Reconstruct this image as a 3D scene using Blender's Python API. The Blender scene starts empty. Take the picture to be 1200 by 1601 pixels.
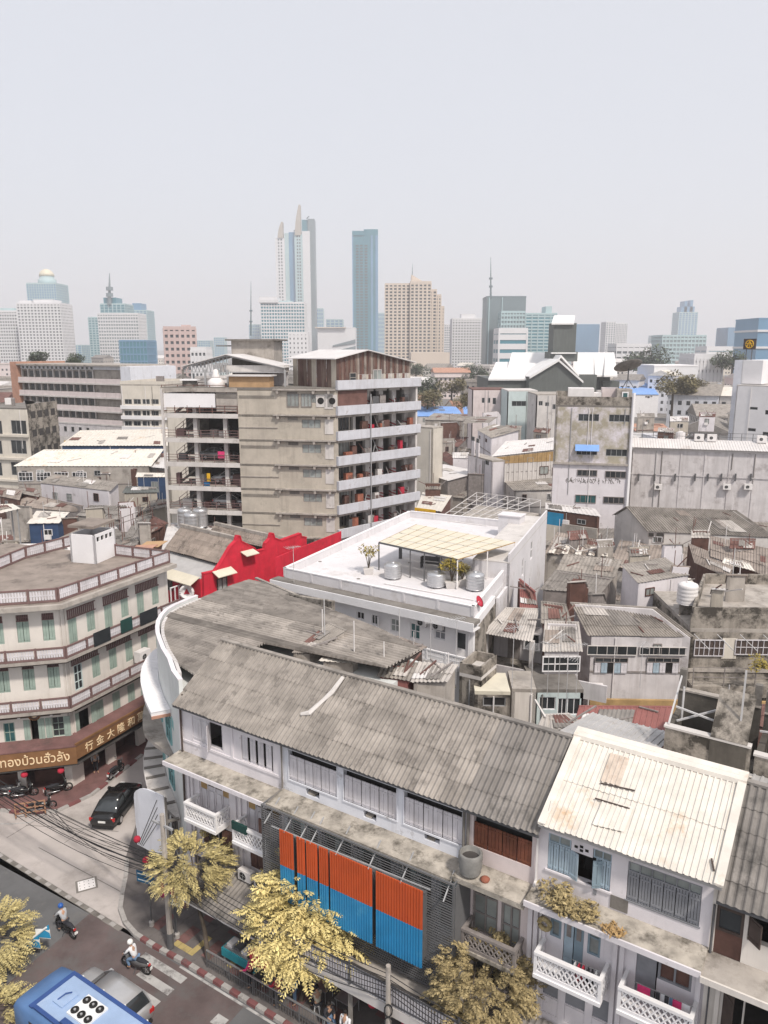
import bpy, math, random
from mathutils import Vector as V, Matrix
R=math.radians
sc=bpy.context.scene
# ---------------------------------------------------------------- camera
CH=30.0; PT=R(12); FO=1200.0; CPT,SPT=math.cos(PT),math.sin(PT)
cd=bpy.data.cameras.new('camera'); cam=bpy.data.objects.new('camera',cd); sc.collection.objects.link(cam)
cam.location=(0,0,CH); cam.rotation_euler=(R(90)-PT,0,0)
cd.sensor_fit='VERTICAL'; cd.sensor_height=36; cd.lens=FO/1601*36; cd.clip_end=20000; cd.clip_start=.1
sc.camera=cam
# ---------------------------------------------------------------- sky, sun, exposure
SUN_EL,SUN_AZ=R(52),R(148)      # azimuth clockwise from +Y
w=bpy.data.worlds.new('World'); sc.world=w; w.use_nodes=True
nt=w.node_tree; nt.nodes.clear()
sky=nt.nodes.new('ShaderNodeTexSky'); sky.sky_type='NISHITA'; sky.sun_disc=False
sky.sun_elevation=SUN_EL; sky.sun_rotation=SUN_AZ; sky.dust_density=4.0; sky.air_density=1.0; sky.ozone_density=1.0
mx=nt.nodes.new('ShaderNodeMix'); mx.data_type='RGBA'; mx.inputs[0].default_value=.80
mx.inputs[7].default_value=(5.35,5.42,5.7,1)      # thin even cloud veil over the whole dome
bg=nt.nodes.new('ShaderNodeBackground'); bg.inputs[1].default_value=.135
wo=nt.nodes.new('ShaderNodeOutputWorld')
nt.links.new(sky.outputs[0],mx.inputs[6]); nt.links.new(mx.outputs[2],bg.inputs[0]); nt.links.new(bg.outputs[0],wo.inputs[0])
sl=bpy.data.lights.new('sun','SUN'); sl.energy=3.0; sl.angle=R(5); sl.color=(1,.93,.84)
so=bpy.data.objects.new('sun',sl); sc.collection.objects.link(so)
sd=V((math.sin(SUN_AZ)*math.cos(SUN_EL),math.cos(SUN_AZ)*math.cos(SUN_EL),math.sin(SUN_EL)))
so.rotation_euler=sd.to_track_quat('Z','Y').to_euler(); so.location=(0,0,80)
vs=sc.view_settings; vs.view_transform='Standard'; vs.look='None'; vs.exposure=0.24; vs.gamma=1
sc.cycles.max_bounces=5; sc.cycles.diffuse_bounces=3; sc.cycles.glossy_bounces=2; sc.cycles.volume_bounces=3
sc.cycles.transparent_max_bounces=6; sc.cycles.use_denoising=True
# ---------------------------------------------------------------- pixels to places
C0=V((0,0,CH))
def ray(x,y):
    u=(x-600)/FO; v=(y-800.5)/FO
    return V((u,CPT-v*SPT,-SPT-v*CPT))
def P(x,y,z):                       # where the ray of a photo pixel meets the height z
    d=ray(x,y); return C0+d*((z-CH)/d.z)
def D(x,y,Y):                       # where it meets the distance Y
    d=ray(x,y); return C0+d*(Y/d.y)
class Fr:                           # a vertical facade: s along it, z up, d out of it
    def __init__(s,a,b):
        s.o=V((a[0],a[1],0)); e=V((b[0]-a[0],b[1]-a[1],0)); s.L=e.length; s.e=e.normalized(); s.n=V((s.e.y,-s.e.x,0))
    def pt(s,q,z,d=0): return s.o+s.e*q+s.n*d+V((0,0,z))
    def pix(s,x,y,d=0):
        r=ray(x,y); o=s.o+s.n*d; t=(o-C0).dot(s.n)/r.dot(s.n); p=C0+r*t
        return (p-s.o).dot(s.e),p.z
    def rect(s,x0,y0,x1,y1,d=0):    # top-left and bottom-right pixel -> s0,s1,z0,z1
        a,b=s.pix(x0,y0,d),s.pix(x1,y1,d); return (a[0],b[0],b[1],a[1])
# ---------------------------------------------------------------- meshes
WL={}
class MB:
    def __init__(s): s.v=[]; s.f=[]
    def hexa(s,p):
        i=len(s.v); s.v+=[V(q) for q in p]
        s.f+=[(i+3,i+2,i+1,i),(i+4,i+5,i+6,i+7),(i,i+1,i+5,i+4),(i+1,i+2,i+6,i+5),(i+2,i+3,i+7,i+6),(i+3,i,i+4,i+7)]; return s
    def box(s,o,a,b,c):
        o,a,b,c=V(o),V(a),V(b),V(c); return s.hexa([o,o+a,o+a+b,o+b,o+c,o+a+c,o+a+b+c,o+b+c])
    def cube(s,x0,x1,y0,y1,z0,z1): return s.box((x0,y0,z0),(x1-x0,0,0),(0,y1-y0,0),(0,0,z1-z0))
    def fb(s,F,s0,s1,z0,z1,d0,d1):  # box on a facade
        return s.box(F.pt(s0,z0,d1),F.e*(s1-s0),-F.n*(d1-d0),(0,0,z1-z0))
    def prism(s,poly,z0,z1):
        n=len(poly); i=len(s.v)
        a=lambda z,k:(z[k] if isinstance(z,(list,tuple)) else z)
        s.v+=[V((p[0],p[1],a(z0,k))) for k,p in enumerate(poly)]+[V((p[0],p[1],a(z1,k))) for k,p in enumerate(poly)]
        s.f+=[tuple(i+k for k in reversed(range(n))),tuple(i+n+k for k in range(n))]
        s.f+=[(i+k,i+(k+1)%n,i+n+(k+1)%n,i+n+k) for k in range(n)]; return s
    def slab(s,pts,t):              # thick polygon, t downwards
        n=len(pts); i=len(s.v); s.v+=[V(p)-V((0,0,t)) for p in pts]+[V(p) for p in pts]
        s.f+=[tuple(i+k for k in reversed(range(n))),tuple(i+n+k for k in range(n))]
        s.f+=[(i+k,i+(k+1)%n,i+n+(k+1)%n,i+n+k) for k in range(n)]; return s
    def bar(s,a,b,w=.04,h=None):    # square bar
        a,b=V(a),V(b); t=(b-a)
        if t.length<1e-6: return s
        t.normalize(); u=t.cross(V((0,0,1)))
        if u.length<1e-3: u=V((1,0,0))
        u.normalize(); q=u.cross(t); h=h or w; u=u*w/2; q=q*h/2
        return s.hexa([a-u-q,a+u-q,a+u+q,a-u+q,b-u-q,b+u-q,b+u+q,b-u+q])
    def tube(s,pts,r,n=6,cap=True):
        pts=[V(p) for p in pts]; m=len(pts); i=len(s.v)
        rr=r if isinstance(r,(list,tuple)) else [r]*m
        for k,p in enumerate(pts):
            t=(pts[min(k+1,m-1)]-pts[max(k-1,0)]).normalized()
            u=t.cross(V((0,0,1)))
            if u.length<1e-3: u=t.cross(V((0,1,0)))
            u.normalize(); q=u.cross(t)
            for j in range(n):
                a=2*math.pi*j/n; s.v.append(p+(u*math.cos(a)+q*math.sin(a))*rr[k])
        for k in range(m-1):
            for j in range(n):
                a=i+k*n+j; b=i+k*n+(j+1)%n; s.f.append((a,b,b+n,a+n))
        if cap: s.f+=[tuple(i+j for j in range(n)),tuple(i+(m-1)*n+j for j in reversed(range(n)))]
        return s
    def lathe(s,c,prof,n=16):
        c=V(c); i=len(s.v); m=len(prof)
        for r,z in prof:
            for j in range(n):
                a=2*math.pi*j/n; s.v.append(c+V((r*math.cos(a),r*math.sin(a),z)))
        for k in range(m-1):
            for j in range(n):
                a=i+k*n+j; b=i+k*n+(j+1)%n; s.f.append((a,b,b+n,a+n))
        s.f+=[tuple(i+j for j in reversed(range(n))),tuple(i+(m-1)*n+j for j in range(n))]; return s
    def face(s,*p):
        i=len(s.v); s.v+=[V(q) for q in p]; s.f.append(tuple(range(i,i+len(p)))); return s
    def build(s,name,mat,parent=None,smooth=False,**tg):
        if not s.v: return None
        off=WL.get(parent.name,V((0,0,0))) if parent else V((0,0,0))
        me=bpy.data.meshes.new(name); me.from_pydata([tuple(p-off) for p in s.v],[],s.f)
        me.materials.append(MT[mat] if isinstance(mat,str) else mat)
        if smooth: me.polygons.foreach_set('use_smooth',[True]*len(me.polygons))
        o=bpy.data.objects.new(name,me); sc.collection.objects.link(o)
        if parent: o.parent=parent
        WL[o.name]=off
        for k,val in tg.items(): o[k]=val
        return o
def T(name,label,cat,loc=(0,0,0),group=None,local=False):
    o=bpy.data.objects.new(name,None); sc.collection.objects.link(o); o.location=loc; o.empty_display_size=.3
    o['label']=label; o['category']=cat
    if group: o['group']=group
    WL[o.name]=V((0,0,0)) if local else V(loc)
    return o
def one(mb,name,mat,label,cat,group=None,smooth=False):
    o=mb.build(name,mat,None,smooth); o['label']=label; o['category']=cat
    if group: o['group']=group
    return o
def copy_tree(o,parent=None):
    c=o.copy(); sc.collection.objects.link(c)
    if parent: c.parent=parent
    for ch in o.children: copy_tree(ch,c)
    return c
# ---------------------------------------------------------------- materials
MT={}
def M(name,col,rough=.85,var=.12,sc_=1.2,stain=None,amt=.35,ssc=.5,streak=None,stamt=.3,rnd=0,bump=0,bsc=20,metal=0,spec=.3):
    m=bpy.data.materials.new(name); m.use_nodes=True; n=m.node_tree.nodes; l=m.node_tree.links
    b=n['Principled BSDF']; b.inputs['Roughness'].default_value=rough; b.inputs['Metallic'].default_value=metal
    b.inputs['Specular IOR Level'].default_value=spec
    geo=n.new('ShaderNodeNewGeometry')
    def noise(scale,det=4,vec=None,ro=.6):
        t=n.new('ShaderNodeTexNoise'); t.inputs['Scale'].default_value=scale; t.inputs['Detail'].default_value=det; t.inputs['Roughness'].default_value=ro
        l.new(vec or geo.outputs['Position'],t.inputs['Vector']); return t.outputs['Fac']
    def ramp(x,a,c):
        r=n.new('ShaderNodeMapRange'); r.inputs[1].default_value=a; r.inputs[2].default_value=c; l.new(x,r.inputs[0]); return r.outputs[0]
    def mix(f,a,c):
        x=n.new('ShaderNodeMix'); x.data_type='RGBA'; l.new(f,x.inputs[0])
        for k,q in ((6,a),(7,c)):
            if isinstance(q,tuple): x.inputs[k].default_value=(*q,1)
            else: l.new(q,x.inputs[k])
        return x.outputs[2]
    lo=tuple(c*(1-var) for c in col); hi=tuple(min(1,c*(1+var)) for c in col)
    out=mix(ramp(noise(sc_,5),.35,.65),lo,hi)
    if streak:
        mp=n.new('ShaderNodeMapping'); mp.inputs['Scale'].default_value=(1.1,1.1,.10); l.new(geo.outputs['Position'],mp.inputs[0])
        out=mix(ramp(noise(1.6,6,mp.outputs[0],.7),.74-stamt*.75,1.12-stamt*.6),out,streak)
    if stain:
        out=mix(ramp(noise(ssc,7,ro=.72),.74-amt*.5,.86-amt*.4),out,stain)
    if rnd:
        oi=n.new('ShaderNodeObjectInfo'); r=n.new('ShaderNodeMapRange'); r.inputs[3].default_value=1-rnd; r.inputs[4].default_value=1+rnd
        l.new(oi.outputs['Random'],r.inputs[0]); h=n.new('ShaderNodeHueSaturation'); l.new(r.outputs[0],h.inputs['Value']); l.new(out,h.inputs['Color']); out=h.outputs[0]
    l.new(out,b.inputs['Base Color'])
    if bump:
        bp=n.new('ShaderNodeBump'); bp.inputs['Strength'].default_value=bump; bp.inputs['Distance'].default_value=.03
        l.new(noise(bsc,4),bp.inputs['Height']); l.new(bp.outputs[0],b.inputs['Normal'])
    MT[name]=m; return m
DK=(.07,.062,.055)
M('ground',(.16,.15,.14),.95,.2,.2)
M('asphalt',(.125,.125,.128),.9,.14,.5,stain=(.17,.162,.155),amt=.36,ssc=.35,streak=(.095,.095,.095),stamt=.3,bump=.2,bsc=60)
M('concrete_road',(.43,.39,.37),.9,.1,.4,stain=(.27,.243,.225),amt=.42,ssc=.16,bump=.15,bsc=40)
M('red_road',(.118,.09,.088),.9,.2,.6,stain=(.12,.11,.108),amt=.5,ssc=.5)
M('road_paint',(.42,.41,.40),.85,.1,2,stain=(.13,.12,.12),amt=.5,ssc=1.6)
M('pavement',(.14,.125,.12),.9,.15,1.0,stain=(.08,.07,.068),amt=.4,ssc=.6)
M('pavement_red',(.17,.09,.085),.9,.18,1.0,stain=(.09,.06,.055),amt=.4,ssc=.6)
M('kerb_white',(.36,.34,.325),.85,.12,2,stain=(.12,.11,.1),amt=.4,ssc=2)
M('kerb_red',(.19,.075,.075),.85,.15,2,stain=(.1,.08,.08),amt=.4,ssc=2)
M('tactile',(.42,.33,.14),.85,.1,3,stain=(.2,.16,.1),amt=.4,ssc=1)
M('asb',(.272,.246,.222),.93,.2,.9,stain=(.15,.135,.122),amt=.44,ssc=1.3,rnd=.13,bump=.35,bsc=14)
M('asb_light',(.42,.39,.365),.93,.14,.9,stain=(.13,.12,.115),amt=.42,ssc=.5,rnd=.12,bump=.3,bsc=14)
M('asb_dark',(.215,.198,.184),.93,.18,.9,stain=(.07,.066,.062),amt=.4,ssc=.5,rnd=.14,bump=.35,bsc=14)
M('asb_brown',(.27,.228,.20),.93,.16,.9,stain=(.09,.075,.066),amt=.42,ssc=.5,rnd=.12,bump=.3,bsc=14)
M('kwhite',(.63,.645,.635),.85,.05,.8,streak=(.42,.42,.405),stamt=.26,stain=(.34,.33,.31),amt=.22,ssc=.8)
M('band_paint',(.52,.525,.565),.85,.08,.8,streak=(.36,.34,.345),stamt=.34,stain=(.30,.275,.265),amt=.32,ssc=.8)
M('asb_k',(.32,.289,.262),.93,.2,.9,stain=(.17,.152,.138),amt=.42,ssc=1.2,rnd=.15,bump=.35,bsc=14)
M('metal_white',(.64,.60,.545),.6,.09,1.5,streak=(.60,.54,.47),stamt=.3,stain=(.50,.36,.24),amt=.34,ssc=.45,rnd=.03)
M('metal_pale',(.60,.575,.565),.55,.08,.8,stain=(.40,.34,.31),amt=.3,ssc=.4,rnd=.05)
M('metal_grey',(.40,.39,.385),.5,.1,.8,stain=(.28,.24,.21),amt=.3,ssc=.4,rnd=.06)
M('rust',(.155,.082,.07),.85,.22,1.0,stain=(.12,.06,.05),amt=.4,ssc=.6,rnd=.12)
M('rust_dark',(.115,.068,.06),.88,.25,1.0,streak=(.26,.215,.17),stamt=.40,rnd=.15)
M('rust_red',(.25,.10,.09),.75,.12,1.0,stain=(.17,.08,.07),amt=.35,ssc=.5)
M('blue_roof',(.20,.36,.70),.6,.1,.5,stain=(.28,.40,.66),amt=.3,ssc=.3)
M('orange_tile',(.42,.235,.17),.85,.15,.8,stain=(.36,.2,.14),amt=.35)
M('lav',(.68,.645,.67),.85,.06,.8,streak=(.43,.395,.39),stamt=.27,stain=(.30,.275,.26),amt=.24,ssc=.9,bump=.12,bsc=8)
M('bluewhite',(.66,.67,.72),.85,.05,.8,streak=(.42,.40,.40),stamt=.27,stain=(.24,.22,.21),amt=.26,ssc=.9,bump=.12,bsc=8)
M('white',(.75,.735,.745),.8,.04,.6,streak=(.52,.50,.49),stamt=.16,rnd=.02)
M('clean_white',(.645,.625,.64),.8,.07,.35,streak=(.50,.47,.465),stamt=.25,stain=(.47,.44,.425),amt=.40,ssc=.35)
M('pinkish',(.64,.56,.55),.85,.07,.8,streak=(.36,.30,.28),stamt=.24)
M('beige_old',(.45,.405,.345),.9,.12,.6,streak=(.25,.22,.19),stamt=.3,stain=(.27,.245,.21),amt=.38,ssc=.3,bump=.15,bsc=6)
M('cream',(.60,.555,.49),.88,.07,.5,streak=(.36,.32,.27),stamt=.26,stain=(.36,.31,.26),amt=.22,ssc=.3)
M('lbwall',(.66,.615,.57),.88,.07,.6,streak=(.44,.395,.35),stamt=.28,stain=(.36,.32,.29),amt=.18,ssc=.5)
M('mossy',(.43,.385,.335),.95,.25,.7,streak=(.17,.152,.13),stamt=.40,stain=(.06,.053,.045),amt=.66,ssc=.7,bump=.4,bsc=5)
M('moss_ledge',(.37,.335,.29),.95,.28,1.6,stain=(.11,.098,.08),amt=.5,ssc=1.3,bump=.5,bsc=9)
M('conc',(.38,.345,.312),.92,.15,.8,streak=(.21,.187,.165),stamt=.34,stain=(.17,.15,.13),amt=.42,ssc=.6,bump=.2,bsc=8)
M('conc_light',(.56,.53,.51),.9,.1,.6,streak=(.28,.26,.24),stamt=.26,stain=(.30,.27,.25),amt=.32,ssc=.4)
M('conc_dark',(.19,.175,.16),.93,.15,.6,streak=(.1,.09,.08),stamt=.3,stain=(.1,.09,.08),amt=.4,ssc=.4)
M('plaster_peel',(.36,.325,.255),.92,.12,.8,stain=(.64,.60,.64),amt=.60,ssc=.42,streak=(.25,.23,.19),stamt=.25,bump=.2,bsc=6)
M('grey_wall',(.58,.55,.555),.9,.1,.7,streak=(.36,.33,.325),stamt=.38,stain=(.33,.30,.295),amt=.40,ssc=.5)
M('red_paint',(.56,.02,.045),.8,.12,.9,streak=(.36,.02,.035),stamt=.34,stain=(.34,.02,.03),amt=.38,ssc=.6,bump=.3,bsc=4)
M('orange_panel',(.50,.085,.022),.65,.1,.8,streak=(.38,.06,.02),stamt=.34,stain=(.40,.055,.02),amt=.38,ssc=.4,rnd=.06)
M('blue_panel',(.025,.23,.46),.6,.1,.8,streak=(.03,.18,.36),stamt=.3,stain=(.07,.31,.52),amt=.36,ssc=.5,rnd=.06)
M('slat_grey',(.13,.13,.135),.6,.08,1.0)
M('steel',(.36,.36,.365),.5,.08,3,metal=.2)
M('steel_dark',(.10,.10,.105),.6,.1,3)
M('galv',(.55,.55,.56),.35,.06,3,metal=.75)
M('antenna',(.48,.47,.47),.5,.05,3)
M('green_shutter',(.29,.365,.32),.8,.12,1.5,stain=(.33,.40,.35),amt=.32,ssc=1.2)
M('brown_rail',(.17,.105,.10),.8,.12,1.5,stain=(.12,.09,.085),amt=.3)
M('brown_dark',(.075,.055,.048),.85,.2,1.5)
M('wood_red',(.16,.055,.032),.75,.3,1.6,streak=(.30,.12,.05),stamt=.34,rnd=.15)
M('wood_brown',(.115,.06,.048),.8,.2,1.5,rnd=.08)
M('wood_grey',(.23,.205,.195),.85,.18,2,stain=(.34,.32,.31),amt=.35,ssc=1.2)
M('shutter_white',(.60,.575,.60),.85,.08,2,streak=(.33,.30,.30),stamt=.34,rnd=.05)
M('shutter_blue',(.36,.45,.52),.8,.1,2,streak=(.46,.54,.60),stamt=.3,rnd=.06)
M('shutter_bluedark',(.20,.27,.32),.8,.1,2,streak=(.26,.33,.37),stamt=.3,rnd=.06)
M('shutter_grey',(.235,.24,.26),.8,.1,2,rnd=.06)
M('teal',(.22,.42,.43),.75,.1,1.5,stain=(.30,.48,.48),amt=.3)
M('paleteal',(.52,.60,.60),.85,.06,.8,streak=(.36,.38,.37),stamt=.24)
M('glass',(.035,.04,.044),.12,.3,.6,spec=.6,rnd=.35)
M('glass_teal',(.03,.10,.105),.15,.25,.8,spec=.6)
M('glass_pale',(.26,.28,.27),.3,.2,1.0,spec=.5,rnd=.2)
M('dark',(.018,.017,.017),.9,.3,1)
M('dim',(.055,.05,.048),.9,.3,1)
M('gold_sign',(.20,.10,.045),.7,.15,1.2,stain=(.19,.09,.04),amt=.3)
M('sign_letter',(.80,.62,.40),.6,.08,3)
M('yellow',(.62,.36,.02),.7,.1,2)
M('wood_yellow',(.38,.25,.115),.85,.18,1.2,streak=(.22,.14,.06),stamt=.34)
M('tan_sheet',(.42,.27,.15),.85,.12,1,stain=(.30,.2,.12),amt=.3)
M('blue_sheet',(.02,.22,.40),.8,.12,1)
M('navy',(.03,.06,.13),.7,.15,1)
M('dkgreen_hall',(.11,.118,.112),.75,.08,.25,streak=(.14,.148,.14),stamt=.3)
M('hall_roof',(.74,.73,.72),.5,.04,.2)
M('canvas_cream',(.62,.575,.47),.8,.06,1)
M('terracotta',(.30,.11,.07),.85,.15,2)
M('plastic_white',(.72,.69,.68),.5,.05,2)
M('black_cloth',(.02,.024,.028),.9,.2,1)
M('green_cloth',(.012,.05,.045),.9,.2,1)
M('clay_grey',(.20,.195,.185),.85,.15,3)
M('bark',(.10,.08,.062),.95,.25,3,bump=.4,bsc=14)
M('wire',(.016,.016,.017),.7,.1,3)
# ---------------------------------------------------------------- builders shared by many things
rng=random.Random(7)
def wall_open(mb,F,s0,s1,z0,z1,d0,d1,ops=()):     # a wall slab with real openings
    ops=[o for o in ops if o[0]<s1 and o[1]>s0]
    xs=sorted({s0,s1,*[min(max(v,s0),s1) for o in ops for v in o[:2]]})
    for a,b in zip(xs,xs[1:]):
        if b-a<1e-4: continue
        m=(a+b)/2; cut=sorted((max(o[2],z0),min(o[3],z1)) for o in ops if o[0]<=m<=o[1])
        z=z0
        for c0,c1 in cut:
            if c0-z>1e-3: mb.fb(F,a,b,z,c0,d0,d1)
            z=max(z,c1)
        if z1-z>1e-3: mb.fb(F,a,b,z,z1,d0,d1)
def win(F,par,r,cols=2,rows=1,frame='steel',pane='glass',d=-.10,fw=.06,sub=True,name='window',tr=None):
    s0,s1,z0,z1=r; f=MB(); fd=.05
    f.fb(F,s0,s1,z0,z0+fw,d-fd,d+fd).fb(F,s0,s1,z1-fw,z1,d-fd,d+fd)
    f.fb(F,s0,s0+fw,z0+fw,z1-fw,d-fd,d+fd).fb(F,s1-fw,s1,z0+fw,z1-fw,d-fd,d+fd)
    cw=(s1-s0)/cols
    for c in range(1,cols): f.fb(F,s0+c*cw-fw*.4,s0+c*cw+fw*.4,z0+fw,z1-fw,d-fd*.8,d+fd*.8)
    zr=[z0+(z1-z0)*tr] if tr else [z0+(z1-z0)*k/rows for k in range(1,rows)]
    for z in zr: f.fb(F,s0+fw,s1-fw,z-fw*.4,z+fw*.4,d-fd*.7,d+fd*.7)
    o=f.build(name,frame,par)
    if sub:
        for c in range(cols):
            MB().fb(F,s0+c*cw+.01,s0+(c+1)*cw-.01,z0+.01,z1-.01,d-.03,d-.01).build('pane',pane,o)
    else: MB().fb(F,s0+.01,s1-.01,z0+.01,z1-.01,d-.03,d-.01).build('pane',pane,o)
    return o
def leaf(F,par,s0,s1,z0,z1,mat,d=.0,planks=3,ang=0,hinge=0,name='shutter',rails=True):
    # one shutter leaf of upright planks; ang swings it out about its hinge side (0 left, 1 right)
    mb=MB(); W=s1-s0; a=R(ang)
    h=s0 if hinge==0 else s1; sg=1 if hinge==0 else -1
    def q(t,z,k):   # t from the hinge, k depth
        return F.pt(h+sg*(t*math.cos(a))-sg*k*math.sin(a)*1.0,z,d+t*math.sin(a)+k*math.cos(a))
    def bx(t0,t1,za,zb,k0,k1):
        mb.hexa([q(t0,za,k1),q(t1,za,k1),q(t1,za,k0),q(t0,za,k0),q(t0,zb,k1),q(t1,zb,k1),q(t1,zb,k0),q(t0,zb,k0)])
    p=W/planks
    for i in range(planks): bx(i*p+.008,(i+1)*p-.008,z0,z1,-.02+.004*(i%2),.02+.004*(i%2))
    if rails:
        for z in (z0+(z1-z0)*.12,z0+(z1-z0)*.86): bx(.02,W-.02,z-.04,z+.04,.024,.04)
    return mb.build(name,mat,par)
def sheets(par,mat,e0,e1,r1,r0,pitch=.19,amp=.035,courses=4,per=6,ov=.14,kind='sine',name='sheet',jit=.012,th=.012,seed=1):
    e0,e1,r0,r1=map(V,(e0,e1,r0,r1)); rg=random.Random(seed)
    L=max((e1-e0).length,(r1-r0).length); n=max(2,round(L/pitch)); H=max((r0-e0).length,(r1-e1).length)
    N=(e1-e0).cross(r0-e0).normalized()
    if N.z<0: N=-N
    prof=[(0,-.1),(.14,.7),(.28,1),(.42,.7),(.56,-.1),(.78,-.55)] if kind=='sine' else [(0,0),(.08,1),(.30,1),(.38,0),(.7,0)]
    if kind=='seam': prof=[(0,0),(.02,1),(.08,1),(.10,0),(.55,0)]
    out=[]
    for k in range(courses):
        ta=k/courses-(ov/H if k else 0); tb=(k+1)/courses
        for j in range(0,n,per):
            m=min(per,n-j); mb=MB(); dz=rg.uniform(0,jit); dl=rg.uniform(-.03,.03)*(jit>0); col=[]
            xs=[(i+x,y) for i in range(j,j+m) for x,y in prof]+[(j+m,prof[0][1])]
            for x,y in xs:
                u=x/n; a=e0.lerp(e1,u); b=r0.lerp(r1,u)
                lift=N*(y*amp+dz)
                dirv=(b-a).normalized()
                p0=a.lerp(b,ta)+lift+N*(.03 if k else .01)+dirv*dl; p1=a.lerp(b,tb)+lift
                col.append((p0,p1))
            i0=len(mb.v)
            for p0,p1 in col: mb.v+=[p0,p1,p0-N*th,p1-N*th]
            for q in range(len(col)-1):
                a=i0+q*4; mb.f+=[(a,a+4,a+5,a+1),(a+2,a+3,a+7,a+6),(a,a+2,a+6,a+4)]
            out.append(mb.build(name,mat,par))
    return out
SHF={}
def loc_of(pts): 
    c=V((0,0,0))
    for p in pts: c+=V((p[0],p[1],0))
    return c/len(pts)
def ccw(pts):
    a=sum(p[0]*q[1]-q[0]*p[1] for p,q in zip(pts,pts[1:]+pts[:1])); return a>0
def edge(pts,k):                    # facade frame of polygon edge k, normal outwards (polygon counter-clockwise)
    a,b=pts[k],pts[(k+1)%len(pts)]; return Fr(a,b)
def rowops(F,cols,zs,h,wfrac=.6,m0=.6,m1=.6):
    L=F.L-m0-m1; w=L/cols
    return [(m0+w*(c+.5-wfrac/2),m0+w*(c+.5+wfrac/2),z,z+h) for z in zs for c in range(cols)]
def shell(par,pts,z0,z1,mat,ops={},th=.22,name='wall'):
    # outer walls of a counter-clockwise footprint, with the openings of each edge; z1 may be a list per corner
    mb=MB(); n=len(pts); ztop=z1 if isinstance(z1,(int,float)) else min(z1)
    for k in range(n):
        F=edge(pts,k); wall_open(mb,F,0 if k%2 else .0,F.L,z0,ztop,-th,0,ops.get(k,()))
    if not isinstance(z1,(int,float)):
        for k in range(n):          # sloping top pieces
            a,b=V((*pts[k][:2],0)),V((*pts[(k+1)%n][:2],0)); F=edge(pts,k); za,zb=z1[k],z1[(k+1)%n]
            if max(za,zb)-ztop<.02: continue
            A,B=a-F.n*th,b-F.n*th; up=lambda p,z:V((p.x,p.y,z))
            mb.hexa([up(a,ztop),up(b,ztop),up(B,ztop),up(A,ztop),up(a,za),up(b,zb),up(B,zb),up(A,za)])
    return mb.build(name,mat,par)
def poly_px(px,z): return [P(x,y,z) for x,y in px]
def building(label,pts,z1,wall='lav',roof='conc',cat='building',name='building',z0=0,wins={},frame='steel',pane='glass',parapet=.0,cols=2,group=None,pmat=None,slab=.25,overhang=0,rows=1,sub=False,wd=-.1):
    pts=[V((p[0],p[1],0)) for p in pts]
    if not ccw(pts): raise ValueError('cw '+label)
    t=T(name,label,cat,(*loc_of(pts)[:2],z0),group)
    shell(t,pts,z0,z1,wall,wins)
    cen=loc_of(pts)
    rp=[V((p.x,p.y,z1+slab))+(p-cen).normalized()*overhang for p in pts]
    MB().slab(rp,slab-.004).build('roof_slab',roof,t)
    if parapet:
        mb=MB(); n=len(pts)
        for k in range(n):
            F=Fr(rp[k],rp[(k+1)%n]); mb.fb(F,.0,F.L,z1+slab+.003,z1+slab+parapet,-.16,-.004)
        mb.build('parapet',pmat or wall,t)
    for k,ops in wins.items():
        F=edge(pts,k)
        for r in ops: win(F,t,r,cols,rows,frame,pane,sub=sub,d=wd)
    F=edge(pts,0); rg=random.Random(int(F.L*91+z1*13)); nsl=int(F.L*F.L/30)+1
    for k in range(min(4,nsl)):
        s=rg.uniform(.2,F.L-.3); MB().tube([F.pt(s,z1-.1,.07),F.pt(s,z1-rg.uniform(2,z1*.8),.07)],.05,5).build('downpipe',rg.choice(('steel','plastic_white','conc_dark')),t)
    for k in range(2 if F.L>9 else 0):
        q=rp[0].lerp(rp[1],rg.uniform(.1,.8)).lerp(rp[-1].lerp(rp[-2],.5),rg.uniform(.2,.6)); w=rg.uniform(.5,1.4); hh=rg.uniform(.5,1.6)
        MB().cube(q.x-w/2,q.x+w/2,q.y-w*.4,q.y+w*.4,z1+slab+.003,z1+slab+hh).build('roof_box',rg.choice(('conc_light','plastic_white','wood_grey','galv')),t)
    return t
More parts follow.
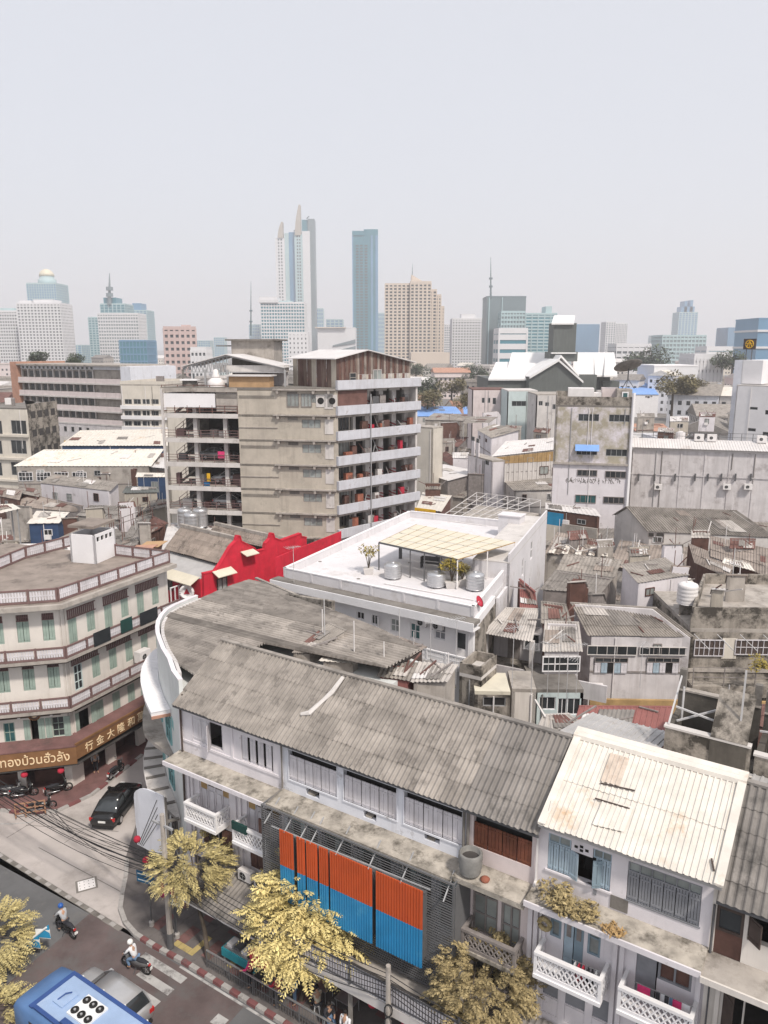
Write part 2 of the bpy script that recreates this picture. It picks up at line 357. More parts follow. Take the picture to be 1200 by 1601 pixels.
def shed(label,e0,e1,r1,r0,wall='lav',roof='asb',zb=0,cat='house',name='house',pitch=.22,amp=.035,courses=3,per=10,kind='sine',wins={},frame='steel',pane='glass',inset=.35,group=None,seed=3,gable=None,th=.2,jit=.012,cols=2,walls=True,posts=False,clutter=True):
    # one pitched roof plane (eave e0-e1, ridge r0-r1) on walls that follow it; gable adds the far slope
    e0,e1,r0,r1=map(V,(e0,e1,r0,r1))
    cen=(e0+e1+r0+r1)/4
    quad=[e0,e1,r1,r0]
    if gable: quad=[e0,e1,r1+(r1-e1)*V((1,1,0)).length*0,r0]
    if gable:
        def mir(r,e): d=(r-e); return V((r.x+d.x*gable,r.y+d.y*gable,r.z-d.z*gable))
        b0,b1=mir(r0,e0),mir(r1,e1); quad=[e0,e1,r1,b1,b0,r0]; cen=(e0+e1+b0+b1)/4
    pts=[]
    for q in quad:
        dv=V((cen.x-q.x,cen.y-q.y,0)); Ld=dv.length; pts.append(V((q.x,q.y,0))+dv*(min(inset/Ld,.4)))
    zt=[q.z-.06-inset*.05 for q in quad]
    t=T(name,label,cat,(cen.x,cen.y,zb),group)
    pts0=list(pts); ok=ccw(pts)
    if not ok: pts=pts[::-1]; zt=zt[::-1]
    if walls: shell(t,pts,zb,zt,wall,wins,th)
    if posts:
        mb=MB()
        for p,z in zip(pts,zt): mb.bar((p.x,p.y,zb),(p.x,p.y,z),.12)
        mb.build('post','steel',t)
    root=MB().bar(r0-V((0,0,.02)),r1-V((0,0,.02)),.16,.09).build('roof',roof,t)
    sheets(root,roof,e0,e1,r1,r0,pitch,amp,courses,per,kind=kind,seed=seed,jit=jit)
    if gable: sheets(root,roof,b1,b0,r0,r1,pitch,amp,courses,per,kind=kind,seed=seed+1,jit=jit)
    for k,ops in wins.items():
        F=edge(pts,k)
        for r in ops: win(F,t,r,cols,1,frame,pane,sub=False)
    F0=Fr(pts0[0],pts0[1]); SHF[t.name]=F0
    if clutter: roof_clutter(t,root,e0,e1,r1,r0,roof,F0,zb,seed,walls)
    return t
def roof_clutter(t,root,e0,e1,r1,r0,roof,F0,zb,seed,walls):
    # patched sheets, battens, pipes and small openings that old roofs and walls collect
    rg=random.Random(seed*31+int(abs(e0.x*7+e0.y*3))); N=(e1-e0).cross(r0-e0).normalized(); N=N if N.z>0 else -N
    bl=lambda u,v:e0.lerp(e1,u).lerp(r0.lerp(r1,u),v); Lx=(e1-e0).length; Ly=(r0-e0).length
    alt=[m for m in ('asb_light','asb_dark','rust','metal_pale','asb_brown') if m!=roof]
    for k in range(rg.randint(1,3)+int(Lx*Ly>60)*2):
        w,h=min(.4,rg.uniform(.8,2.2)/Lx),min(.5,rg.uniform(.8,2.0)/Ly); u,v=rg.uniform(0,1-w),rg.uniform(0,1-h)
        sheets(root,rg.choice(alt),bl(u,v)+N*.07,bl(u+w,v)+N*.07,bl(u+w,v+h)+N*.06,bl(u,v+h)+N*.06,.25,.03,1,99,name='patch_sheet',seed=seed+k,jit=.03)
    for k in range(rg.randint(1,3)):
        u,v=rg.uniform(.1,.9),rg.uniform(.1,.8); a=bl(u,v)+N*.1; b=a+(e1-e0).normalized()*rg.uniform(-1.5,1.5)+(r0-e0).normalized()*rg.uniform(.3,1.5)
        MB().bar(a,b,.09,.07).build('batten',rg.choice(('wood_grey','rust','conc_light')),root)
    for k in range(rg.randint(0,2)):
        p=bl(rg.uniform(.05,.95),rg.uniform(.5,.95)); h=rg.uniform(.8,2.4); MB().tube([p-N*.1,p+V((0,0,h))],.035,5).build('vent_pipe',rg.choice(('antenna','plastic_white','rust')),root)
    if walls and F0.n.y<.2 and F0.L>3:
        zt=min(e0.z,e1.z)-.35
        for k in range(rg.randint(1,max(1,int(F0.L/4)))):
            s=rg.uniform(.4,F0.L-1.6); w=rg.uniform(.6,1.3); h=rg.uniform(.6,1.2); z=zt-h-rg.uniform(.05,.5)
            if z>zb+.5: win(F0,t,(s,s+w,z,z+h),2,1,rg.choice(('steel','wood_grey','white','wood_brown')),rg.choice(('glass','dark','glass_pale')),.05,.06,sub=False)
        s=rg.uniform(.2,F0.L-.3); MB().tube([F0.pt(s,zt+.2,.07),F0.pt(s,zb+.2,.07)],.045,5).build('downpipe',rg.choice(('steel','plastic_white','rust')),t)
        if rg.random()<.6:
            s=rg.uniform(.5,F0.L-.9); z=zt-rg.uniform(1.0,2.2); MB().fb(F0,s,s+.8,z,z+.55,.02,.32).build('wall_unit','plastic_white',t)
        if rg.random()<.7: MB().fb(F0,0,F0.L,zt-2.6,zt-2.45,.004,.06).build('string_course',rg.choice(('conc','wood_grey','rust')),t)
def balcony(F,par,s0,s1,zf,h=.95,dep=.95,mat='white',lattice=True,floor='white',nx=.24):
    f=MB().fb(F,s0,s1,zf-.16,zf,.0,dep+.05).build('balcony',floor,par)
    mb=MB()
    for a,b in ((s0,s0+.12),(s1-.12,s1)): mb.fb(F,a,b,zf,zf+h,dep-.12,dep)
    mb.fb(F,s0,s1,zf+h,zf+h+.12,dep-.16,dep+.03)
    mb.fb(F,s0,s0+.14,zf+h,zf+h+.12,0,dep-.16).fb(F,s1-.14,s1,zf+h,zf+h+.12,0,dep-.16)
    mb.fb(F,s0+.12,s1-.12,zf,zf+.14,dep-.11,dep-.01)
    mb.fb(F,s0,s0+.1,zf,zf+.14,0,dep-.12).fb(F,s1-.1,s1,zf,zf+.14,0,dep-.12)
    mb.build('railing',mat,f)
    if lattice:
        mb=MB(); za,zb=zf+.14,zf+h; hh=zb-za
        n=int((s1-s0-.24)/nx)+1; w=(s1-s0-.24)/n; st=hh/2
        for k in range(-2,n+1):
            for sg in (1,-1):
                a=s0+.12+k*w; b=a+2*w
                if sg<0: a,b=b,a
                p,q=(a,za),(b,zb)
                lo,hi=s0+.12,s1-.12       # clip
                def cl(p,q):
                    (x0,y0),(x1,y1)=p,q
                    if x0<lo: y0+= (y1-y0)*(lo-x0)/(x1-x0); x0=lo
                    if x0>hi: y0+= (y1-y0)*(hi-x0)/(x1-x0); x0=hi
                    return x0,y0
                if max(a,b)<=lo+.01 or min(a,b)>=hi-.01: continue
                p2=cl(p,q); q2=cl(q,p)
                if abs(p2[0]-q2[0])<.02: continue
                mb.bar(F.pt(p2[0],p2[1],dep-.055+.006*sg),F.pt(q2[0],q2[1],dep-.055+.006*sg),.05,.05)
        m=max(2,int(dep/nx)); w=(dep-.12)/m
        for sx in (s0+.05,s1-.05):
            for k in range(m):
                for sg in (1,-1):
                    a,b=(k*w,(k+1)*w) if sg>0 else ((k+1)*w,k*w)
                    mb.bar(F.pt(sx,za,a),F.pt(sx,zb,b),.04,.04)
        mb.build('lattice',mat,f)
    return f
def ac_unit(p,ang,label,size=(.85,.34,.6),group='outdoor air conditioner units'):
    t=T('air_conditioner',label,'air conditioner',p,group,local=True); w,d,h=size
    MB().cube(-w/2,w/2,-d/2,d/2,.05,h).build('casing','plastic_white',t)
    MB().cube(-w/2+.05,-w/2+.1,-d/2,d/2,0,.05).cube(w/2-.1,w/2-.05,-d/2,d/2,0,.05).build('foot','steel_dark',t)
    mb=MB(); n=14
    ring=[V((-.1+.22*math.cos(2*math.pi*k/n),-d/2-.012,h*.52+.22*math.sin(2*math.pi*k/n))) for k in range(n+1)]
    mb.tube(ring,.014,4,False)
    mb.box((-.3,-d/2-.008,h*.52-.012),(.4,0,0),(0,.01,0),(0,0,.024)).box((-.112,-d/2-.008,h*.52-.2),(.024,0,0),(0,.01,0),(0,0,.4))
    fan=mb.build('fan_grille','steel',t)
    MB().tube([(-.1,-d/2-.004,h*.52),(-.1,-d/2+.01,h*.52)],.205,14).build('fan_opening','dark',t)
    t.rotation_euler.z=ang
    return t
def tank(p,r,h,label,mat='galv',group=None):
    t=T('water_tank',label,'water tank',p,group,local=True)
    prof=[(r,0),(r,.02)]
    k=5
    for i in range(k):
        z=h*.9*i/k; prof+=[(r,z+.02),(r*1.035,z+h*.9/k*.35),(r*1.035,z+h*.9/k*.6),(r,z+h*.9/k*.9)]
    prof+=[(r*.96,h*.92),(r*.55,h*.99),(r*.2,h)]
    MB().lathe((0,0,.12),prof,18).build('body',mat,t,True)
    mb=MB(); mb.lathe((0,0,.11+h),[(r*.26,0),(r*.26,.06),(r*.1,.09)],12); mb.build('lid',mat,t,True)
    mb=MB()
    for i in range(3):
        a=i*2.1; mb.bar((r*.8*math.cos(a),r*.8*math.sin(a),0),(r*.8*math.cos(a),r*.8*math.sin(a),.14),.08)
    mb.build('stand','steel_dark',t)
    return t
def yagi(p,h,ang,label,n=7,L=1.3,group='television antennas'):
    t=T('television_antenna',label,'antenna',p,group,local=True)
    MB().tube([(0,0,0),(0,0,h)],.022,5).build('mast','antenna',t)
    mb=MB(); mb.bar((-L/2,0,h-.1),(L/2,0,h-.1),.025); mb.build('boom','antenna',t)
    mb=MB()
    for i in range(n):
        x=-L/2+L*(i+.3)/n; w=.55-.035*i; mb.bar((x,-w,h-.09),(x,w,h-.09),.016)
    mb.build('elements','antenna',t)
    t.rotation_euler.z=ang; return t
def rail(par,pts,h=1.0,mat='steel_dark',posts=1.5,bars=2,w=.05,name='railing',balus=0,bm=None):
    # open railing along world points (with z)
    mb=MB(); pts=[V(p) for p in pts]; up=V((0,0,1))
    for a,b in zip(pts,pts[1:]):
        L=(b-a).length; n=max(1,round(L/posts))
        for k in range(n+1):
            p=a.lerp(b,k/n); mb.bar(p,p+up*h,w)
        for j in range(bars):
            z=h*(j+1)/bars-w/2; mb.bar(a+up*z,b+up*z,w*.8)
        if balus:
            m=int(L/balus)
            for k in range(1,m): p=a.lerp(b,k/m); mb.bar(p+up*.08,p+up*(h-.05),w*.45)
    return mb.build(name,mat,par)
# ================================================================ vehicles and riders (builders)
M('paint_black',(.012,.012,.013),.22,.1,2,spec=.6); M('paint_silver',(.46,.46,.47),.28,.05,2,metal=.4,spec=.6); M('paint_grey',(.20,.20,.205),.28,.05,2,metal=.3,spec=.6)
M('paint_red',(.30,.02,.02),.3,.05,2); M('paint_white',(.72,.72,.72),.3,.04,2)
M('bus_blue',(.085,.17,.34),.4,.08,1,stain=(.12,.2,.44),amt=.3,ssc=.8); M('bus_light',(.28,.375,.54),.45,.07,1,stain=(.36,.44,.58),amt=.36,ssc=.9); M('bus_navy',(.03,.07,.22),.4,.1,1)
M('tyre',(.018,.018,.018),.9,.1,4); M('lamp_red',(.45,.02,.02),.3,.05,4); M('lamp_clear',(.7,.7,.68),.2,.05,4); M('plate',(.7,.7,.68),.6,.05,4)
M('skin',(.42,.25,.17),.6,.05,4); M('cloth_grey',(.40,.41,.43),.9,.12,5); M('cloth_white',(.68,.68,.70),.9,.06,5); M('jeans',(.12,.19,.30),.9,.15,6); M('helmet_blue',(.03,.10,.34),.3,.05,4); M('helmet_white',(.75,.74,.72),.3,.05,4)
M('cloth_red',(.42,.025,.05),.9,.12,5); M('cloth_pink',(.62,.04,.16),.9,.12,5); M('cloth_blue',(.02,.16,.36),.9,.12,5); M('cloth_dark',(.03,.03,.036),.9,.15,5); M('hair',(.012,.010,.009),.7,.1,6); M('cloth_cream',(.5,.47,.38),.9,.1,5)
def loft(mb,secs,cap=True):
    i=len(mb.v); n=len(secs[0])
    for s in secs: mb.v+=[V(p) for p in s]
    for k in range(len(secs)-1):
        for j in range(n): a=i+k*n+j; b=i+k*n+(j+1)%n; mb.f.append((a,b,b+n,a+n))
    if cap: mb.f+=[tuple(i+j for j in reversed(range(n))),tuple(i+(len(secs)-1)*n+j for j in range(n))]
    return mb
def car(name,label,p,ang,paint='paint_black',kind='sedan',group=None,cat='car'):
    t=T(name,label,cat,p,group,local=True)
    suv=kind=='suv'
    def sec(x,w,zb,zm,zt): return [(x,-w*.88,zb),(x,-w,zb+.16),(x,-w,zm),(x,-w*.9,zt),(x,-w*.45,zt+.025),(x,w*.45,zt+.025),(x,w*.9,zt),(x,w,zm),(x,w,zb+.16),(x,w*.88,zb)]
    if not suv: st=[(-2.25,.74,.36,.6,.78),(-2.18,.82,.26,.68,.92),(-1.75,.87,.22,.74,.98),(-.6,.89,.2,.76,.95),(.7,.89,.2,.76,.94),(1.25,.88,.2,.74,.90),(1.95,.84,.22,.66,.78),(2.2,.76,.28,.56,.66),(2.27,.62,.36,.5,.56)]
    else: st=[(-2.2,.78,.42,.75,.95),(-2.12,.86,.30,.8,1.04),(-1.6,.9,.27,.82,1.06),(0,.91,.25,.84,1.04),(.9,.9,.25,.84,1.03),(1.9,.87,.27,.76,.92),(2.12,.8,.34,.66,.82),(2.2,.66,.42,.6,.72)]
    body=loft(MB(),[sec(*s) for s in st]).build('body',paint,t,True)
    z0=.93 if not suv else 1.02
    g=[(-1.75,.70,z0,z0+.03),(-1.02,.62,z0,1.40),(-.35,.60,z0,1.455),(.35,.60,z0,1.43),(1.18,.70,z0,z0+.03)] if not suv else [(-2.05,.74,z0,z0+.05),(-1.75,.66,z0,1.60),(-.6,.65,z0,1.68),(.3,.64,z0,1.64),(1.15,.74,z0,z0+.03)]
    def gs(x,w,zb,zt): return [(x,-.79,zb),(x,-w,zt),(x,-w*.5,zt+.012),(x,w*.5,zt+.012),(x,w,zt),(x,.79,zb)]
    loft(MB(),[gs(*s) for s in g]).build('windows','glass',t,True)
    r=g[1:4]; mb=MB(); loft(mb,[[(x,-w-.012,zt-.03),(x,-w-.005,zt+.015),(x,-w*.5,zt+.032),(x,w*.5,zt+.032),(x,w+.005,zt+.015),(x,w+.012,zt-.03)] for x,w,zb,zt in r]); mb.build('roof',paint,t,True)
    for sy in (-1,1):
        for (x0,w0,_,za),(x1,w1,_,zb_) in ((g[0],g[1]),(g[4],g[3])):
            MB().bar((x0,sy*(w0+.07),z0),(x1,sy*(w1+.005),zb_),.07,.05).build('pillar',paint,t)
        xm=g[2][0]; MB().bar((xm,sy*.795,z0),(xm,sy*.612,g[2][3]-.02),.08,.03).build('pillar',paint,t)
        for x in (-1.4,1.38):
            o=MB().tube([(x,sy*.70,.32),(x,sy*.72,.32),(x,sy*.87,.32),(x,sy*.89,.32)],[.26,.32,.32,.27],18).build('wheel','tyre',t,True)
            MB().tube([(x,sy*.885,.32),(x,sy*.897,.32)],.2,14).build('rim','galv',o)
        MB().cube(-2.235,-2.12,sy*.72-.12,sy*.72+.12,.66,.86).build('tail_lamp','lamp_red',t)
        MB().cube(2.0,2.235,sy*.62-.14,sy*.62+.14,.55,.70).build('headlight','lamp_clear',t)
        MB().cube(.85,1.03,sy*.98-.08,sy*.98+.08,.95,1.08).build('mirror',paint,t)
    MB().cube(-2.275,-2.24,-.24,.24,.55,.68).build('number_plate','plate',t)
    MB().cube(-2.24,2.24,-.7,.7,.17,.3).build('underbody','dark',t)
    t.rotation_euler.z=ang; return t
SKC={}
def skin_mesh(name,mat,par,verts,edges,rad,sub=1,root=0):
    key=str((verts,rad))
    if key in SKC:
        m2=SKC[key].copy(); m2.materials.clear(); m2.materials.append(MT[mat])
        q=bpy.data.objects.new(name,m2); sc.collection.objects.link(q); q.parent=par; WL[q.name]=V((0,0,0)); return q
    me=bpy.data.meshes.new(name); me.from_pydata(verts,edges,[]); o=bpy.data.objects.new(name,me); sc.collection.objects.link(o)
    md=o.modifiers.new('s','SKIN'); sk=me.skin_vertices[0].data
    for i,r in enumerate(rad): sk[i].radius=(r,r) if isinstance(r,(int,float)) else r
    sk[root].use_root=True
    md.use_smooth_shade=True
    s2=o.modifiers.new('u','SUBSURF'); s2.levels=s2.render_levels=sub
    dg=bpy.context.evaluated_depsgraph_get(); m2=bpy.data.meshes.new_from_object(o.evaluated_get(dg)); bpy.data.objects.remove(o); bpy.data.meshes.remove(me)
    m2.materials.clear(); m2.materials.append(MT[mat])
    for p_ in m2.polygons: p_.use_smooth=True
    SKC[key]=m2
    q=bpy.data.objects.new(name,m2); sc.collection.objects.link(q); q.parent=par; WL[q.name]=V((0,0,0)); return q
def person(label,p,ang,top='cloth_grey',bottom='jeans',pose='stand',hat=None,seat=.45,reach=0,group=None,hair='hair'):
    t=T('person',label,'person',p,group,local=True)
    J={}
    if pose=='stand': hip=.93
    elif pose=='ride': hip=.80
    else: hip=seat+.1
    lean=.18 if pose=='ride' else (.08 if pose=='sit' else .0)
    J['hip']=(0,0,hip); J['chest']=(lean,0,hip+.36); J['neck']=(lean*1.3,0,hip+.54); J['headb']=(lean*1.35+.01,0,hip+.62); J['head']=(lean*1.4+.03,0,hip+.72); J['top']=(lean*1.4+.02,0,hip+.81)
    order=['hip','chest','neck','headb','head','top']; E=[(0,1),(1,2),(2,3),(3,4),(4,5)]; rad=[(.15,.12),(.17,.115),.055,.06,.095,.07]
    vs=[J[k] for k in order]
    def add(pt,r,par_): vs.append(pt); rad.append(r); E.append((par_,len(vs)-1)); return len(vs)-1
    for s in (-1,1):
        if pose=='stand': kn=(.03*s+.02,s*.11,.5); an=(-.03+.04*s,s*.12,.09); toe=(an[0]+.17,s*.14,.05)
        elif pose=='ride': kn=(.36,s*.20,hip-.14); an=(.22,s*.19,hip-.52); toe=(.40,s*.19,hip-.55)
        else: kn=(.42,s*.13,seat+.06); an=(.40,s*.13,.09); toe=(.56,s*.14,.05)
        h=add((0.02,s*.095,hip-.05),.095,0); k=add(kn,.07,h); a=add(an,.048,k); add(toe,.04,a)
    for s in (-1,1):
        sh=add((lean*1.15,s*.18,hip+.47),.065,1)
        if pose=='ride': el=(lean+.17,s*.27,hip+.30); ha=(.50,s*.26,hip+.20)
        elif pose=='sit': el=(lean+.1,s*.24,hip+.25); ha=(lean+.33,s*.13,hip+.2)
        else: el=(lean-.02+reach*.18*(s>0),s*.24,hip+.2); ha=(lean+.08+reach*.3*(s>0),s*.22,hip-.03+reach*.2*(s>0))
        e=add(el,.046,sh); h=add(ha,.034,e)
        d=(V(ha)-V(el)).normalized()
        for fy,fl in ((-.03,.085),(-.01,.1),(.012,.095),(.032,.08)): add(tuple(V(ha)+d*fl+V((0,fy,-.015))),.011,h)
        add(tuple(V(ha)+d*.045+V((0,-s*.055,0))),.012,h)
    skin_mesh('body','skin',t,vs,E,rad,1)
    tb=[vs[0],vs[1],vs[2],(lean*1.15,-.18,hip+.47),(lean*1.15,.18,hip+.47)]
    el=[vs[i] for i in range(len(vs))]
    # clothing shells over torso, arms and legs
    a0=14; ids=[i for i,r in enumerate(rad) if r==.046]; shs=[i for i,r in enumerate(rad) if r==.065]; has=[i for i,r in enumerate(rad) if r==.034]
    tv=[(vs[0][0],0,hip-.02),vs[1],(vs[2][0],0,hip+.50)]; te=[(0,1),(1,2)]; tr=[(.165,.135),(.185,.13),.075]
    for sh,e,h in zip(shs,ids,has):
        b=len(tv); tv+=[vs[sh],vs[e],tuple(V(vs[e]).lerp(V(vs[h]),.75))]; te+=[(1,b),(b,b+1),(b+1,b+2)]; tr+=[.082,.062,.05]
    skin_mesh('shirt',top,t,tv,te,tr,1)
    lv=[(vs[0][0],0,hip+.02)]; le=[]; lr=[(.16,.13)]
    hs=[i for i,r in enumerate(rad) if r==.095 and i>5]
    for h in hs:
        b=len(lv); lv+=[vs[h],vs[h+1],tuple(V(vs[h+1]).lerp(V(vs[h+2]),.9))]; le+=[(0,b),(b,b+1),(b+1,b+2)]; lr+=[.11,.085,.065]
    skin_mesh('trousers',bottom,t,lv,le,lr,1)
    hd=V(J['head'])
    if hat: MB().lathe(hd+V((-.01,0,-.03)),[(.13,-.03),(.145,.03),(.14,.09),(.10,.15),(.04,.175),(.01,.178)],14).build('helmet',hat,t,True)
    else: MB().lathe(hd+V((-.02,0,.0)),[(.08,-.05),(.105,.0),(.102,.06),(.07,.105),(.02,.12)],12).build('hair',hair,t,True)
    mb=MB()
    for s in (-1,1): mb.lathe(hd+V((.088,s*.034,.0)),[(.004,-.012),(.013,0),(.004,.012)],6)
    mb.build('eyes','hair',t)
    MB().lathe(hd+V((.10,0,-.025)),[(.004,.03),(.016,0),(.008,-.012)],6).build('nose','skin',t)
    t.rotation_euler.z=ang; return t
def motorbike(label,p,ang,paint='paint_black',group='motorbikes',lean=0):
    t=T('motorbike',label,'motorbike',p,group,local=True)
    for x in (-.62,.62):
        o=MB().tube([(x+.26*math.cos(a),0,.29+.26*math.sin(a)) for a in [2*math.pi*k/16 for k in range(17)]],.05,6,False).build('wheel','tyre',t,True)
        mb=MB()
        for k in range(5): a=k*1.257; mb.bar((x,0,.29),(x+.24*math.cos(a),0,.29+.24*math.sin(a)),.02)
        mb.build('spokes','galv',o)
    mb=MB(); sec=lambda x,w,za,zb:[(x,-w,za),(x,-w,zb-.05),(x,-w*.5,zb),(x,w*.5,zb),(x,w,zb-.05),(x,w,za)]
    loft(mb,[sec(-.85,.05,.62,.72),sec(-.6,.11,.5,.74),(sec(-.1,.13,.32,.70)),sec(.25,.10,.34,.58),sec(.45,.09,.42,.72)]); mb.build('body',paint,t,True)
    loft(MB(),[sec(-.78,.08,.70,.76),sec(-.4,.13,.70,.80),sec(.05,.10,.68,.76)]).build('seat','cloth_dark',t,True)
    loft(MB(),[sec(.38,.16,.42,.85),sec(.46,.18,.40,.95),sec(.54,.10,.45,.98)]).build('leg_shield',paint,t,True)
    MB().tube([(.62,0,.29),(.45,0,.98)],.03,6).tube([(.45,0,.98),(.40,-.3,1.03),(.36,-.36,1.02)],.018,6).tube([(.45,0,.98),(.40,.3,1.03),(.36,.36,1.02)],.018,6).build('handlebar','steel_dark',t)
    MB().lathe((.52,0,.84),[(.02,-.08),(.08,0),(.02,.08)],10).build('headlight','lamp_clear',t,True)
    MB().cube(-.9,-.82,-.06,.06,.6,.68).build('tail_lamp','lamp_red',t)
    MB().cube(-.98,-.95,-.08,.08,.42,.56).build('number_plate','plate',t)
    MB().tube([(.05,-.14,.27),(-.4,-.16,.28),(-.8,-.17,.36)],[.03,.045,.05],8).build('exhaust','galv',t,True)
    for s in (-1,1):
        MB().tube([(.40,s*.22,1.03),(.36,s*.28,1.18)],.01,4).cube(.34,.37,s*.28-.06,s*.28+.06,1.16,1.24).build('mirror','steel_dark',t)
    MB().bar((-.1,.1,.3),(-.05,.26,.0),.03).build('kickstand','steel_dark',t)
    t.rotation_euler=(lean,0,ang); return t
FONT=None
TXC={}
def txt_mesh(s,size,ext):
    if (s,size,ext) in TXC: return TXC[(s,size,ext)].copy()
    cu=bpy.data.curves.new('lettering','FONT'); cu.body=s; cu.size=size; cu.extrude=ext; cu.resolution_u=3
    o=bpy.data.objects.new('lettering',cu); sc.collection.objects.link(o); dg=bpy.context.evaluated_depsgraph_get()
    me=bpy.data.meshes.new_from_object(o.evaluated_get(dg)); bpy.data.objects.remove(o); TXC[(s,size,ext)]=me; return me.copy()
def txt(s,F,s0,z,d,size,mat,par,ext=.03,width=None,name='lettering'):
    me=txt_mesh(s,size,ext)
    xs=[v.co.x for v in me.vertices]
    if not xs: return None
    k=(width/(max(xs)-min(xs))) if width else 1; x0=min(xs); off=WL.get(par.name,V((0,0,0)))
    for v in me.vertices: c=v.co.copy(); v.co=F.pt(s0+(c.x-x0)*k,z+c.y,d+c.z)-off
    me.materials.clear(); me.materials.append(MT[mat]); q=bpy.data.objects.new(name,me); sc.collection.objects.link(q); q.parent=par; WL[q.name]=off; return q
def _warm():
    for _s,_z in [('ทองบ้วนฮั่วลั้ง',.86),('ห้างทอง',.62)]+[(c,.72) for c in '行金大隆和萬']: txt_mesh(_s,_z,.04)
    made=[]
    for po,re in (('stand',0),('stand',1),('sit',0),('sit',1),('ride',0)):
        t=person('x',(0,0,0),0,'cloth_grey','jeans',po,None,reach=re)
        for c in list(t.children): bpy.data.objects.remove(c)
        bpy.data.objects.remove(t)
_warm()
# ================================================================ SETTING: ground, roads, pavements
_a,_b=P(268,1102,11.8),P(835,1305,11.8)
_e=(_b-_a).normalized(); _n=V((_e.y,-_e.x,0))
SH=Fr(_a-_n*.5,_b-_n*.5)                      # street front of the shophouse row
def S(s,d,z=0): return SH.pt(s,z,d)
MB().face((-9000,-60,-.03),(9000,-60,-.03),(9000,16000,-.03),(-9000,16000,-.03)).build('ground','ground',kind='structure')
MB().slab([S(-75,16,0),S(75,16,0),S(75,3.62,0),S(-75,3.62,0)],.02).build('road','asphalt',kind='structure')
kcurve=[S(3.2,3.62),S(1.2,3.72),S(-.2,3.72),S(-1.4,3.45),S(-2.5,2.9),S(-3.4,2.05),S(-4.4,1.0),S(-5.6,-.05)]
kstreet=kcurve+[V((-16.0,44.5,0)),V((-16.6,48.5,0)),V((-15.9,52.5,0)),V((-12.5,59.5,0)),V((-9,66,0))]
lbk=[S(-60,3.3),V((-44,52.8,0)),V((-30,46.6,0)),V((-24,45.3,0)),V((-21.6,45.5,0)),V((-20.0,47.4,0)),V((-18.4,52,0)),V((-16.6,57.3,0)),V((-13,66,0))]
side=[S(-60,3.6)]+[S(3.2,3.6)]+kstreet[1:]+lbk[::-1][:-1]
MB().slab([p+V((0,0,.006)) for p in side],.02).build('side_street','concrete_road',kind='structure')
MB().slab([S(-3.6,3.9,.010),S(-2.2,14,.010),S(8.2,14,.010),S(7.6,3.75,.010),S(-.2,3.8,.010)],.006).build('red_road_surface','red_road',kind='structure')
# joints of the concrete street
mb=MB()
for a,b in (((100,1318),(205,1245)),((10,1310),(150,1225)),((60,1325),(190,1395)),((40,1290),(185,1300))):
    p,q=P(*a,.008),P(*b,.008); u=(q-p).normalized().cross(V((0,0,1)))*.025
    mb.face(p-u,p+u,q+u,q-u)
mb.build('road_joint','conc_dark',kind='structure')
# edge line of flat setts between the two roads
ED=MB().slab([S(-30,3.62,.018),S(-1.2,3.62,.018),S(-1.2,3.92,.018),S(-30,3.92,.018)],.016).build('road_edge_strip','conc_dark',kind='structure')
for k in range(26):
    s=-1.7-k*.95; MB().slab([S(s,3.64,.026),S(s,3.88,.026),S(s-.38,3.88,.026),S(s-.38,3.64,.026)],.01).build('sett','kerb_white',ED)
# crossing stripes and other painted marks
def mark(pts,name='painted_stripe',m='road_paint'):
    o=MB().slab(pts,.005).build(name,m,None,kind='structure'); return o
for k in range(9):
    d=4.1+k*.82; s0=1.15 if k==0 else 1.9; s1=4.15
    mark([S(s0,d,.017),S(s1,d,.017),S(s1,d+.42,.017),S(s0,d+.42,.017)],'crossing_stripe')
for k in range(5):
    d=4.75+k*1.0; mark([S(6.9,d,.017),S(7.55,d,.017),S(7.55,d+.55,.017),S(6.9,d+.55,.017)],'crossing_stripe')
mark([S(3.3,3.74,.017),S(40,3.74,.017),S(40,3.86,.017),S(3.3,3.86,.017)],'edge_line')
for k in range(5):
    mark([S(-7-k*3.6,7.4,.006),S(-8.9-k*3.6,7.4,.006),S(-8.9-k*3.6,7.55,.006),S(-7-k*3.6,7.55,.006)],'lane_dash')
pts=[P(x,y,.009) for x,y in ((0,1288),(20,1288),(45,1286),(62,1280))]
mb=MB()
for p,q in zip(pts,pts[1:]): mb.face(p+V((0,-.06,0)),q+V((0,-.06,0)),q+V((0,.06,0)),p+V((0,.06,0)))
mb.build('curved_line','road_paint',kind='structure')
# manhole slab with drain holes
c=P(135,1383,.012); mh=T('manhole_cover','white square drain cover with holes in the concrete street','manhole cover',c,local=True)
MB().cube(-.58,.58,-.54,.54,0,.004).build('frame','conc_dark',mh)
MB().cube(-.46,.46,-.42,.42,.006,.02).build('lid','plastic_white',mh)
for i in range(4):
    for j in range(3): MB().lathe((-.36+.24*i,-.27+.27*j,.021),[(.03,0),(.03,.002)],8).build('hole','dark',mh)
mh.rotation_euler.z=R(25)
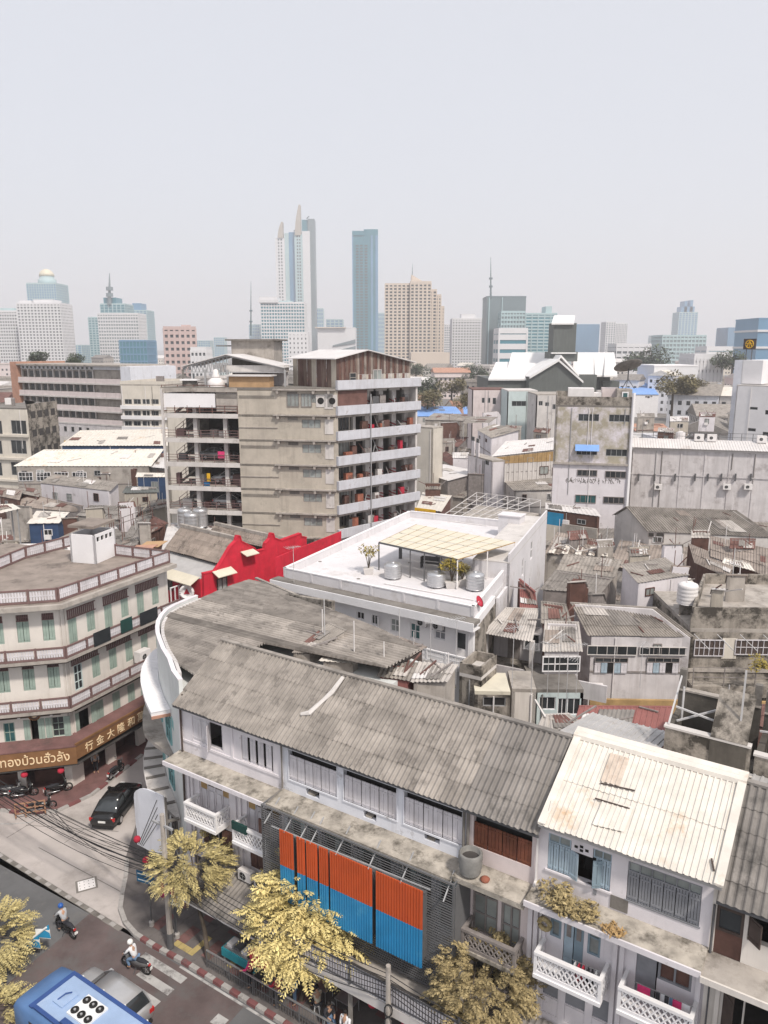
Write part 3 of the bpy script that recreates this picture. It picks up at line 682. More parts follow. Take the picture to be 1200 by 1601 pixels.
# pavements
pav=[S(80,3.6),S(80,-1.2),S(.3,-1.2),V((-12.8,43,0)),V((-14,48,0)),V((-13.4,52,0)),V((-9.5,60,0)),V((-7.5,65,0))]+kstreet[::-1]
PV=MB().prism(pav[::-1] if not ccw(pav) else pav,-.02,.13).build('pavement','pavement',kind='structure')
lbp=[V((-60,58.5,0))]+lbk[1:]+[V((-15,67,0)),V((-22,52,0)),V((-30,52,0))]
PL_=MB().prism(lbp if ccw(lbp) else lbp[::-1],-.02,.13).build('pavement_opposite','pavement_red',kind='structure')
line=kcurve[::-1]+[S(s,3.62) for s in [3.2+.55*k for k in range(1,60)]]
acc=[]; 
for i,(p,q) in enumerate(zip(line,line[1:])):
    L=(q-p).length; m=max(1,round(L/.55))
    for k in range(m): acc.append((p.lerp(q,k/m),p.lerp(q,(k+1)/m)))
for i,(p,q) in enumerate(acc):
    u=(q-p).normalized(); nn=V((u.y,-u.x,0)); g=u*.012
    MB().hexa([p+g+nn*.04,q-g+nn*.04,q-g-nn*.22,p+g-nn*.22]+[x+V((0,0,.155)) for x in (p+g+nn*.02,q-g+nn*.02,q-g-nn*.22,p+g-nn*.22)]).build('kerb_stone','kerb_red' if i%2 and i>12 else 'kerb_white',PV)
for i,(p,q) in enumerate(zip(lbk[1:],lbk[2:])):
    m=max(1,round((q-p).length/.8)); 
    for k in range(m):
        a,b=p.lerp(q,k/m),p.lerp(q,(k+1)/m); u=(b-a).normalized(); nn=V((u.y,-u.x,0)); g=u*.012
        MB().hexa([a+g+nn*.04,b-g+nn*.04,b-g-nn*.2,a+g-nn*.2]+[x+V((0,0,.15)) for x in (a+g+nn*.02,b-g+nn*.02,b-g-nn*.2,a+g-nn*.2)]).build('kerb_stone','kerb_red' if k%2 else 'kerb_white',PL_)
# paving slabs proud of the pavement bed and yellow tactile slabs
mats_=['pavement','pavement','pavement_red']
for i in range(26):
    for j in range(5):
        s=-.6+i*.62; d=.35+j*.62
        if s<0 and d>2.6: continue
        MB().fb(SH,s+.012,s+.608,.131,.137+.004*((i*7+j*3)%3),d+.012,d+.608).build('paving_slab',mats_[(i*5+j*j+i*j)%3],PV)
def tac(s0,s1,d0,d1): MB().fb(SH,s0,s1,.146,.153,d0,d1).build('tactile_slab','tactile',PV)
for k in range(4): tac(2.0+k*.36,2.34+k*.36,2.75,3.1)
for k in range(3): tac(3.1,3.42,1.7+k*.36,2.03+k*.36)
for k in range(5): tac(-2.3+.3*k,-2.03+.3*k,.55,.95)
for k in range(4): tac(5.3,5.62,1.2+k*.36,1.53+k*.36)

# ================================================================ SHOPHOUSE ROW
ZE,ZR,DR=11.8,14.15,-3.3
GR='shophouses in the grey roofed row'
def row_unit(label,s0,s1,wall,ops,ze=ZE,zr=ZR,dr=DR,led=9.0,group=None):
    t=T('shophouse',label,'shophouse',SH.pt((s0+s1)/2,0,-3.5),group)
    mb=MB(); wall_open(mb,SH,s0,s1,0,ze-.1,-.24,0,ops); 
    mb.fb(SH,s0,s1,0,ze-.1,-7.2,-6.98)
    for a,b in ((s0,s0+.2),(s1-.2,s1)):
        mb.fb(SH,a,b,0,ze-.1,-6.98,-.24)
        z=ze-.1; p=[SH.pt(a,z,0),SH.pt(b,z,0),SH.pt(b,z,-7.2),SH.pt(a,z,-7.2)]
        mb.hexa([p[0],p[1],SH.pt(b,z,dr),SH.pt(a,z,dr),SH.pt(a,z+.05,-.1),SH.pt(b,z+.05,-.1),SH.pt(b,zr-.12,dr),SH.pt(a,zr-.12,dr)])
        mb.hexa([SH.pt(a,z,dr),SH.pt(b,z,dr),p[2],p[3],SH.pt(a,zr-.12,dr),SH.pt(b,zr-.12,dr),SH.pt(b,z+.05,-7.1),SH.pt(a,z+.05,-7.1)])
    mb.build('wall',wall,t)
    MB().fb(SH,s0+.2,s1-.2,8.6,8.75,-6.97,-.25).build('floor_slab','dim',t)
    MB().fb(SH,s0+.2,s1-.2,5.5,5.65,-6.97,-.25).build('floor_slab','dim',t)
    return t
def row_roof(t,s0,s1,mat,ze=ZE,zr=ZR,dr=DR,ov=.5,pitch=.25,amp=.065,courses=4,per=5,kind='sine',seed=1,back=True):
    rf=MB().bar(SH.pt(s0,zr+.03,dr),SH.pt(s1,zr+.03,dr),.26,.10).build('roof',mat,t)
    sheets(rf,mat,SH.pt(s0,ze,ov),SH.pt(s1,ze,ov),SH.pt(s1,zr,dr),SH.pt(s0,zr,dr),pitch,amp,courses,per,kind=kind,seed=seed,name='roof_sheet')
    if back: sheets(rf,mat,SH.pt(s1,ze-.1,-7.6),SH.pt(s0,ze-.1,-7.6),SH.pt(s0,zr,dr),SH.pt(s1,zr,dr),pitch,amp,courses,per*2,kind=kind,seed=seed+9,name='roof_sheet')
    mb=MB().fb(SH,s0,s1,ze-.14,ze-.02,ov-.12,ov-.05); mb.build('gutter','galv' if kind!='sine' else 'steel_dark',rf)
    return rf
def ledge(t,s0,s1,z,dep=1.2,mat='moss_ledge',front='conc_light'):
    o=MB().hexa([SH.pt(s0,z-.2,dep),SH.pt(s1,z-.2,dep),SH.pt(s1,z-.2,0.003),SH.pt(s0,z-.2,0.003),SH.pt(s0,z-.06,dep),SH.pt(s1,z-.06,dep),SH.pt(s1,z+.05,.003),SH.pt(s0,z+.05,.003)]).build('ledge',mat,t)
    MB().fb(SH,s0,s1,z-.26,z-.03,dep,dep+.07).build('fascia',front,o)
    return o
R_=lambda *a:SH.rect(*a)
def fixr(r,z0=None,z1=None):
    s0,s1,a,b=r; return (s0,s1,z0 if z0 is not None else a,z1 if z1 is not None else b)
# ---- unit A: lavender white, by the curved corner
uA=(0.0,7.1)
wA=[fixr(R_(300,1128,349,1176),9.85,11.25),fixr(R_(376,1156,427,1206),9.75,11.15)]
dA=[(1.2,3.35,5.95,8.5),(4.6,6.75,5.95,8.5)]
mA=[(1.35,3.45,3.95,5.35),(4.7,6.6,3.85,5.3)]
A=row_unit('lavender white shophouse with lattice balconies next to the curved corner building',*uA,'lav',wA+dA+mA+[(.5,6.6,0,2.9)])
row_roof(A,*uA,'asb',seed=3); ledge(A,-.1,7.1,8.95,front='lav')
s0,s1,z0,z1=wA[0]; w_=s1-s0
leaf(SH,A,s0,s0+w_*.28,z0,z1,'shutter_white',-.06); leaf(SH,A,s0+w_*.285,s0+w_*.56,z0,z1,'shutter_white',-.06)
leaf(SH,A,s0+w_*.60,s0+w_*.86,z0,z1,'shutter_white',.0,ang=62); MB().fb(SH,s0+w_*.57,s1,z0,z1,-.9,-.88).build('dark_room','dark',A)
leaf(SH,A,s1-.1,s1,z0,z1,'shutter_white',-.05,planks=1)
s0,s1,z0,z1=wA[1]
for k in range(4): leaf(SH,A,s0+(s1-s0)*k/4+.02,s0+(s1-s0)*(k+1)/4-.13,z0,z1,'shutter_white',-.08,planks=2)
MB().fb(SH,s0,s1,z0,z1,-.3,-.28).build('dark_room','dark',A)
for (s0,s1,z0,z1),bal in zip(dA,((1.05,3.35),(4.5,6.8))):
    fr=win(SH,A,(s0,s1,z0,z1),4,1,'lav','shutter_white',-.12,.06,name='door_frame',tr=.72)
    w_=(s1-s0)/4
    for k in (0,3): MB().fb(SH,s0+w_*k+.07,s0+w_*(k+1)-.05,z0+1.25,z0+1.92,-.13,-.06).build('pane','wood_yellow',fr)
    for k in (1,2): MB().fb(SH,s0+w_*k+.07,s0+w_*(k+1)-.05,z0+1.5,z0+1.85,-.13,-.07).build('pane','brown_dark',fr)
    for k in range(4): MB().fb(SH,s0+w_*k+.10,s0+w_*(k+1)-.10,z0+.1,z0+1.2,-.13,-.08).build('door_panel','shutter_white',fr)
    balcony(SH,A,*bal,5.88,.82,1.0)
for s in (.35,.62,3.75,4.1): MB().fb(SH,s,s+.16,3.3,8.7,.003,.10).build('pilaster','lav',A)
MB().fb(SH,-.02,7.1,9.6,9.72,.003,.05).build('band','lav',A)
MB().fb(SH,0,.16,9.05,11.65,.004,.09).fb(SH,3.7,3.84,9.72,11.6,.004,.05).build('pilaster','lav',A)
s0,s1,z0,z1=mA[0]; leaf(SH,A,s0,s0+.55,z0,z1,'wood_brown',.0,ang=15); leaf(SH,A,s1-.6,s1,z0,z1,'wood_brown',.0,ang=12,hinge=1); MB().fb(SH,s0,s1,z0,z1,-.6,-.58).build('dark_room','dark',A)
MB().tube([SH.pt(s0+.9,z0,-.2),SH.pt(s0+.9,z1-.5,-.2),SH.pt(s0+1.2,z1-.25,-.2)],.04,6).build('pipe','lav',A)
s0,s1,z0,z1=mA[1]
for k in range(4): leaf(SH,A,s0+(s1-s0)*k/4,s0+(s1-s0)*(k+1)/4-.02,z0,z1,'wood_brown',-.05,planks=2)
MB().tube([SH.pt(7.12,11.6,.12),SH.pt(7.12,9.2,.12),SH.pt(7.12,9.0,1.2)],.05,6).build('downpipe','conc_dark',A)
# ---- unit B: bluish white with plank shutters and the slat screen
uB=(7.1,16.96)
wB=[fixr(R_(451,1183,527,1243),9.75,11.3),fixr(R_(537,1208,620,1277),9.75,11.3),fixr(R_(632,1240,722,1313),9.75,11.3)]
vB=[SH.rect(478,1231,499,1250),SH.rect(568,1265,588,1285),SH.rect(663,1299,687,1321)]
gB=[]; n_=9
for k in range(n_): gB.append((7.5+k*1.03,8.3+k*1.03,5.3,8.55))
B=row_unit('bluish white shophouse with plank shutters above a grey slat screen',*uB,'bluewhite',wB+[(a,b,max(c,9.12),min(d,9.62)) for a,b,c,d in vB]+gB+[(7.6,16.6,0,3.1)])
row_roof(B,*uB,'asb',seed=21); ledge(B,7.1,16.96,9.05,1.25,front='moss_ledge')
for s0,s1,z0,z1 in wB:
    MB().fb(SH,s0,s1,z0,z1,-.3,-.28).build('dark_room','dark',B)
    for k in range(3):
        q=s0+(s1-s0)*k/3; w_=(s1-s0)/3
        leaf(SH,B,q+.015,q+w_/2-.008,z0,z1-.28,'shutter_white',-.05,planks=2); leaf(SH,B,q+w_/2+.008,q+w_-.015,z0,z1-.28,'shutter_white',-.05,planks=2)
    MB().fb(SH,s0-.05,s1+.05,z0-.07,z0,-.1,.05).fb(SH,s0-.05,s0,z0,z1,-.1,.04).fb(SH,s1,s1+.05,z0,z1,-.1,.04).build('window_frame','bluewhite',B)
for a,b,c,d in vB:
    c,d=max(c,9.12),min(d,9.62); o=MB().fb(SH,a,b,c,d,-.4,-.38).build('vent_recess','brown_dark',B)
    MB().fb(SH,a+.08,b-.3,c+.02,d-.22,-.3,-.05).build('vent_block','moss_ledge',o)
for k,(a,b,c,d) in enumerate(gB):
    win(SH,B,(a,b,c,d),1,3,'paleteal','glass',-.14,.07,sub=True)
for k in range(n_+1): MB().fb(SH,7.18+k*1.03,7.42+k*1.03,4.6,8.75,.003,.12).build('pilaster','paleteal' if k%2 else 'bluewhite',B)
# slat screen: frame, slats, props
SC=T('slat_screen','dark grey horizontal slat screen hung before the bluish white shophouse','screen',SH.pt(12,3.6,1.6))
q0,q1,zt,zb=7.0,17.25,9.0,3.75
mb=MB()
for s in (q0,9.6,12.2,14.8,q1-.06): mb.fb(SH,s,s+.06,zb,zt,1.46,1.54)
mb.fb(SH,q0,q1,zt,zt+.06,1.46,1.54).fb(SH,q0,q1,6.2,6.26,1.45,1.53).fb(SH,q0,q1,zb-.06,zb,1.46,1.54)
for s in (q0,q1-.06): mb.fb(SH,s,s+.06,zt,zt+.05,.05,1.46).fb(SH,s,s+.06,zb,zb+.05,.05,1.46)
mb.build('frame','slat_grey',SC)
for k in range(int((zt-zb)/.12)):
    z=zb+.03+k*.12; top=z>8.0
    MB().fb(SH,q0+.06,q1-.06,z,z+(.028 if top else .055),1.54,1.565).build('slat','slat_grey',SC)
    MB().fb(SH,q0-.02,q0,z,z+.06,.1,1.5).build('slat','slat_grey',SC)
mb=MB().fb(SH,q1,q1+.04,zb,zt-.1,.1,1.45); mb.build('side_panel','slat_grey',SC)
for k,s in enumerate((7.5,8.7,9.6,10.2,11.6,13.3,14.9,16.9)):
    MB().bar(SH.pt(s,9.15,.75+.1*(k%2)),SH.pt(s+.15,8.55,2.05),.05).build('prop','steel',SC)
MB().bar(SH.pt(8,8.5,1.95),SH.pt(16.4,8.75,1.95),.05).build('rail','steel',SC)
def panel(x0,y0,x1,label,bz=4.95,mid=6.78):
    a,_=SH.pix(x0,y0,2.05); b,_=SH.pix(x1,y0+(x1-x0)*.36,2.05); t=T('ribbed_panel',label,'panel',SH.pt((a+b)/2,bz,2.05),'orange and blue ribbed facade panels')
    for nm,m,za,zb_ in (('upper_sheet','orange_panel',mid,8.6),('lower_sheet','blue_panel',bz,mid)):
        mb=MB(); n=max(2,round((b-a)/.13))
        for k in range(n):
            p=a+(b-a)*k/n; q=a+(b-a)*(k+1)/n; mb.fb(SH,p,p+(q-p)*.62,za,zb_,2.0,2.045).fb(SH,p+(q-p)*.62,q,za,zb_,2.0,2.015)
        mb.build(nm,m,t)
    mb=MB()
    mb.fb(SH,a+.05,b-.05,5.2,8.3,1.566,1.998)
    mb.build('bracket','steel_dark',t)
for x0,y0,x1,l in ((436,1303,457,'narrow orange and blue ribbed panel standing apart at the left end'),(463,1315,475,'narrowest orange ribbed panel, second from the left'),(478,1322,494.5,'orange ribbed panel third from the left'),(498,1333,511.5,'slim orange ribbed panel left of the two wide ones'),(515,1342,580.5,'wide orange and blue ribbed panel half behind the yellow tree'),(587,1371,660,'widest orange and blue ribbed panel at the right end')):
    panel(x0,y0,x1,l)
# ---- unit C: beige, red-brown wooden window
uC=(16.96,20.08)
wC=[(17.3,19.85,9.95,11.35)]; dC=[(17.35,18.5,6.0,8.6),(18.65,19.5,5.95,8.7)]
Cc=row_unit('narrow weathered beige shophouse with red brown wooden window',*uC,'pinkish',wC+dC+[(17.3,19.8,0,3.0),(17.4,19.6,3.7,5.4)])
row_roof(Cc,16.96,20.25,'asb_dark',seed=33); ledge(Cc,16.96,20.08,9.2,1.15,front='moss_ledge')
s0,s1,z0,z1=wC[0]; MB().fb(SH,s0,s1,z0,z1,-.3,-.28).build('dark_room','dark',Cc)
for k in range(4):
    q=s0+(s1-s0)*k/4; leaf(SH,Cc,q+.01,q+(s1-s0)/4-.01,z0,z1-.3,'wood_red',-.06,planks=4)
for s0,s1,z0,z1 in dC: 
    f=win(SH,Cc,(s0,s1,z0,z1),2,3,'wood_grey','glass_pale',-.1,.09,name='door')
win(SH,Cc,(17.4,19.6,3.7,5.4),3,2,'wood_grey','glass',-.1)
balcony(SH,Cc,17.3,19.7,5.75,.8,.9,'wood_grey',True,'moss_ledge')
for s in (17.0,19.85): MB().fb(SH,s,s+.18,3.2,9.0,.003,.12).build('pilaster','paleteal' if s<18 else 'lav',Cc)
for s in (16.9,17.1): MB().tube([SH.pt(s,11.6,.1),SH.pt(s,9.3,.1)],.06,6).build('downpipe','conc_dark',Cc)
# ---- unit W: white with white metal roof
uW=(20.08,26.47); ZW=12.3
wW=[(20.5,22.95,10.2,11.75),(23.55,26.1,10.15,11.75)]
dW=[(20.75,21.2,7.3,8.75),(21.3,22.1,6.25,8.85),(22.25,22.75,7.2,8.7),(24.1,26.05,6.35,8.9)]
mW=[(20.45,21.25,3.6,5.5),(21.45,22.35,3.6,5.5),(22.55,23.3,3.6,5.5),(24.2,26,3.6,5.5)]
Wt=row_unit('white shophouse with blue and grey shutters under a white metal roof',*uW,'lav',wW+dW+mW+[(20.6,26,0,3.1)],ze=ZW,zr=14.35,dr=-3.6)
row_roof(Wt,20.22,26.75,'metal_white',ZW,14.35,-3.6,.5,.21,.045,2,5,'rib',seed=41)
for s in (20.22,26.5): MB().hexa([SH.pt(s,ZW+.06,.52),SH.pt(s+.3,ZW+.06,.52),SH.pt(s+.3,14.42,-3.6),SH.pt(s,14.42,-3.6),SH.pt(s,ZW+.12,.52),SH.pt(s+.3,ZW+.12,.52),SH.pt(s+.3,14.48,-3.6),SH.pt(s,14.48,-3.6)]).build('verge_flashing','metal_white',Wt)
MB().hexa([SH.pt(20.2,14.2,-3.2),SH.pt(26.8,14.2,-3.2),SH.pt(26.8,14.2,-4.0),SH.pt(20.2,14.2,-4.0),SH.pt(20.2,14.36,-3.25),SH.pt(26.8,14.36,-3.25),SH.pt(26.8,14.5,-3.75),SH.pt(20.2,14.5,-3.75)]).build('ridge_cap','metal_white',Wt)
ledge(Wt,20.08,26.47,9.45,1.2,front='lav')
s0,s1,z0,z1=wW[0]; w_=s1-s0
win(SH,Wt,(s0,s0+w_*.36,z1-.38,z1),2,1,'shutter_blue','glass_pale',-.08,.04)
for k in range(4): leaf(SH,Wt,s0+w_*.09*k,s0+w_*.09*(k+1)-.01,z0,z1-.4,'shutter_blue',-.05,planks=2)
leaf(SH,Wt,s0+w_*.36,s0+w_*.52,z0,z1-.4,'shutter_blue',-.02,ang=22)
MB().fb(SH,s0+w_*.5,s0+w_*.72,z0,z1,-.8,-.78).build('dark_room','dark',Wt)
MB().fb(SH,s0+w_*.37,s0+w_*.71,z1-.42,z1,-.2,-.005).build('wall_infill','lav',Wt)
for a,b in ((.0,.0),(.16,.07),(.16,-.09),(.32,-.02)): MB().fb(SH,s0+w_*.42+a*1.3,s0+w_*.42+a*1.3+.13,z1-.24+b,z1-.13+b,-.003,.004).build('vent_hole','dark',Wt)
leaf(SH,Wt,s0+w_*.72,s0+w_*.86,z0,z1-.4,'shutter_bluedark',.0,planks=2,ang=30,hinge=1)
win(SH,Wt,(s0+w_*.72,s1,z1-.38,z1),2,1,'shutter_blue','glass_pale',-.08,.04)
for k in range(3): leaf(SH,Wt,s0+w_*(.76+.08*k),s0+w_*(.84+.08*k)-.01,z0,z1-.4,'shutter_blue',-.06,planks=2)
MB().fb(SH,s0-.06,s1+.06,z0-.08,z0,-.1,.07).build('sill','lav',Wt)
s0,s1,z0,z1=wW[1]; w_=(s1-s0)/6
fr=win(SH,Wt,(s0,s1,z1-.42,z1),6,1,'shutter_grey','glass_pale',-.07,.05)
for k in range(6): leaf(SH,Wt,s0+w_*k+.008,s0+w_*(k+1)-.008,z0,z1-.43,'shutter_grey',-.06,planks=4)
MB().fb(SH,s0-.04,s1+.04,z0-.06,z0,-.1,.03).build('sill','shutter_grey',Wt)
win(SH,Wt,dW[0],1,2,'shutter_bluedark','glass_pale',-.06,.1); win(SH,Wt,dW[2],1,2,'shutter_bluedark','glass_pale',-.06,.08)
s0,s1,z0,z1=dW[1]
for k in range(2):
    lf=leaf(SH,Wt,s0+(s1-s0)*k/2+.01,s0+(s1-s0)*(k+1)/2-.01,z0,z1,'shutter_blue' if k==0 else 'shutter_bluedark',-.06,planks=1,name='door')
    MB().fb(SH,s0+(s1-s0)*k/2+.11,s0+(s1-s0)*(k+1)/2-.11,z0+1.3,z0+2.1,-.03,-.012).build('door_panel','wood_grey',lf)
s0,s1,z0,z1=dW[3]
leaf(SH,Wt,s0,s0+.72,z0,z1,'shutter_grey',-.06,planks=1,name='door')
win(SH,Wt,(s0+.78,s1,z0+1.05,z1-.05),2,1,'shutter_grey','wood_brown',-.06,.09); MB().fb(SH,s0+.76,s1,z0,z0+1.04,-.14,-.03).build('wall_infill','lav',Wt)
for r in mW:
    f=win(SH,Wt,r,1,1,'lav','shutter_grey',-.06,.05,tr=.45)
    MB().fb(SH,r[0]+.06,r[1]-.06,r[2]+.06,r[2]+.8,-.07,-.03).build('window_panel','lav',f)
balcony(SH,Wt,20.5,23.15,6.2,.85,1.0); balcony(SH,Wt,23.75,26.35,6.3,.85,1.0)
for s in (20.1,20.42,23.25,23.5,26.2): MB().fb(SH,s,s+.17,3.2,9.2,.003,.13).build('pilaster','lav',Wt)
MB().tube([SH.pt(20.1,12.1,.1),SH.pt(20.1,9.55,.1),SH.pt(20.15,9.5,.4)],.06,6).tube([SH.pt(20.42,9.2,.2),SH.pt(20.42,3.2,.2)],.04,6).build('downpipe','plastic_white',Wt)
MB().fb(SH,23.0,23.65,9.58,10.12,.003,.03).build('wall_plate','conc_dark',Wt)
MB().fb(SH,22.35,22.47,9.85,10.15,.004,.03).build('hanging_cloth','shutter_grey',Wt)
MB().lathe(SH.pt(23.7,11.9,.1),[(.05,-.05),(.09,0),(.05,.06)],10).build('lamp','plastic_white',Wt)
# ---- unit R: cream with dark brown doors, right edge
uR=(26.47,40)
wR=[(26.62,27.5,9.3,11.5),(27.62,28.6,10.35,11.5),(28.7,33,10.35,11.5)]
Rr=row_unit('cream shophouse with dark brown doors at the right edge of the row',*uR,'lbwall',wR+[(27.1,27.75,6.2,8.4),(27.8,33,6.2,8.6)],ze=11.95,zr=14.3,dr=-3.45)
row_roof(Rr,26.62,40,'asb_dark',11.75,14.25,-3.45,.5,.27,.05,5,4,seed=51); ledge(Rr,26.47,40,9.35,1.25,'conc',front='lbwall')
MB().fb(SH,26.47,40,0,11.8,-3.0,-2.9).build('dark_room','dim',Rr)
s0,s1,z0,z1=wR[0]; f=win(SH,Rr,(s0,s1,z0+1.0,z1-.25),1,1,'brown_dark','glass',-.08,.1,name='door'); MB().fb(SH,s0,s1,z0,z0+1.0,-.12,-.04).build('door_panel','wood_brown',f)
win(SH,Rr,(28.75,33,10.4,11.4),4,1,'brown_dark','glass',-.1,.08)
leaf(SH,Rr,27.66,28.2,10.4,11.3,'brown_dark',.0,1,ang=40,name='window_leaf'); leaf(SH,Rr,27.12,27.7,6.3,8.3,'brown_dark',.0,1,ang=50,name='window_leaf')
for s in (26.47,26.85): MB().fb(SH,s,s+.15,3,9.1,.003,.1).build('pilaster','lbwall',Rr)
MB().tube([SH.pt(26.55,11.3,.1),SH.pt(26.55,9.4,.1)],.05,6).tube([SH.pt(26.65,9.0,.2),SH.pt(26.65,3,.2)],.035,6).build('downpipe','steel_dark',Rr)
# pale rear roof behind the white unit
sheets(Wt,'metal_grey',SH.pt(19.2,12.6,-9.0),SH.pt(23.1,12.6,-9.0),SH.pt(23.1,13.65,-4.3),SH.pt(19.2,13.7,-4.3),.3,.04,1,10,kind='rib',seed=61,name='rear_roof_sheet')
sheets(Wt,'metal_grey',SH.pt(23.1,13.2,-6.1),SH.pt(40,13.1,-6.1),SH.pt(40,13.6,-4.3),SH.pt(23.1,13.65,-4.3),.3,.04,1,10,kind='rib',seed=62,name='rear_roof_sheet')
MB().prism([SH.pt(19.4,0,-8.7),SH.pt(23.0,0,-8.7),SH.pt(23.0,0,-7.25),SH.pt(19.4,0,-7.25)],0,11.9).build('rear_wall','grey_wall',Wt)
# light patch strip across the grey roof
mb=MB(); p=SH.pt(8.6,13.9,-2.95); 
pts=[SH.pt(8.55,14.12,-3.0),SH.pt(8.45,13.6,-2.2),SH.pt(8.25,13.3,-1.75),SH.pt(7.95,12.85,-1.05),SH.pt(7.55,12.75,-.9)]
one(MB().tube(pts,[.1,.13,.1,.14,.09],6),'mortar_strip','conc_light','pale cement repair strip running down the long grey roof','repair strip')

# worn patches and seams on the white metal roof
def roof_pt(x,y,lift=.07):
    a,b,c=SH.pt(20,ZW,.5),SH.pt(26,ZW,.5),SH.pt(20,14.35,-3.6); N=(b-a).cross(c-a).normalized(); N=N if N.z>0 else -N
    r=ray(x,y); t=(a+N*lift-C0).dot(N)/r.dot(N); return C0+r*t
M('metal_worn',(.54,.46,.39),.7,.15,1.5,stain=(.38,.26,.19),amt=.4,ssc=1.2)
sheets(Wt,'metal_worn',roof_pt(938,1222),roof_pt(968,1230),roof_pt(984,1186),roof_pt(954,1177),.21,.03,1,99,kind='rib',name='patch_sheet',jit=.01)
sheets(Wt,'metal_white',roof_pt(925,1290),roof_pt(975,1302),roof_pt(990,1262),roof_pt(942,1250),.21,.03,1,99,kind='rib',name='patch_sheet',jit=.02)
for p_,q_ in (((938,1224),(992,1236)),((930,1248),(984,1264)),((1112,1342),(1116,1362)),((858,1268),(862,1252))): MB().bar(roof_pt(*p_,.10),roof_pt(*q_,.10),.06,.03).build('roof_seam','brown_dark',Wt)
# ================================================================ LEFT CORNER BUILDING (green shutters, gold shop sign)
lc=P(115,1232,0); f_=V((.974,.225,0)); LA=lc-f_*16; LE=V((-17.0,57.8,0))
F1=Fr(LA,lc); F2=Fr(lc,LE)
ops1=[];ops2=[]
for k in range(11):
    s=13.4-1.57*k
    for q in ((s,),(s+1.57,)) if k==0 else ((s,),): ops1+=[(q[0],q[0]+.76,10.97,12.9),(q[0]+.05,q[0]+.80,7.55,9.55)]
o2=[(11.93,12.63,3.93,5.37),(13.62,14.1,3.35,5.45),(15.0,15.75,4.0,5.45)]+[(9-1.6*k,9.7-1.6*k,3.93,5.37) for k in range(5)]
for k in range(6):
    s=.75+1.59*k; door=k in (0,2,4)
    ops2+=[(s,s+.72,10.25 if door else 10.7,12.15),(s+.12,s+.84,6.9 if k==0 else 7.2,8.75)]
d2=[(.95,2.0,2.8,5.3),(2.45,3.2,3.6,5.35),(4.05,4.8,3.0,5.35),(5.55,6.28,3.6,5.35),(6.9,7.9,3.0,5.35)]
LB=T('corner_building','cream corner building with green shutters and a gold shop sign','building',lc+V((-4,6,0)))
back=[LE+V((-15,6,0)),LA+V((-2,14,0))]
foot=[LA,lc,LE,back[0],back[1]]
shp1=[(13.0,15.5,0,2.1),(9.4,12.5,0,2.1),(5.5,8.8,0,2.1)]; shp2=[(1.0,3.2,0,2.3),(4.0,6.2,0,2.3),(7.0,9.6,0,2.3)]
shell(LB,foot,0,13.35,'lbwall',{0:ops1+o2+shp1,1:ops2+d2+shp2},.25)
MB().prism(foot,13.36,13.4).build('ceiling','conc',LB)
for z in (2.75,6.2,9.85): MB().prism([p.lerp(loc_of(foot),.06) for p in foot],z-.1,z).build('floor_slab','dim',LB)
def outset(pts,d):     # offset of the open polyline LA-lc-LE
    n1,n2=F1.n,F2.n; b=(n1+n2).normalized(); k=d/b.dot(n1)
    return [pts[0]+n1*d,pts[1]+b*k,pts[2]+n2*d]
e3=[LA,lc,LE]
# roof deck with wide eave, railings
ro=outset(e3,1.05); MB().slab([V((p.x,p.y,13.72)) for p in ro+[back[0],back[1]]],.3).build('roof_deck','conc',LB)
MB().slab([V((p.x,p.y,13.735)) for p in outset(e3,.7)+[back[0],back[1]]],.01).build('roof_screed','asb_brown',LB)
def panel_rail(par,pts,h,mat='brown_rail',pan='shutter_white',step=1.75):
    for a,b in zip(pts,pts[1:]):
        F=Fr(a,b); z=a.z; n=max(1,round(F.L/step)); w=F.L/n
        r=MB().fb(F,0,F.L,z+h-.1,z+h,-.06,.06).fb(F,0,F.L,z+.02,z+.14,-.06,.06)
        for k in range(n+1): r.fb(F,min(max(k*w-.06,0),F.L-.12),min(max(k*w-.06,0),F.L-.12)+.12,z,z+h+.02,-.07,.07)
        r=r.build('railing',mat,par)
        for k in range(n):
            mb=MB(); s0=k*w+.1; s1=(k+1)*w-.1; m=max(3,int((s1-s0)/.16)); q=(s1-s0)/m
            for j in range(m): mb.fb(F,s0+j*q+.012,s0+(j+1)*q-.03,z+.17,z+h-.13,-.02,.02)
            mb.fb(F,s0,s1,z+h*.5-.03,z+h*.5+.03,-.035,.035)
            mb.build('rail_panel',pan,r)
rr=[V((p.x,p.y,13.74)) for p in outset(e3,.35)]
panel_rail(LB,rr,.95); 
bl=V((*back[0][:2],13.74)); mid=rr[2].lerp(bl,.32)
panel_rail(LB,[rr[2],mid],.95)
panel_rail(LB,[V((*P(40,873,13.74)[:2],13.74)),V((*P(-60,915,13.74)[:2],13.74))][::-1],.95)
panel_rail(LB,[V((*P(40,873,13.74)[:2],13.74)),V((*P(127,850,13.74)[:2],13.74))],.95)
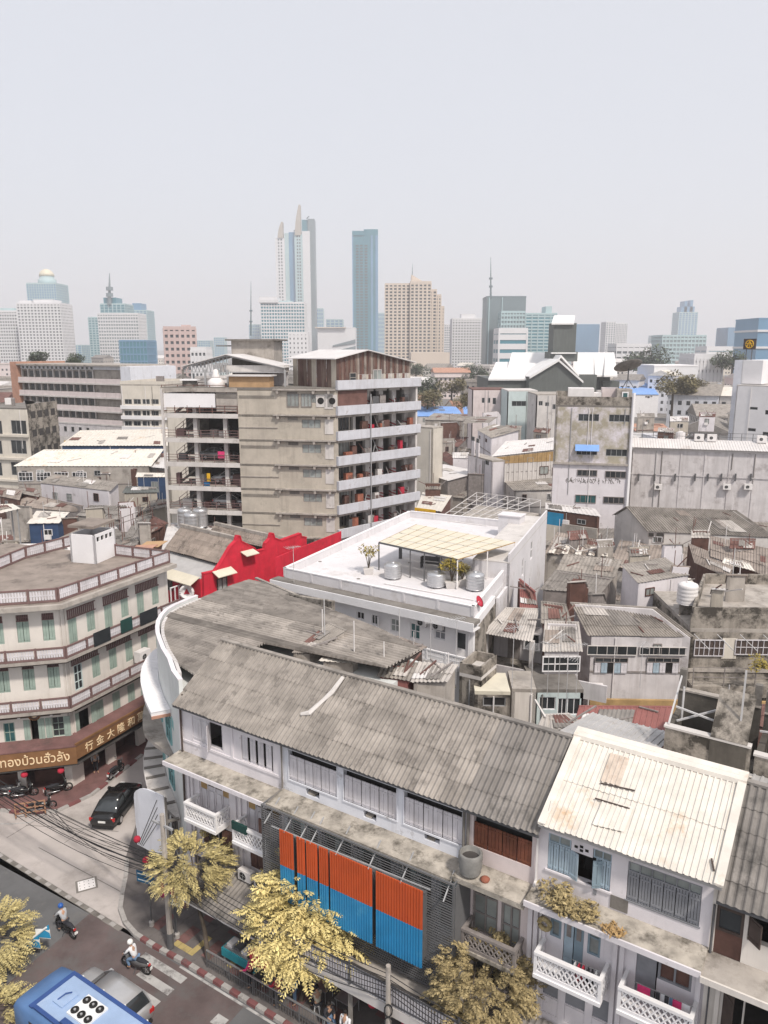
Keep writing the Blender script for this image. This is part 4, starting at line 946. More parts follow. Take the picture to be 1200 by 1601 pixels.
# white stair house on the roof
q=[P(131,882,13.74),P(178,868,13.74),P(174,858,13.74)]
a,b=P(150,882,13.74),P(182,868,13.74); F=Fr(a,b); u=(a-P(129,876,13.74)); 
SHs=[a,b,b-F.n*2.2,a-F.n*2.2]
sh=T('stair_house','small white stair house with a grey slab roof on the left building','stair house',V((*loc_of(SHs)[:2],13.74)))
shell(sh,SHs,13.74,16.0,'white',{0:[(.3+.55*k,.7+.55*k,15.4,15.78) for k in range(int((F.L-.4)/.55))]},.15)
mb=MB(); [mb.fb(F,.3+.55*k,.7+.55*k,15.4,15.78,-.14,-.12) for k in range(int((F.L-.4)/.55))]; mb.build('vent_recess','dark',sh)
MB().slab([V((p.x,p.y,16.22))+(p-loc_of(SHs)).normalized()*.5 for p in SHs],.2).build('roof_slab','asb_brown',sh)
# balconies
for z in (9.95,6.4):
    oo=outset(e3,1.0); bal=MB().slab([V((p.x,p.y,z)) for p in oo[:3]+[LE,lc,LA]],.22).build('balcony','conc',LB)
    panel_rail(LB,[V((p.x,p.y,z)) for p in outset(e3,.92)],.85)
    MB().slab([V((p.x,p.y,z-.225)) for p in outset(e3,.9)+[LE,lc,LA]],.1).build('balcony_beam','brown_dark',LB)
# windows: pair of green shutters with dark grille above
def gwin(F,r,gr=.42,op=False):
    s0,s1,z0,z1=r
    g=MB(); n=7
    for k in range(n): q=s0+(s1-s0)*k/n; g.fb(F,q+.01,q+(s1-s0)/n-.03,z1-gr,z1,-.1,-.06)
    g.fb(F,s0,s1,z1-gr-.05,z1-gr,-.12,.02).fb(F,s0,s1,z1-gr*.5-.02,z1-gr*.5+.02,-.1,-.055); g.build('grille','brown_rail',LB)
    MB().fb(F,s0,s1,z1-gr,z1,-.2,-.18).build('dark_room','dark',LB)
    m=(s0+s1)/2
    for a,b in ((s0,m),(m,s1)): leaf(F,LB,a+.012,b-.006,z0,z1-gr-.05,'green_shutter',-.05,planks=2)
for r in ops1: gwin(F1,r)
for r in ops2:
    m=(r[0]+r[1])/2
    if abs(r[0]-.87)<.01: win(F2,LB,r,2,3,'paleteal','glass',-.06,.06); continue
    for a,b in ((r[0],m),(m,r[1])): leaf(F2,LB,a+.012,b-.006,r[2],r[3],'green_shutter',-.05,planks=2)
for z0,z1 in ((12.2,12.75),(8.85,9.4)):
    for s in (.7,3.85,7.0):
        mb=MB(); n=14
        for k in range(n): mb.fb(F2,s+.17*k+.02,s+.17*k+.12,z0,z1,.003,.05)
        mb.fb(F2,s,s+2.45,z0-.06,z0,.003,.07).fb(F2,s,s+2.45,z1,z1+.06,.003,.07); mb.build('grille','brown_rail',LB)
for r in o2[:1]+o2[3:]: win(F1,LB,r,2,2,'green_shutter','glass_teal',-.08)
for r in (o2[1],o2[2],d2[0]):
    F=F2 if r is d2[0] else F1
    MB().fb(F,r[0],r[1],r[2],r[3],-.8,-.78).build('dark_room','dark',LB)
    leaf(F,LB,r[0]-.42,r[0]-.01,r[2],r[3],'green_shutter',.04,planks=2); leaf(F,LB,r[1]+.01,r[1]+.42,r[2],r[3],'green_shutter',.04,planks=2)
win(F1,LB,o2[2],2,3,'green_shutter','glass',-.12,.04)
for r in d2[1:]:
    m=(r[0]+r[1])/2
    for a,b in ((r[0],m),(m,r[1])): leaf(F2,LB,a+.012,b-.006,r[2],r[3],'green_shutter',-.05,planks=2)
MB().fb(F1,0,15.6,5.62,6.05,.003,.06).build('fascia','brown_dark',LB); MB().fb(F2,.6,10.3,5.5,6.05,.003,.06).build('fascia','brown_dark',LB)
em=T('round_emblem','round gold emblem on the dark band above the corner building door','emblem',F1.pt(13.85,5.4,.1))
mb=MB(); ctr=F1.pt(13.95,5.82,.12); mb.tube([ctr+F1.e*.36*math.cos(a)+V((0,0,.36*math.sin(a))) for a in [2*math.pi*k/20 for k in range(21)]],.06,6,False); mb.build('ring','gold_sign',em)
MB().tube([ctr-F1.n*.05,ctr+F1.n*.02],.2,14).build('medallion','sign_letter',em)
MB().tube([ctr-F1.n*.06,ctr-F1.n*.04],.38,18).build('disc','brown_rail',em)
for s in (12.9,14.95): MB().fb(F1,s,s+.16,5.62,5.85,.07,.2).build('wall_lamp','plastic_white',LB)
for s in (0,.35): MB().tube([F2.pt(.2+s,13.3,.06),F2.pt(.2+s,3.6,.06)],.05,6).build('downpipe','lbwall',LB)
# shop sign
SG=T('shop_sign','gold brown fascia sign with cream Thai and Chinese lettering','sign',lc+F1.n*1.3)
A1,Cn,E1=[V((p.x,p.y,0)) for p in outset(e3,1.35)]
G1=Fr(A1,Cn); G2=Fr(Cn,E1)
MB().fb(G1,0,G1.L,2.55,3.75,-.12,0).build('board','gold_sign',SG); MB().fb(G2,.0,G2.L-1.0,2.85,4.0,-.12,0).build('board','gold_sign',SG)
MB().slab([V((p.x,p.y,3.86)) for p in (A1,Cn,E1)]+[V((p.x,p.y,4.0)) for p in (LE,lc,LA)],.08).build('canopy','pavement_red',SG)
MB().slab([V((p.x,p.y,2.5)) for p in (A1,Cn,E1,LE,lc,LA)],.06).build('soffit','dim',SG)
txt('ทองบ้วนฮั่วลั้ง',G1,G1.L-4.75,2.88,.0,.86,'sign_letter',SG,.04,4.3)
for k,ch in enumerate('行金大隆和萬'): txt(ch,G2,.75+k*.98,3.06,.0,.72,'sign_letter',SG,.04,.66)
txt('ห้างทอง',G2,6.75,3.12,.0,.62,'sign_letter',SG,.04,2.1)
# shop interiors behind the openings
for F,L_ in ((F1,shp1),(F2,shp2)):
    for a,b,c,d in L_:
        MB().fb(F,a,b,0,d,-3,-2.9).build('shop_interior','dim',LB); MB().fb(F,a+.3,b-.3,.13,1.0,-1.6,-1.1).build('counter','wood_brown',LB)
        for k in range(3): MB().fb(F,a+.2+.6*k,a+.6+.6*k,1.1,1.6,-2.85,-2.6).build('goods',['cloth_red','cloth_cream','wood_yellow'][k],LB)
for s,F in ((13.2,F1),(15.5,F1),(11.0,F1)):
    p=F.pt(s,2.05,1.1); one(MB().lathe(p,[(.06,-.2),(.2,-.12),(.24,0),(.2,.12),(.06,.2)],12),'paper_lantern','cloth_red',{13.2:'red paper lantern left of the shop door under the gold sign',15.5:'red paper lantern at the corner under the gold sign',11.0:'red paper lantern near the left edge under the gold sign'}[s],'lantern','red lanterns under the gold sign',True)
for k,(s,z,w,m) in enumerate(((1.9,10.05,1.5,'black_cloth'),(4.4,10.15,1.1,'green_cloth'),(6.3,10.1,1.8,'black_cloth'))):
    one(MB().fb(F2,s,s+w,z-.1,z+.88,1.0,1.04),'hanging_cloth',m,('wide black cloth hung over the upper balcony rail, nearest the corner','dark green cloth hung over the middle of the upper balcony rail','black cloth hung over the far end of the upper balcony rail')[k],'cloth')
ac_unit(F2.pt(6.7,7.0,.6),math.atan2(F2.e.y,F2.e.x),'air conditioner unit on the lower balcony beside the curved building',(1.1,.6,.9))

# ================================================================ CURVED CORNER BUILDING
kp=[SH.pt(0,0,-.05)]+[V((x,y,0)) for x,y in ((-11.45,38.75),(-12.12,40.39),(-12.9,41.9),(-13.5,43.29),(-13.95,44.4),(-14.28,45.45),(-14.55,46.6),(-14.67,47.82),(-14.62,48.8),(-14.35,49.75),(-13.9,50.7),(-13.3,51.8))]
KB=T('curved_building','corner building with a curved white and teal front and canopies','building',(-9,46,0))
kb=[V((-9.78,56.35,0)),V((-3.6,48.9,0)),V((2.3,42.3,0)),V((.4,39.4,0)),SH.pt(.35,0,-7.35),SH.pt(.02,0,-7.3)]
Kfoot=(kp+kb)
MB().prism(Kfoot if ccw(Kfoot) else Kfoot[::-1],0,11.9).build('wall','kwhite',KB)
def knorm(k):
    a=kp[max(k-1,0)]; b=kp[min(k+1,len(kp)-1)]; t=(b-a).normalized(); return V((-t.y,t.x,0))
def ribbon(i0,i1,d0,d1,za,zb,mat,name,taper=False):
    mb=MB()
    for k in range(i0,i1):
        n0,n1=knorm(k),knorm(k+1); f0=f1=1
        if taper: f0=min(1,(k-i0)/2+.12); f1=min(1,(k+1-i0)/2+.12)
        p=[kp[k]+n0*d0,kp[k+1]+n1*d0,kp[k+1]+n1*d1*f1,kp[k]+n0*d1*f0]
        mb.hexa([V((q.x,q.y,za if j<2 else za-.0)) for j,q in enumerate(p)]+[V((q.x,q.y,zb)) for q in p])
    return mb.build(name,mat,KB)
ribbon(0,12,-.2,.0,11.9,12.95,'kwhite','parapet'); ribbon(0,12,-.22,.03,12.95,13.02,'lav','coping')
ribbon(1,12,-.5,-.31,12.5,12.82,'metal_pale','gutter')
ribbon(2,12,.02,1.1,9.7,9.95,'white','canopy'); 
mb=MB()
for k in range(2,12):
    for j in range(5):
        a=kp[k].lerp(kp[k+1],j/5); n0=knorm(k).lerp(knorm(k+1),j/5); mb.bar(a+n0*.1+V((0,0,9.96)),a+n0*1.08+V((0,0,9.96)),.07,.03)
mb.build('canopy_rib','white',KB)
p=kp[2]+knorm(2)*.05; q=kp[2]+knorm(2)*1.1; u=(kp[2]-kp[1]).normalized()*.06
MB().hexa([p-u+V((0,0,9.55)),q-u+V((0,0,9.55)),q-u*.1+V((0,0,9.55)),p-u*.1+V((0,0,9.55)),p-u+V((0,0,9.72)),q-u+V((0,0,9.72)),q-u*.1+V((0,0,9.72)),p-u*.1+V((0,0,9.72))]).build('canopy_end','orange_tile',KB)
ribbon(2,12,.02,1.15,6.9,7.15,'conc','canopy',True); ribbon(1,11,.02,1.3,3.9,4.1,'conc_light','canopy',True)
for k in range(1,11):
    a=kp[k]; n0=knorm(k); MB().bar(a+n0*.1+V((0,0,4.13)),a+n0*1.25+V((0,0,4.13)),.22,.08).build('canopy_joint','conc_dark',KB)
def kwin(k,z0,z1,f0,f1,mat='teal'):
    F=Fr(kp[k+1],kp[k]); F.n=knorm(k); L=(kp[k+1]-kp[k]).length; a,b=L*f0,L*f1
    o=win(F,KB,(a,b,z0,z1),2,2,mat,'glass',.04,.07)
for k in (2,4,6,8):
    kwin(k,7.6,9.3,.1,.9); kwin(k,4.7,6.5,.1,.9); kwin(k,.6,3.2,.05,.95,'wood_grey')
MB().fb(Fr(kp[2],kp[0]),.2,1.6,9.0,9.6,.01,.05).build('teal_panel','teal',KB)
MB().tube([kp[0]+V((.15,.0,12.2)),kp[0]+V((.05,-.18,11.7)),kp[0]+V((.05,-.2,9.2)),kp[0]+V((0,-.2,5.5))],.06,6).build('downpipe','brown_dark',KB)
# its big roof: corrugations run along the row
K_right=[V((-9.9,56.6,0)),V((-3.5,48.9,0)),V((2.45,42.2,0)),V((.1,39.2,0)),SH.pt(.1,0,-7.4),SH.pt(.06,0,-.3)]
def hit(p,dv,poly):
    best=None
    for a,b in zip(poly,poly[1:]):
        d=b-a; det=dv.x*(-d.y)+dv.y*d.x
        if abs(det)<1e-6: continue
        r=a-p; t=(r.x*(-d.y)+r.y*d.x)/det; u=(dv.x*r.y-dv.y*r.x)/det
        if t>.3 and -.02<=u<=1.02 and (best is None or t>best): best=t
    return p+dv*best if best else None
Kroof=MB().bar((-9.8,56.4,12.85),(-3.5,48.8,12.95),.2,.12).build('roof','asb',KB)
lp=[]
for k in range(0,13):
    lp.append(kp[k]-knorm(k)*.36)
lp=[SH.pt(.3,0,-1.2)]+lp[2:]+[V((-12.3,53.0,0)),V((-11.3,54.8,0)),V((-10.3,56.2,0))]
zz=lambda p,q:12.15
prev=None
for k,p in enumerate(lp):
    h=hit(p,SH.e,K_right) or p+SH.e*.6
    cur=(V((p.x,p.y,12.72)),V((h.x,h.y,12.72+.012*(h-p).length)))
    if prev: sheets(Kroof,'asb_k',prev[0],cur[0],cur[1],prev[1],.3,.10,max(1,round((prev[1]-prev[0]).length/3)),4,seed=80+k,name='roof_sheet')
    prev=cur
# mossy party wall behind it
a,b=P(452,925,13.6),P(519,940,13.6); F=Fr(P(405,906,13.3),P(518,945,13.3)); 
one(MB().hexa([F.pt(0,11.8,0),F.pt(F.L,11.8,0),F.pt(F.L,11.8,-.3),F.pt(0,11.8,-.3),F.pt(0,12.5,0),F.pt(F.L,13.5,0),F.pt(F.L,13.5,-.3),F.pt(0,12.5,-.3)]),'parapet_wall','mossy','stained old parapet wall between the big grey roof and the white building','wall')
# dormer, white patch and lean-to on that roof
shed('small raised roof piece with dark gap on the big grey roof',P(455,1021,12.7),P(482,1022,12.7),P(541,986,13.3),P(513,974,13.3),'conc','asb',11.9,'roof','raised_roof',.2,.035,1,4,inset=.15,seed=5)
shed('bright white corrugated patch beside the raised roof piece',P(497,1034,12.55),P(556,1038,12.55),P(567,1024,12.75),P(524,1009,12.75),'conc','metal_white',11.9,'roof','metal_patch',.3,.03,1,20,'rib',inset=.3,seed=6)
shed('plain grey brown lean-to roof in front of the white building',P(566,1032,12.3),P(622,1040,12.3),P(666,1012,12.0),P(620,995,12.1),'brown_dark','asb_brown',8,'roof','lean_to',.4,.01,2,6,inset=.3,seed=7)
shed('broken pale sheet roof behind the long ridge',P(640,1068,11.9),P(700,1066,11.9),P(716,1040,12.1),P(654,1036,12.4),'conc','asb_light',8,'roof','broken_roof',.25,.05,2,3,inset=.3,seed=8,jit=.08)
shed('grey sheet roof next to a rusty brick patch behind the ridge',P(588,1058,12.0),P(640,1065,12.0),P(655,1037,12.4),P(600,1036,12.5),'rust_red','asb',8,'roof','sheet_roof',.25,.05,2,3,inset=.2,seed=9,jit=.05)
# ================================================================ WHITE ROOF-TERRACE BUILDING
ZP=12.5
w0,w1,w2,w3=[P(*q,ZP) for q in ((443,887),(741,948),(847,819),(640,798))]
wf=[V((p.x,p.y,0)) for p in (w0,w1,w2,w3)]
WR=T('white_building','white building with a flat roof terrace, pergola and parapet','building',loc_of(wf))
FW=Fr(wf[0],wf[1]); FE=Fr(wf[1],wf[2])
def wr_(x0,y0,x1,y1): return FW.rect(x0,y0,x1,y1)
wo=[wr_(557,955,569,970),wr_(580,960,590,978),wr_(610,966,625,990),wr_(641,973,656,1001),wr_(679,975,696,1002),wr_(713,987,728,1018)]
wo=[(a,b,max(c,8.9),min(d,11.15)) for a,b,c,d in wo]
eo=[FE.rect(*q) for q in ((815,855,822,870),(830,843,840,868),(826,895,832,912))]
lower=[(1+2.3*k,2+2.3*k,5.2,6.8) for k in range(7)]
shell(WR,wf,0,11.5,'white',{0:wo+lower,1:[]},.25)
MB().slab([V((p.x,p.y,11.75)) for p in wf],.24).build('roof_deck','clean_white',WR)
n4=4
for k in range(4):
    F=edge(wf,k); mb=MB().fb(F,0,F.L,11.753,ZP-.08,-.16,-.004); o=mb.build('parapet','clean_white',WR)
    MB().fb(F,-.02,F.L+.02,ZP-.08,ZP,-.2,.03).build('coping','white',o)
    m=round(F.L/3)
    for j in range(m+1): s=min(max(j*F.L/m-.1,0),F.L-.2); MB().fb(F,s,s+.2,11.755,ZP-.081,-.20,.03).build('pier','clean_white',o)
# eave ledge on the front
lg=MB().fb(FW,-.6,FW.L+.5,11.42,11.66,.003,.95).build('eave','conc_dark',WR); MB().fb(FW,-.6,FW.L+.5,11.0,11.62,.952,1.05).build('fascia','white',lg)
MB().fb(FW,-.6,FW.L+.5,11.0,11.1,.003,.95).build('soffit','white',lg)
MB().fb(FE,0,5.5,11.0,11.6,.003,.25).build('fascia','white',WR)
for k,r in enumerate(wo): win(FW,WR,r,2 if k!=5 else 1,2 if k in(2,3,4) else 1,'white',['dark','glass','glass_pale','glass_teal','shutter_grey','glass'][k],-.1,.07)
for r in lower: win(FW,WR,r,2,1,'white','glass',-.1)
MB().fb(FW,FW.L-9,FW.L+.3,8.15,8.4,.003,1.6).build('terrace_floor','conc_light',WR)
panel_rail(WR,[FW.pt(FW.L-9,8.4,1.5),FW.pt(FW.L+.2,8.4,1.5)],.85,'white','white',1.6)
MB().tube([FW.pt(FW.L-.3,11,.1),FW.pt(FW.L-.3,8.3,.1)],.05,6).build('downpipe','white',WR)
leaf(FW,WR,*wo[5],'white',.02,1,ang=60,name='door_leaf')
leaf(FW,WR,wo[1][1],wo[1][1]+.7,wo[1][2],wo[1][3],'white',.02,1,ang=50,name='door_leaf')
for k in (660,684):
    s,z=FW.pix(k,972,.3); ac_unit(FW.pt(s,10.3,.3),math.atan2(FW.e.y,FW.e.x),'air conditioner on the white building wall, '+('left of the pair' if k==660 else 'right of the pair'))
# stained side wall: older block stuck to the right flank
fl=T('stained_flank','stained dark concrete flank along the right side of the white building','wall',FE.pt(2,0,.2))
MB().fb(FE,.3,6.8,0,10.95,.01,.28).build('wall','mossy',fl)
ew=T('white_annex','tall white annex with small windows at the back right of the white terrace','building',FE.pt(16,0,-1.5))
s1,_=FE.pix(790,905); 
an=[FE.pt(9.5,0,.45),FE.pt(FE.L+.2,0,.45),FE.pt(FE.L+.2,0,-2.6),FE.pt(9.5,0,-2.6)]
eo=[]
shell(ew,an,0,13.1,'clean_white',{0:[(5.5,6.3,10.4,12.0),(9.5,10.6,10.9,12.6),(3.9,4.6,7.6,8.8),(8.6,9.4,7.2,8.6)]},.2)
for r in ((5.5,6.3,10.4,12.0),(9.5,10.6,10.9,12.6),(3.9,4.6,7.6,8.8),(8.6,9.4,7.2,8.6)): win(edge(an,0),ew,r,1,2,'white','glass',-.1)
MB().slab([V((p.x,p.y,13.2)) for p in an],.09).build('roof_slab','conc_light',ew)
Fq=edge(an,0); MB().fb(Fq,0,Fq.L,13.2,13.9,-.15,0).build('parapet','clean_white',ew)
a2=P(755,850,11.8)
one(MB().fb(Fr(P(778,838,11.8),P(812,842,11.8)),0,2.2,11.76,13.9,-1.6,0).fb(Fr(P(778,838,11.8),P(812,842,11.8)),-.1,2.3,13.9,14.0,-1.7,.1),'stair_box','clean_white','white stair box behind the pergola roof','stair house')
one(MB().fb(FE,5.6,8.8,0,11.4,.3,.5),'white_wall_panel','clean_white','flat white wall panel on the flank right of the red dish','wall')
# pergola
pc=[P(592,848,14.15),P(715,875,14.15),P(805,848,14.15),P(651,820,14.15)]
PG=T('pergola','pergola with a cream panel roof on black posts on the white terrace','pergola',V((*loc_of(pc)[:2],11.76)))
def bil(u,v): return pc[0].lerp(pc[1],u).lerp(pc[3].lerp(pc[2],u),v)
for i in range(9):
    for j in range(4):
        q=[bil((i+.04)/9,(j+.04)/4),bil((i+.96)/9,(j+.04)/4),bil((i+.96)/9,(j+.96)/4),bil((i+.04)/9,(j+.96)/4)]
        MB().slab([p+V((0,0,.03)) for p in q],.025).build('roof_panel','canvas_cream',PG)
for i in range(10): MB().bar(bil(i/9,0),bil(i/9,1),.06).build('rafter','wood_yellow',PG)
for j in range(5): MB().bar(bil(0,j/4)-V((0,0,.05)),bil(1,j/4)-V((0,0,.05)),.06).build('purlin','wood_yellow',PG)
for u,v,w in ((0,0,.12),(.42,.0,.10),(.6,.0,.1),(.8,0,.1),(1,0,.1),(0,.55,.3),(.33,.75,.2),(0,1,.12),(1,1,.12),(.5,1,.12),(1,.5,.1)):
    p=bil(u,v); MB().bar((p.x,p.y,11.76),(p.x,p.y,p.z-.05),w).build('post','steel_dark' if u<1 else 'plastic_white',PG)
MB().bar(bil(0,0)-V((0,0,.02)),bil(1,0)-V((0,0,.02)),.08,.14).build('edge_beam','steel_dark',PG)
# terrace things
for k,(x,y,r,h) in enumerate(((614,904,.7,1.2),(682,917,.74,1.1),(742,922,.7,1.3))):
    tank(P(x,y,11.76),r,h,('round steel water tank by the left end of the terrace front','round steel water tank in the middle of the terrace front','round steel water tank by the right end of the terrace front')[k],group='steel water tanks on the white terrace')
M('leaf_yellow',(.30,.235,.05),.7,.3,3,rnd=.1); M('leaf_olive',(.16,.135,.045),.75,.3,3,rnd=.1); M('leaf_tan',(.27,.20,.075),.75,.3,3,rnd=.1); M('leaf_green',(.07,.10,.045),.8,.3,2,rnd=.1)
def leaves(mb,c,r,n,size,rg,flat=1.0):
    for _ in range(n):
        a=rg.uniform(0,6.283); z=rg.uniform(-1,1); q=(1-z*z)**.5; k=r*rg.uniform(.25,1)**.5
        p=V(c)+V((q*math.cos(a),q*math.sin(a),z*flat))*k
        u=V((rg.uniform(-1,1),rg.uniform(-1,1),rg.uniform(-.6,.4))).normalized(); w=u.cross(V((rg.uniform(-.4,.4),rg.uniform(-.4,.4),1))).normalized()
        s=size*rg.uniform(.6,1.3); mb.face(p-u*s,p+w*s*.38,p+u*s,p-w*s*.38)
def pot_plant(p,label,h=2.0,r=.6,mat='leaf_olive',n=220,stems=4,seed=1,pot='conc_light',pw=.42,group=None):
    t=T('potted_plant',label,'potted plant',p,group,local=True); rg=random.Random(seed)
    MB().hexa([(-pw*.8,-pw*.8,0),(pw*.8,-pw*.8,0),(pw*.8,pw*.8,0),(-pw*.8,pw*.8,0),(-pw,-pw,.5),(pw,-pw,.5),(pw,pw,.5),(-pw,pw,.5)]).build('pot',pot,t)
    mb=MB(); lf=MB()
    for k in range(stems):
        a=k*6.283/stems+rg.uniform(-.4,.4); e=V((r*.6*math.cos(a),r*.6*math.sin(a),h*rg.uniform(.65,.95)))
        mb.tube([(0,0,.45),(e.x*.35,e.y*.35,h*.5),tuple(e)],[.045,.03,.015],5); leaves(lf,e,r*.6,n//stems,.16,rg,.8)
    mb.build('stem','bark',t); lf.build('foliage',mat,t); return t
pot_plant(P(576,897,11.76),'small yellow green tree in a square white pot on the terrace',2.6,.8,'leaf_yellow',200,4,3)
pot_plant(P(706,918,11.76),'bushy yellow shrub in a planter beside the steel tanks',2.5,.9,'leaf_yellow',420,6,4,pw=.55)
pot_plant(P(722,915,11.76),'lower dark shrub in a planter between bush and tank',1.6,.6,'leaf_olive',220,5,5)
b=T('bench','small black garden bench under the pergola','bench',P(673,888,11.76),local=True); b.rotation_euler.z=R(-20)
MB().cube(-.9,.9,-.25,.25,.4,.46).build('seat','steel_dark',b); MB().cube(-.9,.9,.22,.28,.55,.95).build('backrest','steel_dark',b)
for x in (-.8,.8): MB().cube(x-.05,x+.05,-.25,.28,0,.95).build('leg','steel_dark',b)
ac_unit(P(692,874,11.76),R(-30),'air conditioner unit standing under the pergola',(1.2,.5,1.1))
ds=T('satellite_dish','small red satellite dish on the right end of the terrace parapet','satellite dish',FE.pt(1.2,ZP,.1),local=True)
MB().lathe((0,0,0),[(.02,-.10),(.25,-.07),(.42,.0),(.43,.01),(.24,-.05),(.02,-.08)],16).build('dish','cloth_red',ds,True).rotation_euler=(R(60),0,R(60))
MB().tube([(0,0,-.3),(0,0,-.06)],.03,6).build('mast','steel',ds)
yagi(FW.pt(1.6,11.66,.6),3.0,.6,'thin television antenna at the left corner of the white terrace')
# ================================================================ RED SHRINE BUILDING
ra,rb=P(318,900,8.0),P(480,842,9.0); FRD=Fr(ra,rb)
RD=T('red_building','bright red walled building with curved gables and old tile roofs','building',FRD.pt(6,0,-3))
def rp(x,y): return FRD.pix(x,y)
out=[(318,940),(318,897),(336,893),(345,881),(360,855),(369,846),(371,838),(375,838),(377,846),(398,857),(399,862),(414,859),(415,850),(422,842),(424,834),(427,834),(429,841),(440,845),(470,834),(471,839),(479,840),(480,870)]
q=[rp(*o) for o in out]; zb=0
mb=MB(); i=0; fr=[FRD.pt(s,max(z,0),0) for s,z in q]; 
base=[FRD.pt(q[0][0],0,0)]+fr[1:-1]+[FRD.pt(q[-2][0],0,0)]
n=len(base); mb.v=[p for p in base]+[p-FRD.n*.35 for p in base]
mb.f=[tuple(range(n)),tuple(reversed(range(n,2*n)))]+[(k,n+k,n+(k+1)%n,(k+1)%n) for k in range(n)]
mb.build('gable_wall','red_paint',RD)
mb=MB()
for a,b in zip(base[1:],base[2:-1]): mb.bar(a-FRD.n*.17,b-FRD.n*.17,.46,.12)
mb.build('wall_coping','red_paint',RD)
s_a,s_b=q[0][0],q[-2][0]
def RF(s,z,d): return FRD.pt(s,z,d)
MB().fb(FRD,s_a,s_a+.3,0,7.6,-9.2,-.36).build('front_wall','red_paint',RD); MB().fb(FRD,s_a,s_b,0,7.4,-9.5,-9.2).build('side_wall','red_paint',RD)
MB().fb(FRD,s_b-.3,s_b,0,8.4,-9.2,-.36).build('rear_wall','beige_old',RD)
FT=Fr(RF(s_a,0,-9.2),RF(s_a,0,-.0)); 
for a in (2.6,5.6,):
    win(FT,RD,(a,a+1.5,5.4,7.0),2,1,'brown_dark','glass',.05,.08)
win(FRD,RD,(s_a+1.7,s_a+3.0,5.9,7.3),2,1,'brown_dark','glass_pale',.06,.1)
def awn(pts,mat,name='awning'): MB().slab(pts,.08).build(name,mat,RD)
awn([RF(s_a+1.2,7.75,1.0),RF(s_a+3.6,7.75,1.0),RF(s_a+3.6,8.2,.02),RF(s_a+1.2,8.2,.02)],'canvas_cream')
sm,zm=rp(385,866); awn([RF(sm-.8,zm+.1,1.0),RF(sm+.9,zm+.1,1.0),RF(sm+.9,zm+.4,.02),RF(sm-.8,zm+.4,.02)],'canvas_cream')
awn([FT.pt(2.0,7.15,1.1),FT.pt(8.6,7.15,1.1),FT.pt(8.6,7.75,-.1),FT.pt(2.0,7.75,-.1)],'canvas_cream')
# roofs: two gabled halls with a flat link between
g1,g1z=rp(372,842); g2,g2z=rp(425,838); e1,e1z=rp(345,881); e2,e2z=rp(398,860); e3_,_=rp(414,858); e4,e4z=rp(444,848)
def tile(s0,z0,s1,z1,name,seed,d0=-9.6,d1=-.35):
    sheets(RD,'asb_brown' if seed%2 else 'asb_light',RF(s0,z0,d0),RF(s0,z0,d1),RF(s1,z1,d1),RF(s1,z1,d0),.36,.11,6,5,ov=.1,seed=seed,name=name,jit=.05)
tile(e1,e1z-.1,g1,g1z-.15,'tile_row',91); tile(e2,e2z-.05,g1,g1z-.15,'tile_row',92)
tile(e3_,e2z,g2,g2z-.15,'tile_row',93); tile(e4,e4z-.1,g2,g2z-.15,'tile_row',94)
for g,z in ((g1,g1z),(g2,g2z)): MB().bar(RF(g,z,-9.7),RF(g,z,-.3),.35,.35).build('ridge','conc',RD)
MB().slab([RF(e2,e2z-.6,-9.5),RF(e2,e2z-.6,-.36),RF(e3_,e2z-.6,-.36),RF(e3_,e2z-.6,-9.5)],.1).build('link_roof','metal_pale',RD)
MB().slab([RF(s_a,7.7,-9.4),RF(s_a,7.7,-.36),RF(e1+.4,8.4,-.36),RF(e1+.4,8.4,-9.4)],.1).build('porch_roof','metal_grey',RD)
MB().slab([RF(e4-.3,e4z-.3,-9.4),RF(e4-.3,e4z-.3,-.36),RF(s_b,8.6,-.36),RF(s_b,8.6,-9.4)],.1).build('rear_roof','asb',RD)
# low red wall towards the car park
a,b=P(430,872,9.5),P(533,831,9.5); one(MB().hexa([V((a.x,a.y,0)),V((b.x,b.y,0)),V((b.x,b.y+.3,0)),V((a.x,a.y+.3,0)),V((a.x,a.y,9.5)),V((b.x,b.y,9.5)),V((b.x,b.y+.3,9.5)),V((a.x,a.y+.3,9.5))]),'boundary_wall','red_paint','long low red boundary wall running back beside the white terrace','wall')
em=T('shrine_emblem','round white emblem with a red heart mark on the gate of the red building','emblem',P(293,924,6.2))
c=P(293,924,6.2)+V((0,-.4,0)); mb=MB(); mb.tube([c+V((.62*math.cos(a),0,.62*math.sin(a))) for a in [2*math.pi*k/20 for k in range(21)]],.16,6,False); mb.build('ring','white',em)
MB().tube([c+V((0,.05,0)),c+V((0,.12,0))],.6,18).build('disc','white',em); MB().hexa([c+V(p) for p in ((-.3,0,-.2),(.3,0,-.2),(.3,.04,-.2),(-.3,.04,-.2),(-.03,0,.34),(.03,0,.34),(.03,.04,.34),(-.03,.04,.34))]).build('mark','cloth_red',em)
MB().bar(c+V((0,.1,-.6)),V((c.x,c.y+.1,0)),.15).build('post','white',em)
gt=T('white_gate','white openwork gate between the curved building and the red shrine','gate',P(275,950,4.5))
a,b=P(268,952,4.5),P(306,938,4.5); F=Fr(a,b)
mb=MB().fb(F,0,F.L,0,5.2,-.1,0); mb.build('panel','white',gt)
for k in range(6):
    MB().fb(F,k*F.L/6,k*F.L/6+.1,5.2,6.6,-.1,0).build('picket','white',gt)
MB().fb(F,0,F.L,6.6,6.7,-.1,0).build('rail','white',gt)

